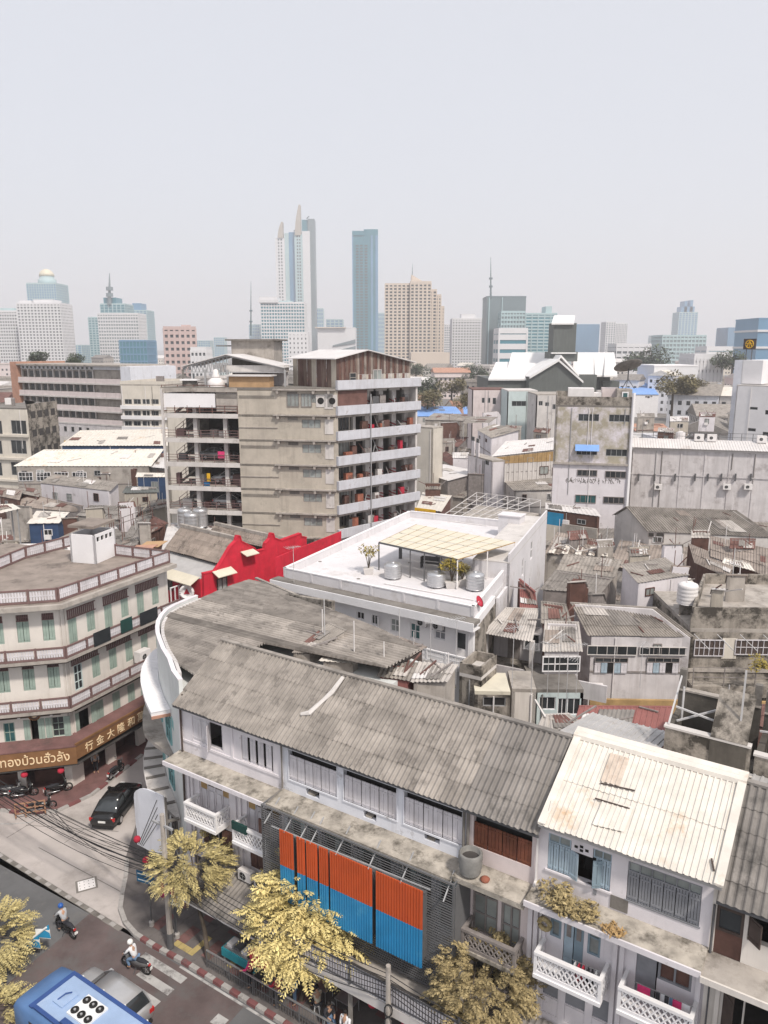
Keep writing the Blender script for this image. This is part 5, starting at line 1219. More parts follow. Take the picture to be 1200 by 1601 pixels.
# pipes, drains and puddle marks on the terrace
for k,(x0,y0,x1,y1) in enumerate(((470,884,640,806),(600,912,740,938),(640,806,760,822))): MB().tube([P(x0,y0,11.82),P(x1,y1,11.82)],.05,5).build('deck_pipe','plastic_white' if k else 'conc_dark',WR)
for x,y in ((500,878),(560,905),(640,880),(620,838)): MB().lathe(P(x,y,11.755),[(.16,0),(.16,.015)],10).build('drain','conc_dark',WR)
# ================================================================ OLD MULTI-STOREY CAR PARK
M('stripe_rw',(.6,.6,.6)); 
_m=MT['stripe_rw']; _n_=_m.node_tree.nodes; _l=_m.node_tree.links
_g=_n_.new('ShaderNodeNewGeometry'); _s=_n_.new('ShaderNodeSeparateXYZ'); _l.new(_g.outputs['Position'],_s.inputs[0])
_a=_n_.new('ShaderNodeMath'); _a.operation='MULTIPLY_ADD'; _a.inputs[1].default_value=.45; _l.new(_s.outputs[0],_a.inputs[0]); _l.new(_s.outputs[2],_a.inputs[2])
_w=_n_.new('ShaderNodeMath'); _w.operation='PINGPONG'; _w.inputs[1].default_value=.2; _l.new(_a.outputs[0],_w.inputs[0])
_c=_n_.new('ShaderNodeMath'); _c.operation='GREATER_THAN'; _c.inputs[1].default_value=.1; _l.new(_w.outputs[0],_c.inputs[0])
_x=_n_.new('ShaderNodeMix'); _x.data_type='RGBA'; _x.inputs[6].default_value=(.46,.43,.41,1); _x.inputs[7].default_value=(.26,.05,.06,1); _l.new(_c.outputs[0],_x.inputs[0]); _l.new(_x.outputs[2],_n_['Principled BSDF'].inputs['Base Color'])
cC,cL,cR=V((-5.3,88,0)),V((-26.2,91,0)),V((4.2,97,0))
CL=Fr(cL,cC); CR=Fr(cC,cR)
back1=cL+V((9.5,17,0)); back2=cR+V((-5,6,0))
CP=T('car_park_building','old beige multi-storey car park with pale blue balcony bands and rusty shed','building',(-10,96,0))
zt=[26.5-2.89*k for k in range(9)]                      # tops of the balcony bands
sl=[z-1.05 for z in zt]                                # floor levels
def L_(x,y): return CL.pix(x,y)[0]
sA=L_(374,700); sB=L_(432,650)
core=[cL,cC,cR,back2,back1]
# floors
for k,z in enumerate(sl[1:]+[2.4]):
    p=[V((q.x,q.y,z)) for q in core]; MB().slab(p,.28).build('floor_slab','conc',CP)
MB().slab([V((q.x,q.y,sl[0]+.2)) for q in core],.3).build('roof_deck','conc_dark',CP)
# back walls
Fb=Fr(back2,back1); MB().fb(Fr(cR,back2),0,Fr(cR,back2).L,0,25.6,-.3,0).fb(Fb,0,Fb.L,0,25.6,-.3,0).build('rear_wall','conc_light',CP)
Fbl=Fr(back1,cL); MB().fb(Fbl,0,Fbl.L-6,0,22,-.3,0).build('side_wall','conc',CP)
# inner dark wall behind left bays and the blank wall
wops=[]
for k in range(9):
    z=sl[k]-1.95
    wops+=[(L_(470,600),L_(500,600),z+.45,z+1.45)]
blank=MB(); wall_open(blank,CL,sA,CL.L,0,25.3,-.3,0,wops); blank.build('street_wall','beige_old',CP)
for r in wops: win(CL,CP,r,3,1,'wood_grey','glass_pale',-.08,.06,sub=True)
for k in range(9):
    z=sl[k]-.95
    r=(L_(448,600),L_(464,600),z+.35,z+.7); MB().fb(CL,*r,.004,.03).build('vent_grille','conc_dark',CP)
    ld=MB().fb(CL,sB-.3,CL.L-.2,z+.85,z+1.03,.003,.45).build('ledge','conc',CP)
    for s in (sB+.1,L_(488,600),L_(512,600)): MB().fb(CL,s,s+.28,z+.5,z+.848,.003,.4).build('bracket','conc',ld)
    if k%2==0: 
        mb=MB(); n=30
        for j in range(n): s=sA+.2+j*(sB-sA-.4)/n; mb.fb(CL,s,s+.07,z-.1,z+.25,.004,.05)
        mb.build('louvre','conc_dark',CP)
    if k%2: MB().fb(CL,sA,sB+.1,z+.02-.6,z+.10-.6,.003,.10).build('string_course','conc',CP)
    MB().fb(CL,CL.L-1.5,CL.L-.5,z-1.2,z+.5,.004,.06).build('wall_panel','conc_light',CP)
# top row of windows with fans
for a,b,m in ((448,467,'glass_pale'),(470,487,'glass_pale')): win(CL,CP,(L_(a,610),L_(b,610),23.5,25.0),3,1,'wood_grey',m,.05,.07)
for x in (501,519):
    s=L_(x,617); MB().fb(CL,s-.55,s+.55,23.5,24.9,.003,.06).build('fan_plate','conc_light',CP)
    MB().tube([CL.pt(s,24.2,.06),CL.pt(s,24.2,.09)],.38,14).build('fan_opening','dark',CP)
# left open bays: red rails, columns
for k in range(1,8):
    z=sl[k]; 
    if z<3: break
    up=MB().fb(CL,.0,sA,z-.5,z+.02,-.25,.05).build('slab_edge','conc_light',CP)
    rail(CP,[CL.pt(.1,z+.02,-.05),CL.pt(sA-.1,z+.02,-.05)],.95,'rust' if k<2 else 'brown_rail',1.6,3,.07)
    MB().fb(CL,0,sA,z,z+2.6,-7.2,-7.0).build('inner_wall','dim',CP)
    MB().bar(CL.pt(.6,z,-3),CL.pt(4,z+2.6,-3),.9,.2).build('stair','conc_dark',CP)
    rail(CP,[CL.pt(.5,z+.1,-2.5),CL.pt(3.6,z+2.5,-2.5)],.9,'brown_rail',1.2,2,.07)
for s in (.0,3.5,7.2): 
    MB().fb(CL,s,s+(.25 if s<1 else .45),0,sl[0],-1.2+(1.1 if s<1 else 0),-.7+(.9 if s<1 else 0)).build('column','conc_light',CP)
MB().fb(CL,.3,6.6,sl[1]+.75,sl[1]+2.35,-.1,-.02).build('white_panel','white',CP)
MB().fb(CL,6.7,sA,sl[1]+.3,sl[1]+2.5,-.3,-.1).build('mesh_panel','conc',CP)
MB().fb(CL,0,sA,sl[0]-.35,sl[0]+.1,-.3,.1).build('slab_edge','conc',CP)
# right side: pale bands, striped columns, old windows
LR=CR.L
for k in range(8):
    z=zt[k]; zb=z-1.05
    bd=MB().fb(CR,-.15,LR+.4,zb,z,-.12,.25).build('balcony_band','band_paint',CP)
    MB().fb(CR,-.15,LR+.4,zb-.12,zb-.003,-2.2,.05).build('balcony_slab','conc',bd)
    if k==0: continue
    top=zt[k-1]-1.05-.13; base=zb
    MB().fb(CR,.2,LR*.24,base,top,-1.6,-1.45).build('infill_wall','beige_old',CP)
    win(CR,CP,(.5,LR*.22,base+.95,top-.25),5,1,'wood_grey','glass_pale' if k%2 else 'glass',-1.40,.06,sub=True)
    for j in range(4):
        s=LR*(.42+.17*j); c=MB().fb(CR,s,s+.75,base,top,-1.9,-1.4).build('column','conc_light',CP)
        MB().fb(CR,s-.01,s+.76,base+.1,base+1.45,-1.91,-1.37).build('painted_stripes','stripe_rw',c)
        MB().fb(CR,s-.6,s+1.2,top-.3,top-.05,-1.38,-1.2).build('beam','conc_light',CP)
    MB().fb(CR,LR*.26,LR*.27+.25,base,top,-1.6,-1.2).build('column','conc_light',CP)
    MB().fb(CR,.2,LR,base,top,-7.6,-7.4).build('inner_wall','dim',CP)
MB().fb(CR,.2,LR*.36,sl[1]+.02,sl[0]-.15,-.3,-.14).build('rust_panel','rust',CP)
MB().tube([CR.pt(LR*.37,24.8,.35),CR.pt(LR*.37,0,.35)],.07,6).build('downpipe','steel',CP)
MB().hexa([CL.pt(CL.L-.9,0,.5),CL.pt(CL.L-.9,0,.4),CL.pt(CL.L-.7,0,.4),CL.pt(CL.L-.7,0,.5)]+[CL.pt(CL.L-.9,0.1,.5),CL.pt(CL.L-.9,0.1,.4),CL.pt(CL.L-.7,0.1,.4),CL.pt(CL.L-.7,0.1,.5)]).build('pipe_foot','steel',CP)
# rusty shed on the roof
ZD=25.66
ss=[CR.pt(.2,0,-.3),CR.pt(LR*.93,0,-.3),CR.pt(LR*.93,0,-6.5),CR.pt(.2,0,-6.5)]
RS=T('rusty_shed','rust brown corrugated shed with a low gable on the car park roof','shed',V((*loc_of(ss)[:2],ZD)))
hz=lambda s:28.3+1.5*max(0,1-abs(s/LR-.36)/.6)
mats=['rust','wood_brown','asb_brown','rust']
n=34
for k in range(n):
    s0=.2+(LR*.93-.2)*k/n; s1=.2+(LR*.93-.2)*(k+1)/n; za=27.4 if (k>8 and k%5) else ZD
    z1=hz((s0+s1)/2)
    MB().fb(CR,s0,s1-.02,ZD if k<9 else 27.1,z1,-.36-.05*(k%2),-.3-.05*(k%2)).build('sheet',('wood_brown' if k%2 else 'rust_dark') if k<9 or k%3 else 'asb_brown',RS)
    if k>=9: MB().fb(CR,s0,s1-.02,ZD,27.08,-.37-.05*(k%2),-.32-.05*(k%2)).build('sheet',['asb_light','beige_old','rust','asb_light'][k%4],RS)
Fs=Fr(CR.pt(.2,0,-8.5),CR.pt(.2,0,-.36))
for k in range(9): MB().fb(Fs,k*Fs.L/9,(k+1)*Fs.L/9-.04,ZD,hz(.2)-.05,-.05-.04*(k%2),-.04*(k%2)).build('sheet','rust_dark' if k%4 else 'beige_old',RS)
pk=LR*.36
for a,b in ((-.4,pk),(pk,LR*.97)):
    MB().slab([CR.pt(a,hz(a)+.12,.15),CR.pt(b,hz(b)+.12,.15),CR.pt(b,hz(b)+.12,-9),CR.pt(a,hz(a)+.12,-9)],.1).build('roof','metal_pale',RS)
win(CR,RS,(LR*.16,LR*.16+1.0,26.2,27.3),1,2,'conc','glass',-.26,.06); win(CR,RS,(LR*.44,LR*.44+1.4,26.2,27.6),2,1,'conc_light','glass_pale',-.26,.06)
# stair tower, tan hut, truss roof, tanks
def cl(x,y,d): s,z=CL.pix(x,y,d); return s,z
a,_=CL.pix(362,560,-9); b,_=CL.pix(428,560,-9)
ST=T('stair_tower','weathered concrete stair tower with a thin slab on the car park','stair tower',CL.pt((a+b)/2,ZD,-11))
MB().fb(CL,a,b,ZD-.1,31.0,-13,-9).build('wall','mossy' if 0 else 'conc',ST); MB().fb(CL,a-.6,b+.6,31.0,31.2,-13.5,-8.4).build('roof_slab','conc_dark',ST); MB().fb(CL,a-2.2,a-.6,30.3,30.45,-11,-9.5).build('side_slab','conc_dark',ST)
TR=T('truss_roof','long open steel truss roof with sloping sheets over the car park deck','roof',CL.pt(8,ZD,-4))
l0,_=CL.pix(288,570,-3); l1,_=CL.pix(357,558,-3); l2,_=CL.pix(447,572,-3)
za,zb_,zc=28.0,29.4,27.9
for (s0,z0),(s1,z1) in (((l0,za),(l1,zb_)),((l1,zb_),(l2,zc))):
    MB().slab([CL.pt(s0,z0,-2.0),CL.pt(s1,z1,-2.0),CL.pt(s1,z1,-8.9),CL.pt(s0,z0,-8.9)],.08).build('roof_sheet','metal_pale',TR)
    MB().bar(CL.pt(s0,z0-.2,-2.4),CL.pt(s1,z1-.2,-2.4),.12).build('top_chord','steel',TR)
for k in range(12):
    s=l0+(l1-l0)*k/12; q=l0+(l1-l0)*(k+1)/12; zt_=za+(zb_-za)*k/12-.2; MB().bar(CL.pt(s,zt_,-2.4),CL.pt((s+q)/2,27.3,-2.4),.07).bar(CL.pt((s+q)/2,27.3,-2.4),CL.pt(q,za+(zb_-za)*(k+1)/12-.2,-2.4),.07).build('web','steel',TR)
MB().bar(CL.pt(l0,27.3,-2.4),CL.pt(l2,27.3,-2.4),.1).build('bottom_chord','steel',TR)
for s in (l0,(l0+l1)/2,l1,l2): MB().bar(CL.pt(s,ZD,-2.4),CL.pt(s,27.6,-2.4),.22).build('post','conc_dark' if s==l0 else 'steel',TR)
MB().fb(CL,l1,l2-.4,ZD,27.9,-5.2,-5.0).build('rear_panel','grey_wall',TR)
MB().fb(CL,l1-1,l2-.2,27.3,28.1,-5.0,-2.6).build('ceiling_panel','conc_light',TR)
tn=T('tan_hut','low tan board hut with a pale flat roof on the car park edge','hut',CL.pt(11,ZD-1.2,-1))
a,_=CL.pix(358,610,-.3); b,_=CL.pix(421,610,-.3)
MB().fb(CL,a,b,24.6,26.9,-2.2,-.3).build('wall','tan_sheet',tn); MB().fb(CL,a-.3,b+.3,26.9,27.05,-2.5,.1).build('roof','metal_pale',tn); MB().fb(CL,a,b,24.6,25.3,-.3,-.2).build('lower_board','wood_yellow',tn)
rail(CP,[CL.pt(.1,24.95,-.1),CL.pt(a-.3,24.95,-.1)],.95,'rust',1.8,2,.08)
MB().fb(CL,0,a+3,24.4,24.9,-7,-.05).build('upper_deck','conc_dark',CP)
s,_=CL.pix(337,600,-1.5); wt=T('water_tank','cream plastic water tank with domed top on the car park deck','water tank',CL.pt(s,24.95,-1.6),local=True)
MB().lathe((0,0,0),[(1.0,0),(1.05,.3),(1.0,.6),(1.05,.9),(1.0,1.25),(.8,1.5),(.5,1.7)],18).build('body','plastic_white',wt,True); MB().lathe((0,0,1.7),[(.5,0),(.5,.2),(.35,.5),(.3,.9),(.12,1.0)],14).build('neck','plastic_white',wt,True)
s,_=CL.pix(297,600,-1.5); wt=T('grey_bin','grey bin box with white lid on the car park deck','bin',CL.pt(s,24.95,-1.6),local=True)
MB().lathe((0,0,0),[(.75,0),(.8,1.4)],14).build('body','conc_dark',wt,True); MB().cube(-1,1,-1,1,1.4,1.55).build('lid','white',wt)
# parked cars on the open floors and laundry
for k,(s,z,m,kd) in enumerate(((7.0,sl[4]+.02,'paint_silver','suv'),(5.6,sl[3]+.02,'paint_grey','sedan'),(7.0,sl[5]+.02,'paint_silver','sedan'))):
    car('parked_car',('silver car on the second highest open parking floor','dark grey car on the top open parking floor behind red rail','silver sedan on the lowest visible parking floor')[ (0,1,2)[k] ],CL.pt(s,z,-3.2),math.atan2(CL.e.y,CL.e.x)+(0 if k else math.pi),m,kd,'cars in the old car park')
one(MB().fb(CL,6.6,7.4,sl[3]+.5,sl[3]+1.35,-.25,-.12),'laundry','cloth_pink','bright pink cloth hung on a car park rail','laundry')
one(MB().fb(CL,5.1,5.5,sl[4]+.6,sl[4]+1.6,-.25,-.12),'laundry','yellow','yellow jacket hung on a car park rail','laundry')
one(MB().fb(CL,4.7,5.4,sl[4]+.1,sl[4]+.55,-.25,-.12),'laundry','cloth_blue','blue bag hung below the yellow jacket','bag')
for k,x in enumerate((392,497)):
    p=D(x,520 if k==0 else 560,112); pass

cg_=random.Random(17)
for k in range(1,8):
    for j in range(7):
        s=LR*cg_.uniform(.08,.97); w=cg_.uniform(.3,1.1); h=cg_.uniform(.3,1.1); MB().fb(CR,s,s+w,zt[k]-.6,zt[k]-.6+.5+h,-1.0,-.5).build('stored_goods',cg_.choice(('rust','cloth_red','wood_grey','conc_light','wood_brown','steel_dark','terracotta')),CP)
    for j in range(3):
        s=LR*cg_.uniform(.3,.95); MB().bar(CR.pt(s,zt[k],-.3),CR.pt(s+cg_.uniform(-.8,.8),zt[k]+cg_.uniform(.6,1.5),-.8),.07).build('stored_pole',cg_.choice(('rust','steel','wood_grey')),CP)
for k in range(1,8):
    for j in range(4):
        s=cg_.uniform(.5,sA-1.2); MB().fb(CL,s,s+cg_.uniform(.4,1.2),sl[k]+.02,sl[k]+cg_.uniform(.5,1.4),-2.4,-1.7).build('stored_goods',cg_.choice(('rust','wood_grey','conc_light','brown_rail','steel_dark')),CP)
# ================================================================ MIDDLE GROUND
def hs(label,e0,e1,r1,r0,ze,zr,wall='lav',roof='asb',**k):
    z=ze if isinstance(ze,(tuple,list)) else (ze,ze); y=zr if isinstance(zr,(tuple,list)) else (zr,zr)
    return shed(label,P(*e0,z[0]),P(*e1,z[1]),P(*r1,y[1]),P(*r0,y[0]),wall,roof,**k)
def fb_(label,F,z,depth,wall,roof,pxw=(),**k):      # flat block behind a facade frame, windows as pixel boxes
    pts=[F.pt(0,0,0),F.pt(F.L,0,0),F.pt(F.L,0,-depth),F.pt(0,0,-depth)]
    return building(label,pts,z,wall,roof,wins={0:[F.rect(*r) for r in pxw]},**k)
def add_side(t,F,rects,cols=2,frame='steel',pane='glass',d=.04):
    for r in rects: win(F,t,r,cols,1,frame,pane,d,sub=False)
# ---- weathered four storey block with peeling paint
F=Fr(D(869,640,101),D(988,640,99)); FW9=F
pw=[(904,647,936,659),(952,648,984,660),(901,702,933,712),(947,702,980,714),(902,734,933,745),(946,736,978,748),(899,773,931,787),(943,776,975,788)]
t=fb_('peeling grey brown block with black streaked parapet and a satellite dish on top',F,22.6,14,'plaster_peel','conc_dark',pw,cols=4,sub=True,parapet=1.1,pmat='mossy')
a=F.pix(870,740)[0]; zl=F.pix(900,726)[1]
MB().fb(F,-.02,F.L+.02,0.1,zl,.004,.03).build('painted_front','lav',t)
for r in pw[4:]:
    s0,s1,z0,z1=F.rect(*r); win(F,t,(s0,s1,z0,z1),4,1,'wood_grey','glass_teal' if r[0]==899 else 'glass',.06,.08)
MB().fb(F,-.05,F.L+.1,zl,zl+.25,.032,.35).build('string_course','conc',t)
s0,s1,z0,z1=F.rect(899,697,936,704); MB().slab([F.pt(s0,z0,.9),F.pt(s1,z0,.9),F.pt(s1,z1+.2,.01),F.pt(s0,z1+.2,.01)],.06).build('awning','blue_roof',t)
MB().tube([F.pt(F.L+.1,24.5,.2),F.pt(F.L+.1,8,.2)],.22,6).build('downpipe','white',t)
for k in range(26):
    s=F.pix(884,752)[0]+k*.27; z=F.pix(884,750)[1]
    if k%6==5: continue
    gr_=random.Random(k); pts=[F.pt(s+gr_.uniform(-.2,.25),z+gr_.uniform(-.45,.4),.04) for _ in range(5)]
    MB().tube(pts,.035,4).build('graffiti_stroke','conc_dark',t)
rf=23.0
one(MB().fb(F,1.5,4.8,rf,24.9,-5,-2).fb(F,4.8,5.8,rf,24.3,-5,-2.5),'roof_tank','plastic_white','white rectangular tank on the peeling block roof','water tank')
one(MB().fb(F,5.9,8,rf,24.9,-6,-3),'roof_hut','pinkish','pink hut on the peeling block roof','hut')
hut=T('stair_hut','grey stair hut with a dark teal window on the peeling block roof','stair house',F.pt(9,rf,-1))
MB().fb(F,7.6,F.L-.05,rf,24.9,-4,-.6).build('wall','conc',hut); MB().fb(F,8.2,F.L-.5,rf+.3,24.6,-.598,-.5).build('window_frame','white',hut); MB().fb(F,8.35,F.L-.65,rf+.4,24.45,-.498,-.48).build('pane','glass_teal',hut)
dp=F.pt(9.0,24.9,-2.5)
ds=T('satellite_dish','large dark mesh satellite dish on a tripod above the peeling block','satellite dish',dp,local=True)
M('mesh_dark',(.20,.185,.17),.8,.2,2)
prof=[(.05,0)]+[(r,.16*r*r) for r in (.5,1.0,1.5)]+[(1.52,.37),(1.5,.34)]+[(r,.16*r*r-.03) for r in (1.0,.5)]+[(.05,-.03)]
_d=MB().lathe((0,0,0),[(r*1.2,z*1.2) for r,z in prof],20).build('dish','mesh_dark',ds,True); _d.location=(0,0,2.6); _d.rotation_euler=(R(-26),R(-8),0)
mb=MB(); mb.tube([(0,0,1.0),(0,0,2.6)],.09,6); mb.build('mast','steel_dark',ds)
for k in range(3): a=k*2.094; MB().bar((math.cos(a)*.9,math.sin(a)*.9,0),(0,0,1.3),.07).build('leg','steel_dark',ds)
for k in range(3): a=k*2.094+.5; MB().bar((1.2*math.cos(a),1.2*math.sin(a)+.3,2.9),(0,.7,3.9),.04).build('feed_strut','steel_dark',ds)
MB().lathe((0,.7,3.85),[(.12,0),(.12,.2)],8).build('feed_horn','steel_dark',ds)
# ---- long grey windowless wall block on the right
F=Fr(D(985,740,106),D(1215,740,101)); FW10=F
t=fb_('long grey block with stained windowless wall, brackets and roof railing',F,F.pix(1090,706)[1],12,'grey_wall','metal_pale',(),slab=.3)
zt_=F.pix(1090,706)[1]+.3
sheets(t,'metal_pale',F.pt(0,zt_+.05,.5),F.pt(F.L,zt_+.05,.5),F.pt(F.L,zt_+1.0,-3),F.pt(0,zt_+1.0,-3),.35,.05,1,20,kind='rib',seed=5,name='roof_sheet',jit=0)
for k in range(7): MB().fb(F,.2+k*3.1,.4+k*3.1,2,zt_-.4,.003,.08).build('pilaster','grey_wall',t)
for z in (F.pix(1090,745)[1],): MB().fb(F,0,F.L,z,z+.15,.085,.12).build('string_course','grey_wall',t)
for k,x in enumerate((997,1022,1054,1085,1105,1126,1148,1172)): 
    s,z=F.pix(x,747); MB().fb(F,s,s+.16,z-.4,z+.6,.09,.4).build('bracket','steel_dark',t)
rail(t,[F.pt(0,zt_+.9,-3),F.pt(F.L,zt_+.9,-3)],1.1,'steel_dark',1.4,2,.06)
for k,x in enumerate((1092,1112,1190)):
    s,_=F.pix(x,690,-2.5); ac_unit(F.pt(s,zt_+.85,-2.4),math.atan2(F.e.y,F.e.x),('air conditioner by the railing of the long grey block, left of a pair','air conditioner by the railing of the long grey block, right of a pair','air conditioner by the railing near the right edge')[k],(1.2,.5,1.0))
for k,x in enumerate((1028,1135,1168)):
    s,z=F.pix(x,765); ac_unit(F.pt(s,z,.4),math.atan2(F.e.y,F.e.x),('air conditioner hung low on the long grey wall, leftmost','air conditioner hung low on the long grey wall, middle','air conditioner hung low on the long grey wall, rightmost')[k],(1,.5,.8))
# ---- white block at right edge with the sign
A_,B_=D(1150,620,140),D(1225,620,134); F=Fr(A_,B_)
pw=[(1172,636,1184,641),(1196,641,1208,649),(1169,669,1181,675),(1192,675,1206,683)]
t=fb_('white block at the right edge with small windows and a rooftop sign',F,F.pix(1165,604)[1],20,'white','conc_light',pw,cols=1)
MB().box(F.pt(-1.6,0,-2),F.e*1.55,-F.n*16,(0,0,28)).build('side_shaft','bluewhite',t)
z0=F.pix(1165,603)[1]; bh=T('rooftop_block','white upper storey with a dark opening on the right edge block','roof house',F.pt(5,z0,-3))
MB().fb(F,-.2,3.4,z0+.26,28.0,-9,-2).fb(F,3.4,9,z0+.26,27.2,-9,-6).build('wall','white',bh); MB().fb(F,3.5,8.5,z0+.6,27.0,-5.98,-5.9).build('opening','conc_dark',bh)
s,z=F.pix(1172,538,-4); sg=T('rooftop_sign','square grey rooftop sign with a round yellow emblem','sign',F.pt(s,28,-4))
MB().fb(F,s-1.1,s+1.1,z-.95,z+.95,-4.1,-3.9).build('board','brown_dark',sg)
c=F.pt(s,z,-3.86); mb=MB(); mb.tube([c+F.e*.68*math.cos(a)+V((0,0,.68*math.sin(a))) for a in [2*math.pi*k/18 for k in range(19)]],.09,6,False); mb.build('emblem_ring','yellow',sg)
MB().tube([c+V((0,0,.55)),c+F.e*-.42+V((0,0,-.38))],.1,5).tube([c+V((0,0,.55)),c+F.e*.42+V((0,0,-.38))],.1,5).tube([c+F.e*-.5+V((0,0,.1)),c+F.e*.5+V((0,0,.1))],.08,5).tube([c+V((0,0,-.5)),c+V((0,0,.5))],.08,5).build('emblem_mark','yellow',sg)
for q in (-.5,.5): MB().bar(F.pt(s+q,27.9,-4),F.pt(s+q,z-.9,-4),.12).build('post','steel_dark',sg)
# ---- dark green hall with white roofs
M('hall_wall',(.105,.115,.11),.75,.06,.3,streak=(.15,.16,.152),stamt=.34)
HY=260
def hp(x,y,Y=HY): return D(x,y,Y)
HL=T('hall','dark green grey hall with white metal roofs and a square tower','hall',hp(860,600))
def hz(y,Y=HY): return D(800,y,Y).z
def hx(x,Y=HY): return D(x,570,Y).x
def hbox(x0,x1,yt,yb,Y,dep,m,n): 
    MB().cube(hx(x0,Y),hx(x1,Y),Y,Y+dep,max(0,D(800,yb,Y).z),D(800,yt,Y).z).build(n,m,HL)
hbox(763,832,592,760,HY,30,'hall_wall','wall'); hbox(782,955,586,760,HY+6,26,'hall_wall','wall'); hbox(905,934,586,760,HY+1,20,'hall_wall','wall')
MB().slab([hp(763,592,HY-1),hp(830,592,HY-1),hp(830,565,HY+22),hp(775,566,HY+22)],.6).build('roof','hall_roof',HL)
for a,b,c,d,y in ((790,860,800,860,9),(895,943,897,940,9),(930,955,928,953,7),(944,965,946,960,3)):
    MB().slab([hp(a,587,HY+y-3),hp(b,587,HY+y-3),hp(d,551,HY+24),hp(c,551,HY+24)],.5).build('roof','hall_roof',HL)
hbox(944,970,596,760,HY+4,12,'hall_wall','wall')
gx=[hx(828,HY-6),hx(872,HY-6),hx(912,HY-6)]; gz=[hz(590,HY-6),hz(563,HY-6),hz(597,HY-6)]
mb=MB(); fr=[V((gx[0],HY-6,0)),V((gx[2],HY-6,0)),V((gx[2],HY-6,gz[2])),V((gx[1],HY-6,gz[1])),V((gx[0],HY-6,gz[0]))]
mb.v=fr+[p+V((0,20,0)) for p in fr]; mb.f=[(0,1,2,3,4),(9,8,7,6,5)]+[(k,5+k,5+(k+1)%5,(k+1)%5) for k in range(5)]; mb.build('gable','hall_wall',HL)
for a,b in ((0,1),(1,2)):
    p,q=V((gx[a],HY-7,gz[a]+.3)),V((gx[b],HY-7,gz[b]+.3)); MB().slab([p,q,q+V((0,22,0)),p+V((0,22,0))],.7).build('gable_roof','hall_roof',HL)
p=[hx(860),hx(876),hx(905)]; 
for a,b in (((862,580),(877,555)),((877,555),(905,585))):
    q0,q1=hp(*a,HY-2),hp(*b,HY-2); MB().slab([q0,q1,q1+V((0,14,0)),q0+V((0,14,0))],.7).build('gable_roof','hall_roof',HL)
hbox(863,898,505,556,HY+8,8,'hall_wall','tower'); hbox(859,902,550,565,HY+7,9,'hall_wall','tower_base')
MB().slab([hp(862,505,HY+7),hp(897,505,HY+7),hp(899,493,HY+17),hp(866,493,HY+17)],.5).build('tower_roof','hall_roof',HL)
hbox(861,900,551,553,HY+6,10,'hall_roof','tower_cornice')
# ---- left middle: sheds, hotel, flats
Fh=Fr(D(30,600,188),D(190,600,172)); tb=[]
HT=T('banded_hotel','long five storey block with pink balcony bands and an orange end pier','building',Fh.pt(12,0,-5))
yt=Fh.pix(110,572)[1]; zs=[Fh.pix(110,y)[1] for y in (598,619,640,660)]
MB().fb(Fh,-.5,Fh.L,0,yt,-14,-1.2).build('wall','conc',HT)
MB().fb(Fh,-2.6,-.2,0,yt+.8,-14,.2).build('end_pier','orange_tile',HT); MB().fb(Fh,Fh.L,Fh.L+3,0,yt,-14,.2).build('end_wall','bluewhite',HT)
MB().fb(Fh,-.2,Fh.L,yt,yt+.35,-14,.3).build('roof_slab','conc',HT)
MB().fb(Fh,0,Fh.L,zs[0]+3.0,yt-.05,-1.18,-.7).build('wall_upper','bluewhite',HT)
for k in range(17): win(Fh,HT,(.6+k*1.45,1.6+k*1.45,zs[0]+3.6,yt-.8),1,1,'white','glass',-.66,.1,sub=False)
for k,z in enumerate(zs):
    b=MB().fb(Fh,-.2,Fh.L,z,z+1.0,-.2,.1).build('balcony_band','pinkish',HT); MB().fb(Fh,-.2,Fh.L,z-.35,z-.003,-1.2,.2).build('balcony_slab','conc_light',b)
    for j in range(12): MB().fb(Fh,j*2.2,j*2.2+.25,z+1.0,z+2.9,-1.1,-.8).build('pier','conc_light',b)
    for j in range(11): MB().fb(Fh,.5+j*2.2,2.0+j*2.2,z+1.1,z+2.5,-1.18,-1.1).build('window','glass',b)
z=zs[3]-.4
MB().fb(Fh,-.2,Fh.L,z-3,z,-1.15,.12).build('lower_wall','grey_wall',HT)
for j in range(9): win(Fh,HT,(2+j*2.5,3.0+j*2.5,z-1.8,z-.6),1,1,'steel','dark',.14,.06,sub=False)
MB().fb(Fh,-.2,Fh.L,1,z-3.05,-1.15,.3).build('billboard_wall','conc_light',HT)
a=Fr(Fh.pt(.5,0,.35),Fh.pt(4,0,.35)); MB().fb(a,0,3,z-6,z-3.2,0,.1).build('billboard','cloth_pink',HT); MB().fb(a,14,19,z-5.2,z-4,0,.1).build('billboard','yellow',HT)
F=Fr(D(190,640,152),D(260,640,150))
t=fb_('cream flats with green tinted window rows behind the white sheds',F,F.pix(220,603)[1],14,'cream','conc',[(194+(k*14),y,206+k*14,y+8) for k in range(4) for y in (624,642,658,676)],cols=2,parapet=.6)
for y in (634,650,667): 
    z=F.pix(220,y)[1]; MB().fb(F,0,F.L,z-.7,z,.003,.5).build('sun_ledge','white',t)
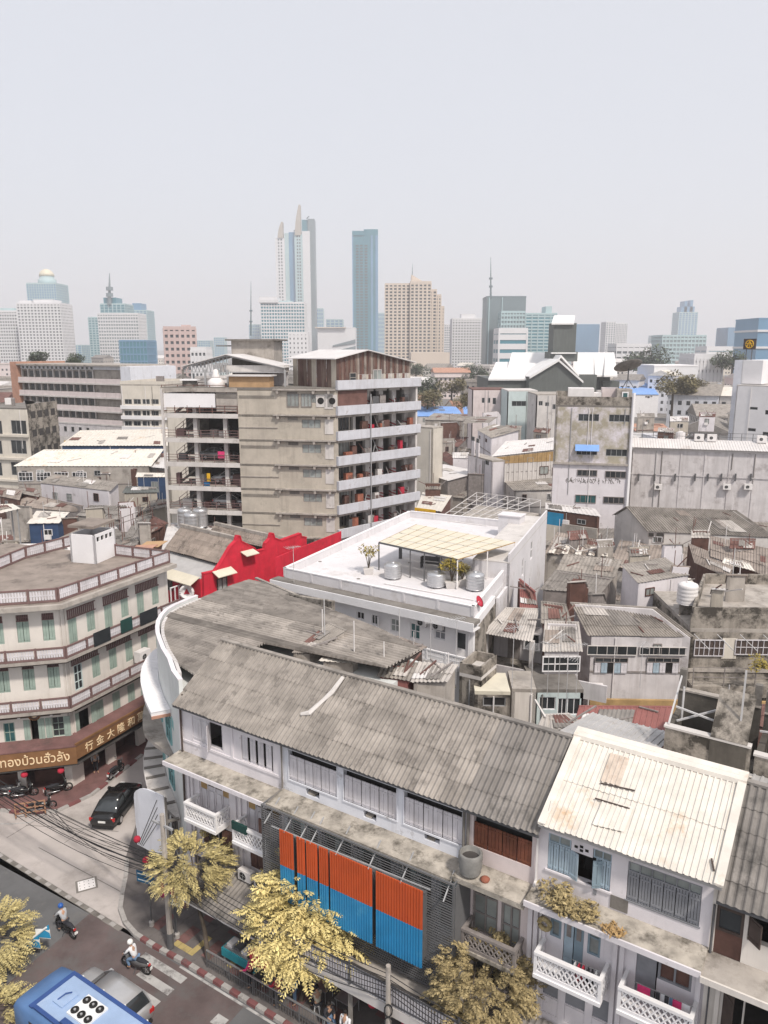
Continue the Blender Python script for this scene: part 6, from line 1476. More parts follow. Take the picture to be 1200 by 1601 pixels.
# rooftop pale boxes left of the flats
F=Fr(D(180,580,185),D(222,580,183)); fb_('lilac plastered house beside the banded block',F,D(200,572,184).z,12,'lav','conc_light',[(185,577,194,581)],cols=2)
F=Fr(D(-40,650,136),D(42,648,133)); 
cb=[F.pt(0,0,0),F.pt(F.L,0,0),D(90,648,144)*V((1,1,0)) if 0 else V((D(90,648,143).x,D(90,648,143).y,0)),V((D(40,648,155).x,D(40,648,155).y,0)),F.pt(0,0,-16)]
zt_=F.pix(20,640)[1]
CB=building('cream block at the left edge with a black streaked mossy side',cb,zt_,'cream','conc_dark',wins={0:[F.rect(x,y,x+26,y+22) for x in (-22,16) for y in (657,688,722)]},cols=3)
Fm=Fr(cb[1],cb[2]); MB().fb(Fm,.1,Fm.L-.1,0,zt_+.9,.005,.06).build('mossy_wall','mossy',CB)
for k in range(4): 
    for j in range(4): MB().fb(Fm,1+k*2.2,2.4+k*2.2,zt_-1.6-j*3.2,zt_-.4-j*3.2,.062,.09).build('block_window','dim',CB)
for y in (680,716,750): z=F.pix(20,y)[1]; MB().fb(F,0,F.L,z-.3,z+.1,.003,.4).build('sill_band','cream',CB)
hs('long white metal market roof behind the other white roof',(92,697),(262,697),(262,671),(125,673),13.2,15,'navy','metal_white',kind='rib',pitch=.6,amp=.05,courses=1,per=60,inset=.5,wins={})
t=hs('long white metal roof over a shed with dark window row',(20,729),(236,729),(256,702),(68,703),11.6,13.6,'conc','metal_white',kind='rib',pitch=.6,amp=.05,courses=1,per=60,inset=.5)
F=SHF[t.name]
for k in range(9):
    r=F.rect(28+k*28,735,52+k*28,752) if k<4 else None
    if r: win(F,t,(r[0],r[1],r[2],r[3]-.3),4,2,'white','glass',.06,.08)
for k in range(8):
    r=(1+k*2.6,2.6+k*2.6,0,0)
hs('white flap roof on the right end of the long shed',(231,730),(262,733),(262,708),(245,710),11.4,12.6,'conc_dark','metal_pale',kind='rib',pitch=.5,courses=1,per=60)
t=hs('lavender timber shack with a low grey roof among the sheds',(60,755),(172,768),(187,754),(83,741),9.6,10.4,'lav','asb',pitch=.4,courses=2,per=30)
F=SHF[t.name]
for r in ((82,769,91,781),(104,771,113,783)): a=F.rect(*r); win(F,t,a,2,2,'steel','glass_pale',.05,.06)
hs('long brown grey roof left of the lavender shack',(5,790),(118,801),(130,791),(52,774),8.2,9.2,'wood_grey','asb_brown',pitch=.4,courses=2,per=30)
hs('wide sagging grey roof below the lavender shack',(118,806),(206,815),(226,793),(140,790),8.0,9.0,'conc','asb_dark',pitch=.4,courses=3,per=4,jit=.1)
hs('grey roof with a mossy wall beside the car park column',(222,800),(262,792),(262,780),(238,782),8.6,9.4,'beige_old','asb',pitch=.4,courses=2,per=10)
t=hs('white striped canopy with a navy front and blue hem',(41,819),(92,818),(108,801),(56,799),9.5,10.2,'navy','metal_white',kind='rib',pitch=1.1,courses=1,per=60,inset=.3)
hs('grey roof with a bright verge behind the stair house',(70,852),(128,853),(146,829),(118,829),11.0,12.0,'conc','asb',pitch=.35,courses=2,per=10)
hs('pale ribbed white roof beside the stair house',(80,884),(128,867),(126,849),(22,851),11.2,11.6,'conc','metal_pale',kind='rib',pitch=.35,courses=1,per=60)
hs('white metal roof at the left edge behind the balustrade',(-30,905),(82,881),(50,868),(-30,872),11.0,11.4,'conc_light','metal_white',kind='rib',pitch=.5,courses=1,per=60)
hs('bright white flat canopy on posts at the left edge',(-30,810),(32,795),(20,788),(-30,790),13.2,13.4,'conc','metal_white',kind='rib',pitch=.6,courses=1,per=60,walls=False,posts=True,name='canopy',cat='canopy')
hs('weathered boarded roof at the left edge beyond the canopy',(-20,772),(30,782),(36,766),(-20,760),9.2,10,'wood_brown','asb_brown',pitch=.4,courses=2,per=20)
hs('grey roof piece between the cream block and the shack',(24,770),(60,777),(64,765),(30,760),9.4,10,'wood_brown','asb',pitch=.4,courses=1,per=20)
hs('small tin roof by the rusty gable house',(132,740),(172,741),(176,734),(134,733),10.4,10.8,'conc','metal_pale',kind='rib',pitch=.5,courses=1,per=60)
hs('red brown tiled gable house by the sheds',(174,745),(210,746),(214,733),(188,731),9.8,11.2,'wood_brown','rust',pitch=.4,courses=2,per=30)
hs('dark green roofed lean-to by the car park',(190,771),(248,770),(247,762),(197,760),9.4,9.8,'beige_old','dkgreen_hall',pitch=.5,courses=1,per=60)
hs('pale blue shed with white roof beside the car park',(211,746),(262,746),(262,740),(214,739),10.8,11.2,'navy','metal_white',kind='rib',pitch=.5,courses=1,per=60)
hs('tilted rusty sheet roof beside the scaffold',(228,838),(252,826),(262,818),(236,806),8.8,9.4,'wood_brown','rust',pitch=.4,courses=2,per=3,jit=.08)
hs('grey tin roof between scaffold and stair house',(182,862),(214,852),(238,806),(212,810),8.8,9.6,'conc','asb_dark',pitch=.4,courses=3,per=4,jit=.1)
hs('lilac flat metal roof under three steel tanks',(252,860),(330,850),(384,818),(262,818),8.6,8.9,'conc','metal_pale',kind='rib',pitch=.6,courses=2,per=8)
for k,(x,y) in enumerate(((229,868),(238,852),(222,858))):
    p=P(x,y,10.6); one(MB().slab([p+V((-1.2,-1,0)),p+V((.9,-1.1,.1)),p+V((1.3,1,.2)),p+V((-.9,1.1,.1))],.05).bar(p+V((0,0,-.02)),V((p.x,p.y,8)),.1),'loose_sheet',('canvas_cream','tan_sheet','orange_tile')[k],('cream loose roof board near the red building','tan loose roof board below the rusty sheet roof','orange loose roof board beside the tan one')[k],'board')
for k,(x,y) in enumerate(((290,824),(300,832),(314,824))): tank(P(x,y,9.0),.85,2.3,('steel water tank left of three behind the red roof','front steel water tank of three behind the red roof','steel water tank right of three behind the red roof')[k],group='three steel tanks behind the red roof')
sf=T('scaffold','rusty pole scaffold standing in the yard behind the left building','scaffold',P(205,850,7.5))
for i in range(5):
    for j in range(3):
        a=P(180+i*15-j*4,858-i*6-j*12,7.5); MB().bar((a.x,a.y,6),(a.x,a.y,10.8),.08).build('pole','rust',sf)
        if i<4: b=P(195+i*15-j*4,852-i*6-j*12,7.5); MB().bar((a.x,a.y,10.2-j*.3),(b.x,b.y,10.2-j*.3),.07).build('ledger','wood_grey',sf)
# ---- centre cluster
hs('orange tile roofed hall far behind the car park',(652,637),(690,638),(684,619),(652,617),9,14,'cream','orange_tile',pitch=.8,courses=2,per=40,gable=.9)
hs('second orange tile roof beside the first',(690,640),(718,640),(722,628),(702,626),9,13,'cream','orange_tile',pitch=.8,courses=2,per=40,gable=.9)
hs('long blue roof behind the car park right end',(652,651),(746,651),(738,636),(652,635),9.5,11.5,'conc_light','blue_roof',pitch=.6,courses=1,per=80,kind='rib')
hs('long pale roof to the right of the blue roof',(746,655),(835,657),(832,642),(748,641),9.6,11.2,'conc_light','metal_pale',pitch=.6,courses=1,per=80,kind='rib')
hs('blue far roof beside the satellite dish',(955,617),(1030,617),(1010,590),(968,590),10,15,'white','blue_roof',pitch=.8,courses=1,per=80,kind='rib')
F=Fr(D(738,620,190),D(793,620,190)); fb_('pink house with brown roof before the dark hall',F,D(760,610,190).z,10,'pinkish','rust',[(753,622,757,630),(762,622,766,630),(770,622,775,632)],cols=1)
F=Fr(D(793,625,180),D(840,625,180)); fb_('pale turquoise house before the dark hall',F,D(800,612,180).z,10,'paleteal','conc_light',[(800,627,822,635),(826,625,836,632)],cols=3)
F=Fr(D(838,630,165),D(885,630,165)); fb_('grey house with small square windows behind the peeling block',F,D(860,618,165).z,10,'conc_light','conc',[(842,627,848,634),(852,629,858,635),(863,632,868,640)],cols=2)
A_=D(730,700,128); F=Fr(D(731,690,128),D(768,720,112)); 
hs('white house with grey hip roof and open terrace in the centre',(745,672),(768,685),(813,672),(772,663),14.4,15.2,'lav','asb',pitch=.4,courses=2,per=20,name='house')
F=Fr(D(732,680,126),D(770,690,118)); fb_('white plastered house end with two small windows',F,12.8,2.2,'lav','conc',[(737,682,741,690),(744,685,748,693),(758,718,764,728)],cols=1)
hs('grey flat porch roof over the white house',(723,662),(765,661),(778,652),(730,651),14.6,15,'conc','asb',pitch=.5,courses=1,per=40,walls=False,posts=True,name='canopy',cat='canopy')
t=hs('long tan metal roof over yellow boards and a corrugated wall',(768,714),(868,703),(868,684),(790,690),(12.2,12.9),13.8,'conc_light','metal_pale',pitch=.5,courses=1,per=60,kind='rib')
F=SHF[t.name]; zc=F.pix(800,724)[1]
n=26
for k in range(n): MB().fb(F,F.L*k/n,F.L*(k+1)/n-.03,zc,12.0+.6*k/n,.01,.06+.03*(k%2)).build('board','wood_yellow',t)
for k in range(n): MB().fb(F,F.L*k/n,F.L*(k+1)/n-.05,5,zc-.05,.01,.06+.06*(k%2)).build('wall_sheet','conc_light',t)
for r in ((843,729,856,741),(862,731,868,743)): a=F.rect(*r); win(F,t,a,2,1,'wood_brown','glass_pale',.16,.08)
hs('dull red rusty roof in the centre yards',(672,708),(705,728),(722,722),(690,702),8.8,9.8,'beige_old','rust',pitch=.4,courses=2,per=6,jit=.05)
hs('second rusty roof with a green grey end in the centre yards',(704,705),(748,713),(757,706),(716,698),9.2,10.2,'dkgreen_hall','asb_brown',pitch=.4,courses=2,per=6,jit=.05)
hs('pile of grey and rusty tin roofs behind the car park',(688,692),(716,700),(732,684),(700,682),10.4,11,'wood_grey','rust',pitch=.4,courses=2,per=4,jit=.1)
t=hs('low shed with a pale flat roof and glazed front',(649,735),(700,752),(752,738),(694,726),9.4,9.8,'wood_grey','metal_pale',pitch=.6,courses=1,per=60,kind='rib')
F=Fr(D(650,680,124),D(676,680,122)); fb_('peach plastered house end by the car park',F,D(660,670,123).z,3,'cream','conc',(),)
hs('white flat roof beside the yellow sign',(650,795),(690,800),(706,775),(660,770),8.6,8.8,'rust','metal_white',pitch=.6,courses=1,per=60,kind='rib')
ys=T('yellow_sign','small yellow sign board at the back corner of the white terrace','sign',P(663,803,12.5))
F=Fr(P(648,795,12.6),P(680,799,12.6)); MB().fb(F,0,F.L,11.6,12.7,-.1,0).build('board','yellow',ys); MB().fb(F,0,.1,8,11.6,-.1,0).build('post','steel',ys)
for k in range(6): MB().fb(F,.3+k*.4,.55+k*.4,12.0,12.4,.003,.02).build('letter','rust_red',ys)
cg=T('steel_cage','white steel frame cage on the roof behind the white terrace','frame',P(770,800,10))
cq=[P(692,806,10.6),P(770,812,10.6),P(845,782,10.6),P(745,770,10.6)]; zb_=8
MB().slab([p-V((0,0,1.8)) for p in cq],.2).build('deck','conc',cg)
MB().prism([p for p in cq],0,8.55).build('wall','conc_light',cg)
cb_=lambda u,v:cq[0].lerp(cq[1],u).lerp(cq[3].lerp(cq[2],u),v)
for i in range(7):
    MB().bar(cb_(i/6,0),cb_(i/6,1),.07).build('beam','metal_pale',cg); MB().bar(cb_(0,i/6),cb_(1,i/6),.07).build('beam','metal_pale',cg)
    for v in (0,1): p=cb_(i/6,v); MB().bar(p-V((0,0,1.8)),p,.08).build('post','white' if i%3==0 else 'metal_pale',cg)
# ---- right cluster
t=hs('shack with a blue tarpaulin wall and brown boards',(852,796),(940,808),(930,795),(852,786),9.8,10.4,'wood_brown','metal_pale',pitch=.6,courses=1,per=60,kind='rib',walls=True)
F=SHF[t.name]; s1=F.pix(881,800)[0]; MB().fb(F,.0,s1,F.pix(860,820)[1],9.5,.01,.06).build('tarpaulin','blue_sheet',t); MB().fb(F,0,F.L,5,F.pix(860,820)[1]-.02,.01,.1).build('lower_wall','cream',t)
MB().fb(F,s1,F.L,F.pix(860,830)[1],F.pix(860,815)[1],.1,.4).build('ledge','conc',t)
hs('grey roof with white translucent strips below the blue shack',(850,866),(965,872),(944,846),(870,832),8.2,9.4,'conc','asb_brown',pitch=.4,courses=2,per=2,jit=.05)
for k in range(5): hs('white translucent roof strip, number of five on the grey roof' if 0 else ('first','second','third','fourth','last')[k]+' white strip from the left on the striped grey roof',(856+k*21,864+k*1.3),(866+k*21,865+k*1.3),(874+k*19,850+k*2),(866+k*19,849+k*2),8.5,9.0,'white','metal_white',pitch=.5,courses=1,per=60,walls=False,name='roof_strip',cat='roof strip',group='white strips on the striped roof')
t=hs('big grey corrugated gable house at the right',(1011,831),(1215,841),(1152,798),(978,792),8.8,11.2,'conc_light','asb',pitch=.32,amp=.075,courses=3,per=8,gable=.6)
F=SHF[t.name]
for r in ((1013,832,1022,840),(1025,832,1037,848)): a=F.rect(*r); win(F,t,a,1,1,'wood_grey','dim',.1,.06)
hs('dark grey roof in the alley cluster with a bright spot',(843,922),(939,928),(960,903),(868,891),8.4,9.6,'wood_grey','asb_dark',pitch=.35,courses=2,per=8)
hs('upper grey roof in the alley cluster',(868,893),(961,903),(972,876),(882,866),9.2,10.2,'conc','asb',pitch=.35,courses=2,per=8)
hs('white walled hut with a flat grey roof in the alley cluster',(997,912),(1078,899),(1040,872),(970,883),10.4,10.8,'lav','asb',pitch=.35,courses=2,per=8,inset=.2)
hs('brown sheet roof at the right beside the big gable house',(1085,880),(1140,905),(1150,880),(1076,850),9.2,9.8,'wood_brown','asb_brown',pitch=.35,courses=2,per=6,jit=.06)
hs('brown roof with a pale sheet near the right edge',(1110,870),(1210,905),(1210,860),(1110,838),9.8,10.6,'wood_brown','asb_brown',pitch=.35,courses=3,per=4,jit=.06)
hs('bright tin strip on the brown roofs near the right edge',(1128,880),(1180,893),(1172,882),(1132,872),10.6,10.8,'conc','metal_white',pitch=.35,courses=1,per=40,walls=False,name='roof_strip',cat='roof strip')
hs('white tin flap in the yard beside the tank terrace',(1058,915),(1092,920),(1080,905),(1046,900),8.8,8.9,'conc','metal_white',pitch=.5,courses=1,per=40)
# house with corrugated roof facing the alley
e0,e1,r1,r0=P(918,994,9.0),P(1087,996,9.0),P(1027,950,10.9),P(891,942,10.9)
t=shed('grey walled house with a corrugated roof and two shuttered windows',e0,e1,r1,r0,'grey_wall','asb',0,pitch=.22,amp=.045,courses=3,per=6,inset=.35,seed=71)
F=SHF[t.name]
for r,c in (((918,1009,995,1025),5),((1000,1011,1076,1025),5)): a=F.rect(*r,.1); win(F,t,a,c,1,'conc_light','glass',.1,.05,sub=True)
for x0,x1 in ((930,980),(1012,1060)):
    a=F.rect(x0,1028,x1,1053,.1); w_=(a[1]-a[0]); MB().fb(F,a[0],a[1],a[2],a[3],.03,.06).build('window','dark',t)
    for k in (0,1,3,4) if x0<1000 else (0,1,2,4): leaf(F,t,a[0]+w_*k/5,a[0]+w_*(k+1)/5-.03,a[2],a[3]-.4,'shutter_blue' if k%2 else 'shutter_white',.09,planks=2)
    win(F,t,(a[0],a[1],a[3]-.38,a[3]),4,1,'wood_grey','glass',.1,.04)
ac_unit(F.pt(F.pix(931,1072)[0],F.pix(931,1077)[1],.4),math.atan2(F.e.y,F.e.x),'air conditioner low on the grey house wall in the alley')
one(MB().fb(F,-.3,F.L+8,F.pix(1000,1098)[1],F.pix(1000,1078)[1],1.6,1.85),'brick_band_wall','wood_yellow','long brown coping wall below the grey house','wall')
# porch house
e0,e1,r1,r0=P(753,990,9.6),P(832,1004,9.6),P(843,952,10.6),P(790,950,10.6)
t=shed('open porch house with a corrugated roof beside the white terrace building',e0,e1,r1,r0,'conc','asb_light',0,pitch=.22,amp=.05,courses=2,per=5,walls=False,inset=.3,seed=72)
F=Fr(e0,e1); F.o=F.o-F.n*.35
zf=F.pix(790,1048)[1]
MB().prism([F.pt(0,0,0),F.pt(F.L,0,0),F.pt(F.L,0,-6),F.pt(0,0,-6)],0,zf).build('lower_wall','mossy',t)
MB().fb(F,0,F.L+5.3,zf-.9,zf+.35,.003,.15).build('parapet','grey_wall',t); MB().fb(F,0,F.L,zf,9.7,-2.6,-2.4).build('rear_wall','grey_wall',t)
for s in (0,F.L-.3): MB().fb(F,s,s+.3,zf,9.5,-.3,0).build('post','conc_light',t)
win(F,t,(F.L*.62,F.L*.95,zf+.9,9.2),2,1,'white','glass',-2.38,.1); MB().fb(F,F.L*.3,F.L*.55,zf,9.3,-2.4,-2.34).build('door','wood_grey',t)
e0,e1,r1,r0=P(847,1019,9.2),P(911,1019,9.2),P(905,973,10.6),P(851,971,10.6)
t=shed('small corrugated roof house between the porch and the grey house',e0,e1,r1,r0,'grey_wall','asb_light',0,pitch=.22,amp=.05,courses=2,per=5,inset=.3,seed=73)
F=SHF[t.name]; a=F.rect(848,1026,906,1050,.1); win(F,t,a,3,2,'white','glass',.1,.08,sub=True)
hs('grey corrugated strip roof above the small house',(845,975),(893,973),(885,945),(845,940),10.2,11.2,'rust','asb',pitch=.25,amp=.05,courses=2,per=6)
hs('rust red sheet beside the white annex wall',(812,955),(842,955),(836,925),(812,905),10.4,11.4,'rust','rust_red',pitch=.4,courses=1,per=30)
# teal house below, with yard walls
F=Fr(P(835,1083,7.2),P(912,1083,7.2)); t=fb_('pale teal lower house with white framed windows in the alley',F,7.2,4,'paleteal','conc_dark',[(843,1090,868,1110),(872,1092,885,1118),(887,1092,907,1118)],cols=2,frame='white',sub=True)
F=Fr(P(800,1082,7.4),P(838,1083,7.4)); fb_('cream boarded yard wall left of the teal house',F,7.4,3,'lbwall','conc',(),)
F=Fr(P(718,1050,8.6),P(752,1058,8.6)); fb_('mossy concrete yard box with open top below the porch',F,8.3,2.6,'mossy','conc_light',(),parapet=.7)
F=Fr(P(742,1077,8.0),P(798,1078,8.0)); t=fb_('stained lean-to with a cream flat roof in the alley',F,7.6,3,'mossy','canvas_cream',[(755,1090,790,1105)],cols=2,pane='dark')
t=hs('rust red metal roof below the brown coping wall',(891,1150),(1040,1156),(1050,1105),(905,1104),8.6,9.0,'rust','rust_red',pitch=.35,amp=.03,courses=1,per=10,kind='rib')
hs('grey corrugated rear roof strip behind the long ridge',(836,1142),(930,1142),(890,1116),(848,1118),10.6,11.0,'conc','asb_light',pitch=.4,amp=.06,courses=1,per=8)
# right terraces
F=Fr(P(1080,980,9.6),P(1420,984,9.6)); RT=fb_('old concrete terrace house with a grilled window row at the right',F,9.2,9,'mossy','conc',(),slab=.3)
MB().fb(F,0,F.L,9.5,10.6,-.3,-.02).build('parapet','mossy',RT)
for r,c in (((1086,1000,1130,1032),6),((1150,1000,1200,1030),6)): a=F.rect(*r,.1); win(F,RT,(a[0],a[1],a[2]+.3,a[3]),c,2,'shutter_white','brown_dark',.1,.06)
a=F.rect(1130,998,1150,1030,.05); MB().fb(F,*a,.01,.06).build('panel','cream',RT)
MB().fb(F,0,F.L,F.pix(1100,1078)[1],F.pix(1100,1062)[1],.003,1.3).build('balcony','mossy',RT)
MB().fb(F,0,F.L,F.pix(1100,1045)[1]-.25,F.pix(1100,1045)[1],.003,.1).build('string_course','conc',RT)
for k in range(5): MB().bar(F.pt(.2+k*1.7,9.1,.2),F.pt(.9+k*1.7,8.4,1.6),.05).build('awning_arm','antenna',RT)
rail(RT,[F.pt(0,F.pix(1100,1062)[1],1.25),F.pt(F.L,F.pix(1100,1062)[1],1.25)],1.5,'wood_grey',2.2,2,.06)
F=Fr(P(1078,962,10.4),P(1200,964,10.4)); 
tt=[P(1080,968,10.2),P(1400,970,10.2),P(1380,915,10.2),P(1098,912,10.2)]
TTs=T('tank_terrace','stained roof terrace with a low dark wall and a white tank','terrace',loc_of(tt))
MB().prism([p for p in tt],0,10.2).build('wall','mossy',TTs); MB().slab([p+V((0,0,.02)) for p in tt],.015).build('deck','conc',TTs)
for a,b in zip(tt,tt[1:]+tt[:1]): 
    Fq=Fr(a,b); MB().fb(Fq,.15,Fq.L-.15,10.22,11.1,-.2,-.01).build('parapet','mossy',TTs)
tank(P(1073,945,10.3),.75,1.7,'white plastic water tank beside the stained roof terrace','plastic_white')
one(MB().prism([P(1062,952,10),P(1088,952,10),P(1088,938,10),P(1062,938,10)],0,10.2),'tank_plinth','mossy','mossy plinth tower under the white plastic tank','plinth')
def open_box(label,s0,s1,zf,zb,fl,d0=-6.15,d1=-8.6):
    t=T('roof_terrace',label,'terrace',SH.pt((s0+s1)/2,0,-7.4))
    MB().fb(SH,s0,s1,0,fl,d1,d0).build('base','mossy',t)
    MB().fb(SH,s0,s1,fl+.003,zf,d0-.25,d0).build('front_wall','mossy',t); MB().fb(SH,s0-.05,s1,zf,zf+.09,d0-.3,d0+.05).build('coping','conc_light',t)
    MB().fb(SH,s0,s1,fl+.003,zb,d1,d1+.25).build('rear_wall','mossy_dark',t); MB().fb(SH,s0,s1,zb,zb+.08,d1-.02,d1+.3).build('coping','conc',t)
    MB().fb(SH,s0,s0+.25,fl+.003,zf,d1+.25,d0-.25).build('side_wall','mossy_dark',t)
    for s in (s0,s1-.3): MB().fb(SH,s,s+.28,zb,zb+1.0,d1,d1+.28).build('stub_column','conc_dark',t)
    return t
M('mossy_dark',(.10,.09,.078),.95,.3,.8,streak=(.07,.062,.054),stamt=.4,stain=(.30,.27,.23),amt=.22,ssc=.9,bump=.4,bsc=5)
mw=open_box('black mossed open concrete terrace behind the white metal roof',23.2,26.55,14.25,15.1,12.7)
MB().fb(SH,25.0,26.4,12.75,14.22,-6.148,-6.1).build('black_moss_patch','mossy_dark',mw)
mw2=open_box('stained beige open terrace at the right edge behind the metal roof',26.7,36,14.0,14.9,12.6)
one(MB().hexa([SH.pt(25.0,14.36,-6.1),SH.pt(26.4,14.36,-6.1),SH.pt(26.4,14.36,-6.2),SH.pt(25.0,14.36,-6.2),SH.pt(25.0,15.9,-7.7),SH.pt(26.4,15.9,-7.7),SH.pt(26.4,15.85,-7.8),SH.pt(25.0,15.85,-7.8)]),'leaning_slab','mossy','pale mossy concrete slab leaning over the black mossed terrace','slab')
for k,(p_,q_) in enumerate(((SH.pt(23.3,14.34,-6.3),SH.pt(23.3,15.8,-8.3)),(SH.pt(23.6,14.2,-7.4),SH.pt(23.6,15.7,-7.4)),(SH.pt(23.4,14.9,-7.0),SH.pt(25.4,14.6,-7.0)),(SH.pt(23.5,14.3,-6.9),SH.pt(25.3,15.1,-7.6)),(SH.pt(27.4,14.05,-6.2),SH.pt(28.6,16.2,-7.6)),(SH.pt(26.0,14.3,-6.8),SH.pt(26.0,17.2,-6.9)),(SH.pt(26.7,14.6,-7.2),SH.pt(29,14.9,-7.2)))):
    one(MB().bar(p_,q_,.07),'scaffold_pole','antenna',('slanting pole at the left end of the black mossed terrace','short white upright in the black mossed terrace','level pole across the black mossed terrace','crossing pole inside the black mossed terrace','slanting white pole near the right edge','tall thin mast beside the leaning slab','level pole over the right edge terrace')[k],'pole','poles over the mossed terraces')
hs('rusty sheet roof with a blue grey strip near the right edge',(1048,1122),(1420,1160),(1400,1106),(1072,1100),10.2,10.6,'rust','rust',pitch=.4,courses=2,per=5,jit=.05)
# tv antennas in the alley
for k,(x,y,z,h,a) in enumerate(((800,1075,8.5,4.2,.3),(830,1085,8.0,3.4,1.2),(855,1085,7.6,3.6,2.2),(872,1090,7.4,4.4,.8),(885,1092,7.4,3.0,2.6),(900,1085,7.4,3.6,.2),(1000,1075,7.6,3.2,1.0),(712,1070,8.6,4.6,.5),(672,1060,9.5,4,1.8))):
    yagi(P(x,y,z),h,a,('tallest','left','middle','second tallest','slim','right','lone','thin','near','high')[k]+(' television antenna in the thicket over the alley',' television antenna over the lean-to roof',' television antenna over the teal house',' television antenna leaning over the teal house',' television antenna between two others over the alley',' television antenna above the grey house corner',' television antenna before the grey house window',' television antenna in front of the white building',' television antenna above the broken roof',' television antenna on the mossy parapet')[k])
# ================================================================ more small roofs in the packed yards
CLR=[(905,838,30,14,9.6,'rust','rusty'),(948,850,26,12,9.4,'metal_pale','pale tin'),(1000,862,34,16,9.6,'asb_dark','dark grey'),(1052,858,34,14,9.8,'asb','grey'),(1095,835,30,12,10.2,'asb_light','light grey'),(1160,850,40,16,10.6,'rust','rusty'),(1150,905,34,14,11.6,'asb_brown','brown'),(1120,925,22,10,11.4,'metal_pale','pale tin'),(1060,890,30,12,10.4,'asb_brown','brown'),(905,915,30,10,9.9,'asb_light','light grey'),(935,935,26,12,9.0,'asb_dark','dark grey'),(700,690,24,8,11.4,'asb_dark','dark grey'),(668,720,22,8,10.2,'rust','rusty'),(720,712,26,9,11.0,'metal_pale','pale tin'),(676,760,26,10,9.8,'asb','grey'),(742,745,26,9,10.4,'asb_brown','brown'),(800,668,26,7,14.6,'asb','grey'),(845,672,24,7,14.4,'rust','rusty'),(770,648,24,6,14.8,'asb_light','light grey'),(705,664,26,6,13.4,'metal_pale','pale tin'),(680,678,22,6,12.6,'asb_brown','brown'),(1010,650,28,7,14.4,'asb','grey'),(1062,655,30,8,14.2,'metal_pale','pale tin'),(1105,648,26,7,14.4,'rust','rusty'),(1040,672,26,7,13.2,'asb_light','light grey'),(1090,680,30,7,13.0,'asb_dark','dark grey'),(30,795,30,10,10.4,'asb_dark','dark grey'),(150,800,30,10,10.2,'asb_light','light grey'),(200,790,26,9,10.4,'rust','rusty'),(110,815,26,10,10.6,'asb','grey'),(165,838,26,11,10.4,'asb_brown','brown'),(225,822,20,10,10.2,'metal_pale','pale tin'),(15,850,26,10,12.0,'asb','grey')]
CWD=['beside the striped roof','below the peeling block','above the white walled hut','behind the white walled hut','left of the brown roofs','on the right brown roofs','above the tank terrace','at the corner of the tank terrace','between the hut and the tank terrace','over the alley cluster','above the alley antennas','behind the rusty centre roofs','by the car park right end','above the glazed shed','left of the glazed shed','in front of the corrugated wall','behind the white hip roof','against the peeling block side','behind the porch canopy','below the long blue roof','left of the white hip roof','behind the peeling block hut','behind the long block, left one','behind the long block, right one','near the long block railing','at the long block railing middle','by the left edge sheds','below the lavender shack','by the car park left column','above the navy canopy','behind the stair house','beside the scaffold','behind the left balustrade']
for k,((x,y,w,h,z,m,d),wd) in enumerate(zip(CLR,CWD)):
    sk=((k*37)%9-4)*1.0
    hs(f'small {d} lean-to roof {wd}',(x-w/2,y+h/2),(x+w/2,y+h/2+sk*.6),(x+w/2+sk,y-h/2+sk*.5),(x-w/2+sk,y-h/2),z,z+.7+.1*(k%4),('wood_grey','conc','beige_old','lav','wood_brown')[k%5],m,pitch=.35,amp=.05,courses=2,per=4,jit=.05,seed=400+k,name='lean_to',cat='lean-to',inset=.15,zb=z-3.4)
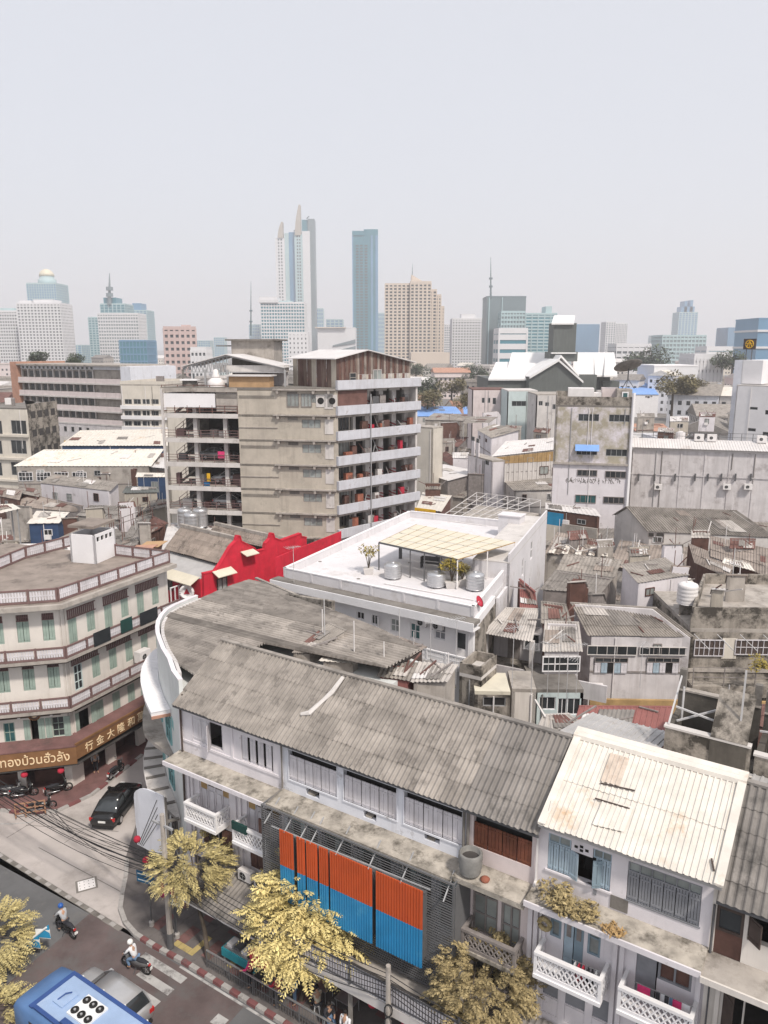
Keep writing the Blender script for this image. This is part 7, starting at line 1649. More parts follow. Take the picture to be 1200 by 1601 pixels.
# ================================================================ FAR CITY
M('tower_teal',(.05,.20,.26),.35,.08,.02,spec=.5); M('tower_blue',(.13,.27,.42),.4,.08,.02,spec=.5); M('tower_grey',(.17,.215,.235),.4,.08,.02,spec=.5)
M('tower_white',(.66,.655,.67),.8,.04,.02); M('tower_beige',(.60,.52,.45),.8,.04,.02); M('tower_pink',(.50,.39,.37),.8,.06,.05); M('tower_dark',(.085,.10,.11),.5,.1,.05); M('tower_paleteal',(.40,.52,.54),.7,.05,.02); M('tower_gold',(.42,.38,.33),.6,.06,.05); M('dome_gold',(.66,.60,.46),.4,.05,.1)
def tower(label,x0,x1,yt,Y,dep=30,body='tower_dark',grid='tower_white',floors=20,piers=8,bh=.5,pw=.45,rot=0,top=None,crown=None,name='tower_block',base=0,cat='tower'):
    a,b=D(x0,600,Y),D(x1,600,Y); zt=D((x0+x1)/2,yt,Y).z; w=b.x-a.x; c=V(((a.x+b.x)/2,Y+dep/2,base)); cw=math.cos(R(rot)); W=w/max(.3,(cw+abs(math.sin(R(rot)))*dep/w)) if rot else w
    t=T(name,label,cat,c,'skyline towers',local=True); h=zt-base
    MB().cube(-W/2+.4,W/2-.4,-dep/2+.4,dep/2-.4,0,h).build('body',body,t)
    if floors:
        mb=MB(); fh=h/floors
        for k in range(floors+1): z=min(k*fh,h-fh*bh*.5); mb.cube(-W/2,W/2,-dep/2,dep/2,z,z+fh*bh)
        mb.build('floor_bands',grid,t,kind='stuff')
    if piers:
        mb=MB(); pwid=W/piers
        for k in range(piers+1):
            x=-W/2+k*pwid; q=pwid*pw/2; xa,xb=max(x-q,-W/2-.15),min(x+q,W/2+.15); mb.cube(xa,xb,-dep/2-.25,-dep/2+.3,0,h)
        m=max(2,round(dep/pwid))
        for k in range(m+1):
            y=-dep/2+k*dep/m; q=dep/m*pw/2
            for sx in (-1,1): mb.cube(sx*W/2-.25,sx*W/2+.25,max(y-q,-dep/2),min(y+q,dep/2),0,h)
        mb.build('facade_piers',grid,t,kind='stuff')
    MB().cube(-W/2+.2,W/2-.2,-dep/2+.2,dep/2-.2,h,h+h*.012+.4).build('roof',grid,t)
    if crown:
        for (fx0,fx1,dz,m) in crown: MB().cube(-W/2+W*fx0,-W/2+W*fx1,-dep*.35,dep*.35,h,h+dz).build('crown',m,t)
    t.rotation_euler.z=R(rot); return t,W,h
def mast(label,x,y0,y1,Y,w=1.2):
    a,b=D(x,y0,Y),D(x,y1,Y); t=T('mast',label,'mast',a); MB().tube([a,a.lerp(b,.45),b],[w,w*.6,w*.15],5).build('pole','tower_grey',t)
    for f in (.25,.45): p=a.lerp(b,f); MB().lathe(p,[(w*1.6,0),(w*1.6,w*1.5)],8).build('collar','tower_grey',t)
    return t
tower('white gridded slab tower at the far left',5,40,487,900,30,'tower_dark','tower_white',20,9,.5,.35,crown=[(.1,.7,4,'tower_paleteal')])
tower('wide white gridded tower beside the far left slab',37,104,475,880,34,'tower_dark','tower_white',24,13,.5,.4,crown=[(.02,.3,4,'tower_white'),(.35,.8,5,'tower_white')])
t,W,h=tower('blue glass tower with a gold dome behind the white gridded tower',55,100,444,1300,50,'tower_blue','tower_paleteal',34,12,.25,.3)
c=[(W*.30*f,h+z) for f,z in ((1,0),(1,9),(.8,10),(.8,14))]
MB().lathe((0,0,0),c,20).build('drum','tower_paleteal',t,True); MB().lathe((0,0,h+14),[(W*.25,0),(W*.24,4),(W*.19,8),(W*.1,11),(W*.01,12)],20).build('dome','dome_gold',t,True)
tower('pale teal tower left of the antenna tower',145,176,497,1050,30,'tower_teal','tower_paleteal',22,6,.4,.3)
tower('teal stepped tower carrying a tall antenna mast',165,203,476,1150,40,'tower_teal','tower_paleteal',24,6,.2,.2,crown=[(.1,.6,10,'tower_teal')])
mast('tall lattice antenna on the teal stepped tower',171,476,427,1150,3.2)
tower('pale gridded hotel slab in front of the antenna tower',160,222,491,980,34,'tower_grey','tower_white',18,16,.45,.3)
tower('hazy blue towers right of the antenna tower',203,236,486,1250,40,'tower_blue','tower_paleteal',26,6,.3,.3,crown=[(.3,.7,12,'tower_blue')])
tower('low blue green block at the foot of the gridded hotel slab',190,233,533,700,30,'tower_teal','tower_blue',6,8,.2,.2)
t,W,h=tower('pink brown apartment tower with balcony stacks at the left',247,307,513,420,22,'tower_dark','tower_pink',12,6,.55,.45,rot=14,crown=[(.55,.85,1.8,'tower_pink')])
tower('small cream block at the foot of the pink apartment tower',300,324,547,400,14,'tower_dark','tower_white',5,4,.5,.4)
t,W,h=tower('white gridded hotel tower with an overhanging rounded top',411,478,474,900,30,'tower_teal','tower_white',22,16,.4,.3)
MB().cube(-W/2-2,-W*.1,-17,17,h+.5,h+4).cube(-W/2-1,-W*.12,-16,16,h+4,h+7).build('crown','tower_white',t); MB().cube(-W*.1,W*.2,-10,10,h+1,h+3).build('plant_room','tower_paleteal',t)
tower('small white apartment tower before the twin spires',452,482,521,620,18,'tower_dark','tower_white',12,5,.6,.7)
# twin towers with sail tops
TY=1650
def sail(t,x0,x1,zb,zt,lean,y0,dep,m):
    n=8; prof=[]
    for k in range(n+1): f=k/n; prof.append((x0+(x1-x0)*lean(f),zb+(zt-zb)*f))
    pts=[(x0,zb)]+prof[1:]+[(x1,zt),(x1,zb)]
    mb=MB(); k=len(pts); mb.v=[V((p[0],y0,p[1])) for p in pts]+[V((p[0],y0+dep,p[1])) for p in pts]
    mb.f=[tuple(range(k)),tuple(reversed(range(k,2*k)))]+[(j,k+j,k+(j+1)%k,(j+1)%k) for j in range(k)]; return mb.build('sail_top',m,t)
for nm,cols,sx in (('shorter left twin tower with a curved sail top',((436,450,372,'tower_white',0),(450,456,364,'tower_paleteal',4),(456,465,362,'tower_blue',8)),(440,448,372,347)),('taller right twin tower with a curved sail spire',((465,477,366,'tower_paleteal',0),(477,488,361,'tower_white',2),(485,495,341,'tower_grey',8),(476,487,342,'tower_teal',12)),(466,475,368,320))):
    c=D((cols[0][0]+cols[-1][1])/2,600,TY); t=T('twin_tower',nm,'tower',V((c.x,TY,0)),'skyline towers')
    for x0,x1,y,m,dy in cols: MB().cube(D(x0,600,TY).x,D(x1,600,TY).x,TY+dy,TY+40,0,D(x0,y,TY).z).build('shaft',m,t)
    a=cols[0]; mb=MB()
    for k in range(38):
        z=20+k*6.3
        for f in (.3,.6): xx=D(a[0],600,TY).x+(D(a[1],600,TY).x-D(a[0],600,TY).x)*f; mb.cube(xx,xx+2.5,TY-.4,TY+.1,z,z+3)
    mb.build('window_slots','tower_dark',t,kind='stuff')
    x0,x1,yb,yt=sx; sail(t,D(x0,600,TY).x,D(x1,600,TY).x,D(x0,yb,TY).z,D(x0,yt,TY).z,lambda f:.75*f**1.8,TY-2,18,'tower_gold')
    MB().bar(D(cols[-1][0]+3,cols[-1][2],TY+10),D(cols[-1][0]+7,cols[-1][2]-4,TY+10),2).build('crane','tower_grey',t)
for x,y,Y,l,w in ((498,520,1900,'hazy blue tower right of the twin towers',9),(524,500,1700,'hazy blue block between the twin towers and the teal tower',26)):
    tower(l,x-w/2,x+w/2+(4 if w<10 else 0),y if w>10 else 483,Y,30,'tower_blue','tower_paleteal',14,4,.3,.3)
t,W,h=tower('low white mall with slanting wings below the twin towers',497,556,513,1200,60,'tower_white','tower_white',0,0)
for k in range(3): MB().hexa([(W*-.1,-31,h*.25+k*9),(W/2,-31,h*.3+k*10),(W/2,-30,h*.3+k*10),(W*-.1,-30,h*.25+k*9),(W*-.1,-31,h*.25+k*9+2),(W/2,-31,h*.3+k*10+6),(W/2,-30,h*.3+k*10+6),(W*-.1,-30,h*.25+k*9+2)]).build('wing','tower_grey',t)
MB().cube(-W/2-3,W*.25,-34,20,h,h+1.5).build('roof_plate','tower_beige',t)
t,W,h=tower('tall teal glass slab tower standing alone',552,591,368,1500,46,'tower_teal','tower_teal',0,0)
MB().cube(-W/2+.2,-W*.05,-24,20,h,h+8).cube(-W*.05,W/2-.2,-22,20,h,h+11).build('crown','tower_teal',t); MB().cube(W*.22,W*.30,-23.6,-23,0,h).cube(-W/2-.1,-W/2+2,-23.6,-23,0,h).cube(W/2-5,W/2,-23.6,-23,0,h).build('fin','tower_blue',t)
mb=MB()
for k in range(40):
    z=h*.06+k*h*.88/40
    for f in (-.36,-.2,-.02): mb.cube(W*f,W*(f+.11),-23.35,-22.5,z,z+h*.011)
mb.build('balcony_slots','tower_dark',t,kind='stuff')
# beige stepped tower
c=D(646,600,800); t=T('stepped_tower','beige stepped condominium tower with rounded bays and a pointed roof','tower',V((c.x,800,0)),'skyline towers')
for k,(x0,x1,y,dy) in enumerate(((601,640,446,0),(640,672,443,-3),(668,681,455,2),(679,688,463,4),(686,693,481,6))):
    xa,xb=D(x0,600,800).x,D(x1,600,800).x; zt_=D(x0,y,800).z
    MB().cube(xa+.4,xb-.4,800+dy,836,0,zt_).build('bay','tower_dark',t)
    mb=MB(); nf=int(zt_/3.2)
    for j in range(nf+1): mb.cube(xa,xb,799.6+dy,836.2,j*3.2,j*3.2+1.5)
    m=max(2,round((xb-xa)/4.2))
    for j in range(m+1): xx=xa+(xb-xa)*j/m; mb.cube(max(xx-.9,xa-.1),min(xx+.9,xb+.1),799.3+dy,800.2+dy,0,zt_)
    for j in range(9): mb.cube(xb-.5,xb+.15,801+dy+j*4,803+dy+j*4,0,zt_)
    mb.build('facade_grid','tower_beige',t,kind='stuff'); MB().cube(xa,xb,799.5+dy,836,zt_,zt_+2).build('parapet','tower_beige',t)
xa,xb=D(636,600,800).x,D(667,600,800).x; z=D(640,443,800).z
MB().hexa([(xa+4,805,z),(xb-6,805,z),(xb-6,825,z),(xa+4,825,z),(xa+4,805,z+9),(xb-6,805,z+3),(xb-6,825,z+3),(xa+4,825,z+9)]).build('pointed_roof','tower_beige',t); MB().tube([(xa+5,810,z+6),(xa+5,810,z+20)],[.6,.1],5).build('spire','tower_grey',t)
MB().cube(D(642,600,640).x,D(702,600,640).x,640,680,0,D(660,551,640).z).build('podium','tower_beige',t)
tower('slim pale tower between the beige and lavender towers',693,705,508,1000,20,'tower_grey','tower_white',20,4,.5,.4)
tower('lavender white apartment tower right of the beige one',705,753,499,900,26,'tower_dark','tower_white',20,11,.55,.5,crown=[(.3,.75,6,'tower_white')])
t,W,h=tower('dark grey glass tower carrying a tall mast',757,818,465,760,34,'tower_grey','tower_grey',0,0); MB().cube(-W/2+2,-W/2+3,-17.6,-17,0,h).cube(-W*.12,-W*.1,-17.6,-17,0,h).build('fin','tower_paleteal',t)
mast('tall mast on the dark grey glass tower',767,465,402,760,1.1)
tower('pale gridded lower wing before the dark glass tower',780,817,488,730,20,'tower_grey','tower_paleteal',16,8,.5,.3)
tower('white and green glass block at the foot of the dark glass tower',777,822,517,640,30,'tower_teal','tower_white',6,1,.6,.1)
tower('teal balcony tower right of the dark glass tower',818,866,491,820,30,'tower_teal','tower_paleteal',20,5,.5,.15,crown=[(.65,.85,8,'tower_paleteal')])
tower('hazy blue ribbed tower right of the hall tower',897,932,508,1400,40,'tower_blue','tower_blue',10,10,.2,.4)
tower('pale twin slab tower in the haze',942,957,504,1300,30,'tower_grey','tower_white',20,4,.4,.4); tower('grey half of the pale twin slab',957,975,506,1310,30,'tower_grey','tower_white',24,8,.3,.5)  # right half: same two materials, closer and thinner floor bands
tower('low banded office block right of the hall',960,1014,540,760,30,'tower_dark','tower_white',6,6,.6,.2)
tower('thin hazy tower far right of the hall',1014,1024,525,2200,30,'tower_blue','tower_paleteal',10,3,.4,.4)
t,W,h=tower('blue stepped tower far away on the right',1053,1082,489,1800,40,'tower_blue','tower_paleteal',24,6,.3,.3,crown=[(.15,.85,14,'tower_blue'),(.3,.45,26,'tower_blue'),(.6,.75,28,'tower_blue')])
tower('wide teal grey banded block below the blue stepped tower',1030,1098,525,980,40,'tower_grey','tower_paleteal',9,12,.45,.25)
tower('hazy blue ribbed block near the right edge',1131,1178,513,1400,50,'tower_blue','tower_blue',0,16,.2,.35)
t,W,h=tower('bright blue glass block with white bands at the right edge',1176,1230,499,600,40,'tower_blue','tower_blue',0,0)
for f in (.28,.58,.82): MB().cube(-W/2-.2,W/2+.2,-20.4,20,h*f,h*f+1.6).build('white_band','tower_white',t)
tower('low white office with a teal stripe near the right',1100,1162,545,800,30,'tower_teal','tower_white',4,1,.6,.1)
tower('white low-rise with small windows right of the hall',1082,1128,560,430,22,'tower_dark','tower_white',4,8,.75,.75)
tower('plain white hall right of the blue roof',1020,1090,573,380,26,'tower_white','white',0,0)
for x,y,Y,l,w in ((112,540,1100,'hazy low block behind the left towers',40),(320,533,1500,'first hazy blue block right of the pink tower',22),(345,528,1700,'second hazy blue block right of the pink tower',16),(400,508,1800,'hazy blue tower beside the thin mast',16),(735,545,1000,'hazy strip of low towers behind the lavender tower',30),(596,490,1900,'sliver of pale tower between teal and beige towers',10)):
    tower(l,x-w/2,x+w/2,y,Y,30,'tower_blue','tower_paleteal',12,6,.3,.3)
mast('thin red white radio mast above the car park stair tower',392,525,440,330,.4)
mast('thin crooked pole right of the stair tower',428,560,505,230,.18)
# ---- low city between: each house its own thing
fr_=random.Random(11)
WC=[('lav','lilac'),('white','white'),('cream','cream'),('conc_light','grey'),('pinkish','pink'),('lbwall','off-white'),('bluewhite','pale blue'),('conc','dull grey'),('paleteal','pale teal')]
RC=[('conc','a flat concrete roof',0),('asb','a grey gable roof',1),('metal_pale','a pale metal roof',1),('orange_tile','a dull tile roof',1),('conc_light','a light flat roof',0),('rust','a rusty roof',1),('metal_white','a bright white roof',1),('asb_dark','a dark grey roof',1)]
EX=['','and a water tank','and a stair hut','and a roof railing','and two roof tanks']
def place_word(px):
    for lim,wd in ((60,'at the far left'),(150,'behind the banded block'),(250,'below the antenna tower'),(330,'below the pink apartment tower'),(430,'left behind the car park'),(560,'behind the car park shed'),(660,'right behind the car park'),(720,'below the beige stepped tower'),(770,'left of the dark hall'),(880,'before the dark hall'),(965,'right behind the peeling block'),(1040,'near the blue far roof'),(1100,'behind the long grey block'),(1150,'below the white low-rise'),(2000,'at the far right')):
        if px<lim: return wd
taken=[(18,200,165,205),(186,265,145,170),(740,985,230,305),(1120,1240,125,165),(640,760,95,140),(176,226,180,200),(645,1040,150,262),(640,770,150,335),(940,1050,150,360)]
seen={}
def lowrise(px,Y,w,dep,h,rot,nr):
    for _try in range(40):
        wm,wn=fr_.choice(WC); rm,rn,g=fr_.choice(RC if nr>1 else RC[:3]+RC[4:]); ex=fr_.choice(EX)
        near=('nearest','nearer','middle','farther','farthest','most distant')[min(5,nr)]+' row'
        base_=f'{wn} house with {rn}'+(' '+ex if ex and not g else '')
        lab=f'{base_}, {near}, {place_word(px)}'
        while len(lab.split())>16: base_=f'{wn} house, {rn.replace("a ","").replace("an ","")}'; lab=f'{base_}, {near}, {place_word(px)}'
        if lab not in seen: break
    seen[lab]=1
    c=D(px,600,Y); t=T('low_house',lab,'house',V((c.x,Y,0)),'low city houses',local=True)
    MB().cube(-w/2,w/2,-dep/2,dep/2,0,h).build('wall',wm,t)
    if g:
        r=h+min(w,dep)*.22
        MB().hexa([(-w/2-.5,-dep/2-.6,h),(w/2+.5,-dep/2-.6,h),(w/2+.5,dep/2+.6,h),(-w/2-.5,dep/2+.6,h),(-w/2-.5,-.2,r),(w/2+.5,-.2,r),(w/2+.5,.2,r),(-w/2-.5,.2,r)]).build('roof',rm,t)
    else:
        MB().cube(-w/2-.3,w/2+.3,-dep/2-.3,dep/2+.3,h+.003,h+.3).build('roof',rm,t)
        mb=MB()
        for a in ((-w/2,w/2,-dep/2,-dep/2+.25),(-w/2,w/2,dep/2-.25,dep/2),(-w/2,-w/2+.25,-dep/2+.25,dep/2-.25),(w/2-.25,w/2,-dep/2+.25,dep/2-.25)): mb.cube(*a,h+.301,h+1.1)
        mb.build('parapet',wm,t)
    z=h+.3
    if 'tank' in ex and not g:
        for k in range(2 if 'two' in ex else 1): MB().lathe((-w*.2+k*2.6,0,z),[(1,0),(1,1.8),(.3,2.1)],12).build('tank','plastic_white' if k else 'galv',t)
    elif ex and not g: MB().cube(w*.05,w*.4,-dep*.2,dep*.3,z,z+2.5).build('stair_hut',wm,t); MB().cube(w*.02,w*.43,-dep*.25,dep*.35,z+2.503,z+2.7).build('hut_roof','conc',t)
    mb=MB(); nf=max(1,int(h/3.3)); nc=max(2,int(w/2.6))
    for k in range(nf):
        for j in range(nc):
            if fr_.random()<.15: continue
            x=-w/2+w*(j+.5)/nc; mb.cube(x-.6,x+.6,-dep/2-.05,-dep/2+.1,k*3.3+1.2,k*3.3+2.6)
    nd=max(2,int(dep/2.6))
    for k in range(nf):
        for j in range(nd):
            y=-dep/2+dep*(j+.5)/nd
            for sx in (-1,1): mb.cube(sx*w/2-.06,sx*w/2+.06,y-.55,y+.55,k*3.3+1.2,k*3.3+2.6)
    mb.build('window_rows','glass',t,kind='stuff')
    if fr_.random()<.5:
        k=int(h/3.3)*3.3
        MB().cube(-w/2,w/2,-dep/2-.9,-dep/2-.003,k-.2,k).build('sun_ledge','conc',t)
    t.rotation_euler.z=rot
for nr,(Y,n) in enumerate(((172,6),(205,15),(238,17),(280,19),(330,20),(395,21),(480,20),(590,19),(740,18),(950,16))):
    for k in range(n):
        px=-30+1270*(k+fr_.uniform(.1,.9))/n; yy=Y*fr_.uniform(.94,1.06)
        if any(a<px<b and c-8<yy<d+8 for a,b,c,d in taken): continue
        if 255<px<660 and yy<270: continue
        if nr==0 and not 560<px<1150: pass
        w=fr_.uniform(9,17)*(1+.35*(nr>5)); h=fr_.choice((7,8.5,10,11.5,13,14.5))+(fr_.uniform(0,7) if nr>3 else 0)
        if 1000<px<1130 and yy<230: h=min(h,10)
        lowrise(px,yy,w,fr_.uniform(11,18),h,R(fr_.choice((-32,-28,58,-30,5,-12))),nr//2)
# infill yards between the near roofs so that no bare ground shows
nf_=random.Random(5)
for k,(x,y,z,w,d,rot,wm,rm,l) in enumerate(((700,770,6.5,9,7,-30,'conc','asb','low grey roofed store behind the white terrace'),(905,845,5.5,8,9,-30,'conc','asb_dark','low dark roofed store beside the white annex'),(1030,880,6,10,8,-25,'wood_grey','asb_brown','low brown roofed store behind the alley cluster'),(1150,820,6.5,14,8,-8,'lbwall','asb','low store at the right behind the gable house'),(960,760,7,10,6,-5,'conc_light','metal_pale','low store before the long grey wall'),(1080,775,7.5,14,5,-5,'cream','metal_pale','cream low store with pale roof before the long grey wall'),(700,655,9,12,10,-20,'conc','asb','grey low store behind the rusty roofs'),(150,850,6.5,9,9,30,'conc','asb_dark','low dark store behind the stair house'),(40,835,7,9,9,20,'wood_grey','asb','low store behind the left balustrade'),(1140,700,8,16,9,-5,'white','asb','white low store behind the long block railing'),(1050,690,9,10,9,-5,'paleteal','metal_pale','pale green box store behind the long block'),(1010,672,9,11,9,-5,'white','orange_tile','white low store with a tile roof behind the peeling block'),(830,760,7,9,8,10,'conc_light','asb','low store by the corrugated wall'),(1180,935,7,10,12,-30,'mossy','asb_brown','low stained store by the right edge'),(950,925,5,10,8,-30,'wood_grey','asb_dark','low dark store under the alley roofs'))):
    c=P(x,y,z); cr,sr=math.cos(R(rot)),math.sin(R(rot)); u=V((cr,sr,0)); v=V((-sr,cr,0))
    e0,e1=c-u*w/2-v*d/2,c+u*w/2-v*d/2; r0,r1=c-u*w/2+v*d/2,c+u*w/2+v*d/2
    e0.z=e1.z=z; r0.z=r1.z=z+1.2
    shed(l,e0,e1,r1,r0,wm,rm,0,pitch=.4,courses=2,per=8,jit=.03,seed=200+k)
# ================================================================ TREES
M('leaf_mid',(.48,.40,.18),.7,.4,9,stain=(.25,.205,.09),amt=.5,ssc=5); M('leaf_bright',(.66,.545,.235),.65,.4,9,stain=(.45,.37,.14),amt=.42,ssc=5); M('leaf_dull',(.36,.285,.145),.7,.4,9,stain=(.20,.16,.08),amt=.5,ssc=5)
M('leaf_far',(.075,.10,.055),.8,.35,.4); M('leaf_far_olive',(.19,.165,.09),.8,.35,.4)
def frond_tree(label,base,crown,rad,nf,mat,seed,lean=(0,0),flen=1.0,zs=.75,trunk=.13,limbs=9,open_=.35,nl=10,lw=.2,pull=.3):
    rg=random.Random(seed); base=V(base); crown=V(crown)
    t=T('tree',label,'tree',base)
    mb=MB(); fork=base.lerp(crown,.55); mb.tube([base,base.lerp(fork,.5)+V((.06,.05,0)),fork],[trunk,trunk*.85,trunk*.7],8); tips=[]
    for k in range(limbs):
        a=6.283*k/limbs+rg.uniform(-.3,.3); e=rg.uniform(-.25,1.0)
        tip=crown+V((math.cos(a)*rad*.6,math.sin(a)*rad*.6,rad*zs*.55*e)); m=fork.lerp(tip,.5)+V((0,0,.25*rad*rg.uniform(.2,.6)))
        mb.tube([fork,m,tip],[trunk*.5,trunk*.3,trunk*.12],5); tips+=[tip,m]
    mb.build('trunk','bark',t,True)
    lf=MB()
    for k in range(nf):
        u=rg.uniform(-.75,1); a=rg.uniform(0,6.283); q=(1-u*u)**.5; rr=rad*rg.uniform(open_,1.0)
        # clumps: pull towards the nearest limb tip
        p=crown+V((q*math.cos(a)*rr,q*math.sin(a)*rr,u*rr*zs)); tp=min(tips,key=lambda z:(z-p).length); p=p.lerp(tp,pull)
        out=(p-crown); out.z*=.5; out=out.normalized() if out.length>.05 else V((1,0,0))
        dirv=(out+V((rg.uniform(-.5,.5),rg.uniform(-.5,.5),rg.uniform(-.1,.55)))).normalized(); L=flen*rg.uniform(.65,1.25)
        side=dirv.cross(V((0,0,1))).normalized(); n=nl; prev=p; dr=rg.uniform(.25,.6)
        for j in range(n):
            f=(j+1)/n; c=p+dirv*L*f+V((0,0,-dr*L*f*f)); tang=(c-prev).normalized(); prev=c
            w=L*(lw*math.sin(math.pi*min(1,.22+f*.78))+.04)*rg.uniform(.8,1.15); up=side.cross(tang).normalized()
            for s in (-1,1):
                d=(side*s*.86+tang*.45+V((rg.uniform(-.25,.25),rg.uniform(-.25,.25),rg.uniform(-.5,.1)))).normalized(); e=c+d*w; h=tang*w*.26
                lf.face(c-h*.3,c+d*w*.5-h,e,c+d*w*.5+h)
    lf.build('crown',mat,t)
    return t
S_=lambda s,d,z=0:SH.pt(s,z,d)
tb=S_(9.7,2.2,.13); frond_tree('bright yellow feathery tree in front of the orange and blue panels',tb,D(496,1420,31.8),3.15,2300,'leaf_bright',4,flen=1.0,open_=.2,lw=.24,pull=.10,zs=.8)
tb=S_(4.2,2.75,.13); frond_tree('thin yellow street tree on the corner by the crossing sign',tb,D(298,1352,34.2),2.3,560,'leaf_mid',8,flen=.66,limbs=10,open_=.3,zs=.6)
tb=S_(17.6,2.5,.13); frond_tree('dull tan street tree before the narrow weathered shophouse',tb,D(757,1545,26.4),2.45,1300,'leaf_dull',12,flen=.48,limbs=12,nl=7,lw=.34,zs=.95,open_=.4)
tb=S_(-9.5,10.2,.0); frond_tree('yellow tree reaching in from the left edge beside the blue road sign',tb,D(-18,1470,33.0),2.2,300,'leaf_mid',15,flen=.95)
tb=S_(-6.6,14.2,.0); frond_tree('yellow tree at the bottom left corner behind the bus',tb,D(-12,1592,29.2),1.6,200,'leaf_mid',18,flen=.8)
def bush(label,p,r,n,mat,seed,size=.5,flat=.6,name='tree',cat='tree',trunk=True):
    rg=random.Random(seed); t=T(name,label,cat,V((p[0],p[1],0)) if trunk else V(p)); lf=MB()
    for k in range(7): leaves(lf,V(p)+V((rg.uniform(-.7,.7)*r,rg.uniform(-.7,.7)*r,rg.uniform(-.3,.5)*r*flat)),r*rg.uniform(.4,.7),n//7,size,rg,flat)
    lf.build('crown',mat,t)
    if trunk: MB().tube([V((p[0],p[1],0)),V(p)],[r*.1,r*.05],6).build('trunk','bark',t)
    return t
for k,(x,y,Y,r,m,l) in enumerate(((668,606,330,7,'leaf_far','round green tree right of the car park'),(706,604,330,6,'leaf_far_olive','olive tree beyond the orange roofs'),(735,628,220,4,'leaf_far_olive','small olive tree before the pink house'),(668,625,250,5,'leaf_far_olive','olive tree by the orange tile roof'),(1053,600,260,6,'leaf_far_olive','bare olive tree right of the blue far roof'),(1078,604,270,6,'leaf_far_olive','second bare olive tree right of the blue far roof'),(1145,570,420,9,'leaf_far','hazy green tree left of the rooftop sign'),(1010,565,520,16,'leaf_far','hazy green trees right of the hall'),(650,578,520,8,'leaf_far','green tree at the foot of the beige tower'),(740,585,480,9,'leaf_far','green tree by the pink house roof'),(60,563,300,5,'leaf_far','roof garden tree on the banded block'),(118,566,260,4,'leaf_far','second roof garden tree on the banded block'))):
    p=D(x,y,Y); bush(l,p,r,2100,m,30+k,r*.10,.75)
# plants on the ledge of the white shophouse and in the alley
bush('dry yellow plants growing along the ledge of the white shophouse',S_(21.2,.75,9.75),.75,420,'leaf_dull',60,.13,.5,'ledge_plant','plant',False)
bush('second clump of dry plants on the ledge right of the first',S_(22.2,.75,9.62),.6,260,'leaf_dull',61,.12,.4,'ledge_plant','plant',False)
bush('rust coloured weeds creeping along the ledge edge',S_(23.4,1.0,9.52),.45,180,'wood_yellow',62,.09,.2,'ledge_plant','plant',False)
bush('yellow green bush growing behind the long ridge',P(690,1078,10.2),.9,300,'leaf_olive',63,.14,.6,'shrub','plant',False)
bush('yellow bush on the right terrace balcony',P(1188,1040,7.4),.9,300,'leaf_yellow',64,.14,.8,'shrub','plant',False)
bush('weeds along the foot of the car park wall',P(505,818,9.5),1.6,300,'leaf_olive',65,.2,.35,'shrub','plant',False)
# ================================================================ STREET THINGS
def ang(v): return math.atan2(v.y,v.x)
AE=ang(SH.e)
car('sedan_car','black sedan driving up the side street',P(181,1268,.02)+V((.1,.1,0)),R(84),'paint_black','sedan')
car('suv_car','dark grey car with silver bonnet beside the blue bus',S_(2.6,7.5,.02),AE+math.pi,'paint_silver','suv')
m1=motorbike('scooter ridden by the rider in a blue helmet',P(103,1459,.02),AE+math.pi-.05,'paint_black'); person('rider in grey shirt and blue helmet on a scooter',P(103,1459,.02),AE+math.pi-.05,'cloth_grey','cloth_dark','ride','helmet_blue')
m2=motorbike('scooter on the crossing ridden by the rider in a white helmet',P(213,1517,.02),AE+math.pi+.15,'paint_grey'); person('rider in white jacket and white helmet on the crossing',P(213,1517,.02),AE+math.pi+.15,'cloth_white','jeans','ride','helmet_white')
for k,(x,y,a,m,l) in enumerate(((66,1268,.3,'paint_black','dark motorbike parked beside the orange barrier'),(182,1212,1.1,'paint_black','dark motorbike parked by the shop on the side street'),(20,1243,.1,'paint_grey','grey motorbike parked under the gold sign, leftmost'),(38,1246,.15,'paint_black','dark motorbike under the gold sign, second from left'),(92,1240,.4,'paint_black','dark motorbike under the corner of the gold sign'))):
    motorbike(l,P(x,y,.13 if k!=0 else .02),a+R(10),m,'parked motorbikes')
person('person in dark clothes by the shop opening on the side street',P(150,1208,.13),R(-60),'cloth_grey','cloth_dark')
# bus
BS=T('bus','blue city bus with roof fans at the bottom left','bus',S_(5.75,9.75,0),local=True)
bl,bw,bh=9.4,2.5,2.9
def bsec(x,w,zb,zt): return [(x,-w,zb),(x,-w,zt-.22),(x,-w*.86,zt-.05),(x,-w*.4,zt),(x,w*.4,zt),(x,w*.86,zt-.05),(x,w,zt-.22),(x,w,zb)]
W_=bw/2
loft(MB(),[bsec(-bl/2,W_*.93,.4,bh-.35),bsec(-bl/2+.12,W_,.35,bh-.15),bsec(-bl/2+.9,W_,.32,bh),bsec(bl/2-.3,W_,.32,bh),bsec(bl/2,W_*.95,.4,bh-.2)]).build('body','bus_blue',BS,True)
MB().cube(-bl/2+1.3,bl/2-.4,-W_*.8,W_*.8,bh-.02,bh+.05).build('roof_panel','bus_light',BS)
MB().cube(-bl/2+1.05,-bl/2+1.28,-W_*.88,W_*.88,bh-.02,bh+.04).build('roof_band','bus_navy',BS)
for s in (-1,1): MB().cube(-bl/2+1.3,bl/2-.4,s*W_*.80-.08,s*W_*.80+.08,bh+.0,bh+.09).build('roof_rail','bus_navy',BS)
hx_=MB().cube(-bl/2+1.75,-bl/2+2.4,-.45,.35,bh+.05,bh+.12).build('roof_hatch','bus_light',BS)
MB().tube([(-bl/2+1.9,-.3,bh+.12),(-bl/2+2.05,.0,bh+.26),(-bl/2+2.1,.25,bh+.14)],.03,5).build('hatch_handle','bus_navy',hx_)
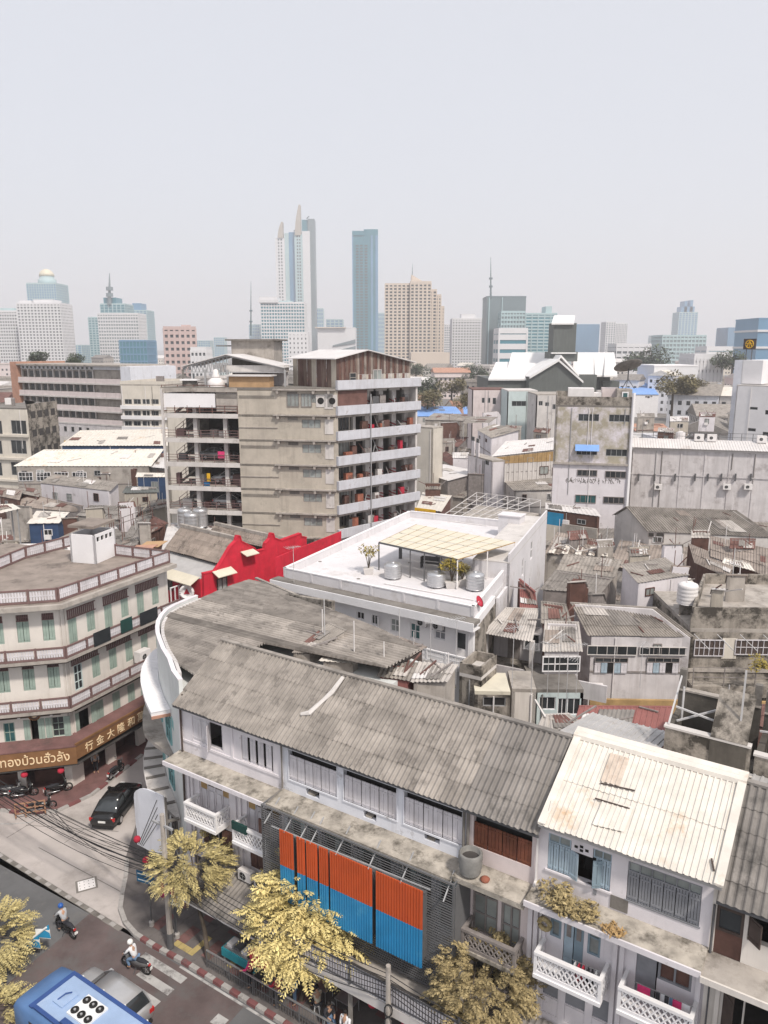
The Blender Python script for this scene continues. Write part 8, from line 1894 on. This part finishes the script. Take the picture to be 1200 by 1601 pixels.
fp=MB().cube(-bl/2+2.78,-bl/2+4.06,-.5,.58,bh+.05,bh+.14).build('fan_plate','paint_white',BS)
for i in range(3):
    for j in range(2):
        c=(-bl/2+3.0+.43*i,-.25+.58*j,bh+.14); o=MB().lathe(c,[(.175,0),(.175,.05),(.14,.06),(.14,.02)],14).build('fan','dark',fp); MB().lathe((c[0],c[1],bh+.15),[(.05,0),(.05,.06)],8).build('fan_hub','steel',fp)
MB().cube(-bl/2+2.9,-bl/2+3.9,-.95,-.65,bh+.03,bh+.09).build('roof_vent','bus_navy',BS)
for k in range(6):
    for s in (-1,1): MB().cube(-bl/2+1.2+k*1.3,-bl/2+2.3+k*1.3,s*W_-.02,s*W_+.015,1.5,2.35).build('window','glass',BS); 
    MB().lathe((-bl/2+1.6+1.4*k,W_*.92,bh-.06),[(.05,0),(.04,.06)],8).build('marker_lamp','lamp_clear',BS)
MB().cube(-bl/2-.02,-bl/2+.1,-W_*.8,W_*.8,1.3,2.4).build('windscreen','glass',BS)
for x in (-bl/2+1.6,bl/2-2):
    for s in (-1,1): MB().tube([(x,s*W_*.75,.45),(x,s*(W_+.01),.45)],.45,16).build('wheel','tyre',BS)
BS.rotation_euler.z=AE
# signs and poles
def pole(label,p,h,r=.16,mat='conc',name='utility_pole',cat='utility pole',band=True):
    t=T(name,label,cat,p); p=V(p); MB().tube([p,p+V((0,0,h))],[r,r*.75],8).build('shaft',mat,t)
    if band: MB().tube([p+V((0,0,.02)),p+V((0,0,.9))],[r*1.12,r*1.1],8).build('base_band','steel_dark',t)
    return t
p1=S_(2.1,3.3,.13); pole('concrete utility pole at the corner by the crossing',p1,7.6)
MB().bar(p1+SH.e*-.7+V((0,0,7.0)),p1+SH.e*.7+V((0,0,7.0)),.1).build('cross_arm','steel',bpy.data.objects['utility_pole'])
p2=S_(15.3,3.35,.13); t=pole('concrete utility pole before the picket canopy',p2,5.6,.14)
for k in range(3): MB().tube([p2+V((.16*math.cos(a),-.16,3.6-k*.6+.3*math.sin(a))) for a in [2*math.pi*j/12 for j in range(13)]],.03,5,False).build('cable_coil','wire',t)
def signpost(label,p,h,name='sign_post',cat='sign'):
    t=T(name,label,cat,p); MB().tube([p,V(p)+V((0,0,h))],.045,8).build('post','steel_dark',t); MB().lathe(V(p),[(.14,0),(.14,.25),(.06,.32)],10).build('base','kerb_white',t); return t
sp=P(237,1447,.13); t=signpost('blue direction sign on a dark post at the corner pavement',sp,3.3)
F=Fr(V((sp.x-.62,sp.y+.15,0)),V((sp.x+.42,sp.y-.25,0))); M('sign_blue',(.012,.10,.20),.5,.08,2)
for z in (2.75,3.1): 
    b=MB().fb(F,0,F.L,z,z+.3,.03,.06).build('board','sign_blue',t); MB().fb(F,.08,F.L-.25,z+.12,z+.17,.061,.066).build('lettering_line','plate',b)
sp=P(277,1466,.13); t=signpost('square pedestrian crossing sign on a post',sp,2.7); F=Fr(V((sp.x-.3,sp.y+.1,0)),V((sp.x+.3,sp.y-.12,0)))
b=MB().fb(F,0,F.L,2.1,2.72,.03,.06).build('board','plate',t); MB().fb(F,.06,F.L-.06,2.16,2.66,.061,.066).build('blue_field','sign_blue',b)
MB().hexa([F.pt(.14,2.2,.07),F.pt(.5,2.2,.07),F.pt(.5,2.2,.067),F.pt(.14,2.2,.067),F.pt(.31,2.62,.07),F.pt(.33,2.62,.07),F.pt(.33,2.62,.067),F.pt(.31,2.62,.067)]).build('white_triangle','plate',b)
MB().tube([F.pt(.32,2.5,.075),F.pt(.32,2.36,.075),F.pt(.25,2.24,.075)],.02,4).tube([F.pt(.32,2.36,.075),F.pt(.39,2.24,.075)],.02,4).build('walker','dark',b)
mg=P(268,1462,.13); t=signpost('magenta shop board standing beside the utility pole',mg,3.2); M('magenta',(.26,.02,.07),.6,.1,2); F=Fr(V((mg.x-.45,mg.y+.2,0)),V((mg.x+.5,mg.y-.25,0))); MB().fb(F,0,F.L,2.3,3.2,.02,.08).build('board','magenta',t)
for k in range(3): MB().fb(F,.15,F.L-.2,2.5+.2*k,2.58+.2*k,.081,.086).build('lettering_line','cloth_pink',t)
# road sign at lower left: two blue triangles
sp=S_(-7.2,8.2,0); t=T('road_sign','pair of blue triangular road signs on a slanting arm at the left','sign',sp)
a=D(-25,1525,33.4); b=D(72,1450,33.0); MB().tube([V((a.x-1.5,a.y,0)),a-V((1.2,0,0)),a,b],.05,6).build('arm','plate',t)
for x,y in ((68,1455),(52,1470)):
    c=D(x,y,33.1); MB().prism([c+V((-.42,0,0)),c+V((.36,-.1,0)),c+V((.3,.0,0))],c.z-.4,c.z+.1).build('sign_edge','plate',t)
    mb=MB(); q=[c+V((-.42,-.05,-.32)),c+V((.36,-.12,-.34)),c+V((.28,-.06,.36))]; mb.v=q+[p+V((0,.05,0)) for p in q]; mb.f=[(0,1,2),(5,4,3),(0,3,4,1),(1,4,5,2),(2,5,3,0)]; mb.build('blue_plate','sign_blue' if 0 else 'blue_sheet',t)
# white curved board at the curved building
wb=T('white_board','tall white sign board with a rounded corner seen from behind, by the curved building','sign',D(235,1330,39)*V((1,1,0)))
a,b=D(213,1290,39.6),D(258,1290,38.2); F=Fr(a,b); zb=D(235,1330,39).z; zt_=D(235,1232,39).z
pts=[(0,zb),(F.L,zb),(F.L,zt_)]+[(F.L*.65-F.L*.65*math.sin(k*.262),zt_-.9+.9*math.cos(k*.262)) for k in range(7)]
mb=MB(); n=len(pts); mb.v=[F.pt(s,z,.04) for s,z in pts]+[F.pt(s,z,-.04) for s,z in pts]; mb.f=[tuple(range(n)),tuple(reversed(range(n,2*n)))]+[(k,n+k,n+(k+1)%n,(k+1)%n) for k in range(n)]; mb.build('board','bluewhite',wb)
for s in (F.L*.75,F.L*.95): MB().fb(F,s,s+.14,.13,zt_-.2,-.2,-.05).build('post','conc_dark',wb)
for k in range(4): MB().bar(F.pt(.15+.12*k,zb+.1,.06),F.pt(F.L*.8,zt_-.4-.45*k,.06),.025).build('loose_cable','wire',wb)
# barrier
bp=P(48,1276,.13); t=T('street_barrier','orange slatted street barrier on the opposite pavement','barrier',bp); F=Fr(bp+V((-.9,-.25,0)),bp+V((.9,.25,0))); M('barrier_orange',(.34,.19,.12),.7,.1,3)
for s in (0,.6,1.2,F.L-.08): MB().fb(F,s,s+.08,.13,1.1,-.03,.03).build('upright','barrier_orange',t)
for z in (.35,.7,1.05): MB().fb(F,0,F.L,z,z+.1,-.05,-.031).build('slat','barrier_orange',t)
# pavement railing
RLg=T('pavement_railing','dark metal railing along the kerb by the trees','railing',S_(8,2.9,.13)); rail(RLg,[S_(4.6,3.2,.13),S_(7.6,3.2,.13)],1.0,'steel_dark',1.5,2,.05,balus=.16)
rail(RLg,[S_(7.7,3.2,.13),S_(14.5,3.2,.13)],1.0,'steel_dark',1.5,2,.05,balus=.16)
MB().bar(S_(4.6,3.2,1.15),S_(14.5,3.2,1.15),.06).build('handrail','galv',RLg)
# awnings and canopy along the row
AW=T('street_awning','long grey sheet awning over the corner shop front','awning',S_(4,1.5,2.6))
sheets(AW,'asb_dark',S_(1.6,2.7,2.75),S_(7.9,2.7,2.75),S_(7.9,.1,3.5),S_(1.6,.1,3.5),.25,.03,2,5,seed=300)
MB().bar(S_(1.6,2.65,2.66),S_(7.9,2.65,2.66),.08).build('front_beam','metal_pale',AW)
for s in (1.7,7.8): MB().bar(S_(s,2.6,.13),S_(s,2.6,2.66),.07).build('post','steel_dark',AW)
CN=T('picket_canopy','concrete street canopy with a pale picket railing below the slat screen','canopy',S_(12.5,1.5,3.3))
MB().fb(SH,8.0,18.6,3.2,3.45,.01,3.05).build('slab','conc',CN); MB().fb(SH,8.0,18.6,3.15,3.6,3.05,3.17).build('edge_beam','conc_light',CN)
MB().fb(SH,8.05,18.5,3.46,3.5,2.0,2.9).build('gravel_strip','dim',CN)
n=74
for k in range(n): MB().fb(SH,8.1+k*.14,8.19+k*.14,3.6,4.55,3.08,3.11).build('picket','shutter_white',CN)
MB().fb(SH,8.05,18.55,4.5,4.58,3.112,3.15).fb(SH,8.05,18.55,3.7,3.76,3.112,3.15).build('rail','steel_dark',CN)
for s in (8.1,13.2,18.4): MB().bar(S_(s,3.13,3.6),S_(s,3.13,4.75),.09).build('post','steel_dark',CN)
for s in (8.4,13.0,18.0): MB().bar(S_(s,2.8,.13),S_(s,2.8,3.2),.2).build('column','conc_dark',CN)
# low lean-to roof over units C and W
LT=T('lower_awning','dark low awning before the weathered and white shophouses','awning',S_(22,1,3)); sheets(LT,'asb_dark',S_(18.7,2.2,2.9),S_(26.4,2.2,2.9),S_(26.4,.1,3.4),S_(18.7,.1,3.4),.25,.03,1,6,seed=310)
for k,(s,d,z) in enumerate(((6.0,.55,3.55),(4.9,.55,3.55))): ac_unit(S_(s,d,z-.1),AE,('air conditioner above the corner awning, right one','air conditioner above the corner awning, left one')[k])
# shop things at street level
ST_=T('food_stall','turquoise food stall under the corner awning','stall',S_(5.8,2.3,.13)); M('turquoise',(.03,.30,.36),.6,.1,2)
MB().fb(SH,5.0,7.2,.6,1.05,1.7,2.6).build('counter','turquoise',ST_); MB().fb(SH,5.1,7.1,1.06,1.12,1.75,2.55).build('worktop','galv',ST_)
for k in range(4): MB().fb(SH,5.2+k*.48,5.55+k*.48,1.12,1.25,1.9,2.4).build('tray',('plastic_white','steel_dark','plastic_white','galv')[k],ST_)
for s in (5.1,7.0): MB().bar(S_(s,1.8,.13),S_(s,1.8,.6),.08).bar(S_(s,2.5,.13),S_(s,2.5,.6),.08).build('leg','steel',ST_)
for k,(x,y,z,l) in enumerate(((336,1421,2.3,'red lantern under the corner awning'),(583,1566,2.6,'red lantern under the picket canopy, left one'),(634,1592,2.6,'red lantern under the picket canopy, right one'),(228,1345,3.0,'small red lantern left of the corner tree, lower one'),(214,1312,3.4,'small red lantern by the white board'))):
    p=P(x,y,z); r=.26 if k in (0,1,2) else .2
    t=T('red_lantern',l,'lantern',p,'red street lanterns'); MB().lathe(p,[(.06,-r),(r*.8,-r*.6),(r,0),(r*.8,r*.6),(.06,r)],14).build('globe','cloth_red',t,True); MB().tube([p+V((0,0,r)),p+V((0,0,r+.5))],.012,4).build('cord','wire',t)
# people, tables and stools under the canopy
PP=[(9.6,2.5,'stand','cloth_blue','jeans','person in a blue shirt standing under the canopy',R(200)),(9.0,3.0,'stand','cloth_red','cloth_dark','person in a maroon shirt bending near the railing',R(150)),(10.8,2.3,'sit','cloth_cream','cloth_dark','person in cream seated on a stool under the canopy',R(120)),(11.6,2.6,'sit','cloth_dark','jeans','person in dark shirt seated beside the lantern',R(300)),(8.0,1.8,'sit','cloth_grey','cloth_dark','person in grey seated behind the yellow tree',R(40)),(12.8,2.9,'stand','cloth_white','jeans','person in white at the bottom edge under the canopy',R(250)),(9.9,1.4,'stand','cloth_red','cloth_dark','person in red standing by the shop wall',R(280)),(7.2,2.9,'stand','cloth_pink','cloth_dark','person in pink by the railing at the bottom',R(180))]
M('stool_white',(.62,.62,.62),.5,.05,3)
def stool(p,label,mat='stool_white'):
    t=T('stool',label,'stool',p,'plastic stools under the canopy',local=True); MB().lathe((0,0,.42),[(.16,0),(.17,.03),(.05,.035)],12).build('seat',mat,t)
    for k in range(4): a=k*1.571+.78; MB().bar((.12*math.cos(a),.12*math.sin(a),.43),(.19*math.cos(a),.19*math.sin(a),0),.035).build('leg',mat,t)
    return t
for k,(s,d,po,tc,bc,l,a) in enumerate(PP):
    person(l,S_(s,d,.15),a,tc,bc,po,reach=k%2)
    if po=='sit': stool(S_(s,d,.15)+V((-.05,0,0)),'stool under the '+l.replace('person in ','one in ').split(' seated')[0]+' by the shop')
stool(S_(11.3,2.0,.15),'empty white stool right of the seated person in cream'); stool(S_(8.6,2.2,.15),'empty white stool near the yellow tree trunk'); stool(S_(12.2,2.2,.15),'empty white stool nearest the right lantern')
for k,(s,d) in enumerate(((8.6,1.4),(10.4,1.5),(11.9,1.5))):
    t=T('folding_table',('steel folding table behind the yellow tree','steel folding table in the middle of the canopy','steel folding table at the right of the canopy')[k],'table',S_(s,d,.15),local=True); MB().cube(-.5,.5,-.35,.35,.7,.74).build('top','galv' if k else 'cloth_red',t)
    for x in (-.42,.42):
        for y in (-.28,.28): MB().bar((x,y,0),(x,y,.7),.03).build('leg','steel',t)
    t.rotation_euler.z=AE
um=T('market_umbrella','red market umbrella half hidden by the yellow tree','umbrella',S_(8.2,2.4,.15),local=True); M('umbrella_red',(.40,.02,.04),.7,.08,2)
MB().lathe((0,0,2.05),[(1.15,0),(.8,.22),(.4,.38),(.02,.46),(.4,.36),(.8,.20),(1.13,-.02)],8).build('canopy','umbrella_red',um); MB().tube([(0,0,0),(0,0,2.5)],.03,6).build('pole','steel',um)
for k in range(2): one(MB().fb(SH,9.0+k*1.6,10.2+k*1.6,1.5,2.6,.35,.4),'shop_banner','magenta' if k else 'cloth_red',('dark red banner on the shop wall under the canopy','magenta banner on the shop wall under the canopy')[k],'banner')
# laundry, barrel, wreath
jar=S_(17.55,.72,9.22); t=T('clay_jar','large grey ribbed water jar standing on the ledge','jar',jar)
MB().lathe(jar,[(.38,0),(.44,.12),(.41,.18),(.47,.3),(.44,.36),(.49,.5),(.46,.56),(.5,.72),(.47,.78),(.49,.92),(.42,.98),(.38,.95),(.36,.7)],20).build('body','clay_grey',t,True); MB().lathe(jar+V((0,0,.72)),[(.36,0),(.36,.02)],16).build('water','dim',t)
MB().lathe(jar+V((.55,-.4,-.08)),[(.16,0),(.2,.12),(.1,.2)],12).build('small_pot','terracotta',t,True)
for k,(s,m,l) in enumerate(((22.0,'cloth_white','white shirt'),(22.15,'cloth_red','maroon shirt'),(22.32,'cloth_red','red shirt'),(22.5,'cloth_dark','black shirt'),(22.66,'cloth_dark','dark trousers'),(22.82,'cloth_grey','grey shirt'))):
    one(MB().hexa([SH.pt(s-.06,6.45,.75),SH.pt(s+.06,6.45,.75),SH.pt(s+.06,6.45,.45),SH.pt(s-.06,6.45,.45),SH.pt(s-.02,7.1,.72),SH.pt(s+.02,7.1,.72),SH.pt(s+.02,7.1,.48),SH.pt(s-.02,7.1,.48)]),'hanging_laundry',m,('first ','second ','third ','fourth ','fifth ','sixth ')[k]+l+' from the left on the left white balcony','laundry','laundry on the white balconies')
for k,(s,m,w) in enumerate(((24.55,'cloth_pink',.45),(25.05,'cloth_dark',.14),(25.22,'cloth_white',.12),(25.36,'cloth_dark',.14),(25.52,'jeans',.14),(25.72,'cloth_pink',.3),(26.0,'cloth_white',.3))):
    one(MB().fb(SH,s-w/2,s+w/2,6.75,7.32,.5+.04*(k%2),.56+.04*(k%2)),'hanging_laundry',m,('leftmost bright pink towel','second dark piece','third white piece','fourth dark piece','fifth blue piece','sixth pink piece','last white towel')[k]+' of laundry on the right white balcony','laundry','laundry on the white balconies')
for s0,s1 in ((21.85,22.95),(24.2,26.25)): one(MB().bar(SH.pt(s0,7.33 if s0>23 else 7.11,.53),SH.pt(s1,7.33 if s0>23 else 7.11,.53),.02),'laundry_line','steel',('clothes line on the right white balcony' if s0>23 else 'clothes line on the left white balcony'),'clothes line')
wr=SH.pt(20.62,7.95,.25); one(MB().tube([wr+SH.e*.22*math.cos(a)+V((0,0,.22*math.sin(a)))+SH.n*.05 for a in [2*math.pi*k/14 for k in range(15)]],.10,6,False),'dried_wreath','leaf_dull','round dried wreath hanging above the left white balcony','wreath')
one(MB().fb(SH,4.52,5.5,6.55,7.0,.96,1.06),'hanging_cloth','green_cloth','dark green cloth over the second lattice balcony rail','cloth')
one(MB().fb(SH,6.1,6.75,6.1,7.55,.72,.8),'hanging_cloth','wood_brown','brown patterned towel hanging beside the slat screen','towel')
# overhead cables
def cable(t,a,b,sag,r=.022): 
    a,b=V(a),V(b); MB().tube([a.lerp(b,k/10)-V((0,0,sag*4*(k/10)*(1-k/10))) for k in range(11)],r,4).build('cable','wire',t)
OC=T('overhead_cables','bundle of black overhead cables crossing the side street','cable bundle',p1)
cr=random.Random(3); top=p1+V((0,0,7.0))
for k in range(9):
    a=D(-40,1195+k*4,43+cr.uniform(-2,2)); cable(OC,a,top+V((cr.uniform(-.4,.4),0,-1.9-.16*k)),cr.uniform(.2,.9),.05 if k==4 else .02)
for k in range(5): cable(OC,D(40+10*k,1262,46),top+V((0,0,-1.6-.25*k)),.5+.2*k,.016)
OC2=T('overhead_cables','cables strung along the shophouse row above the awning','cable bundle',p2)
for k in range(6): cable(OC2,top+V((0,0,-1.8-.25*k)),p2+V((0,0,5.2-.22*k)),.35+.12*k,.022)
for k in range(5): cable(OC2,p2+V((0,0,5.2-.22*k)),S_(30,3.2,5.2-.2*k),.5+.1*k,.022)
OC3=T('overhead_cables','thin cables between the left building and the curved building','cable bundle',(-16,50,8))
for k in range(4): cable(OC3,F2.pt(9.5,6+1.2*k,1.0),V((-14.6,48,6+.6*k)),.4,.015)
# ================================================================ HAZE
hz_=bpy.data.materials.new('haze_air'); hz_.use_nodes=True; nn_=hz_.node_tree.nodes; nn_.clear()
pv=nn_.new('ShaderNodeVolumePrincipled'); pv.inputs['Color'].default_value=(.985,.975,1,1); pv.inputs['Density'].default_value=.0003; pv.inputs['Anisotropy'].default_value=.2
ho=nn_.new('ShaderNodeOutputMaterial'); hz_.node_tree.links.new(pv.outputs[0],ho.inputs['Volume'])
MT['haze_air']=hz_
MB().cube(-3500,3500,-45,5200,-1.2,345).build('haze','haze_air',kind='stuff')
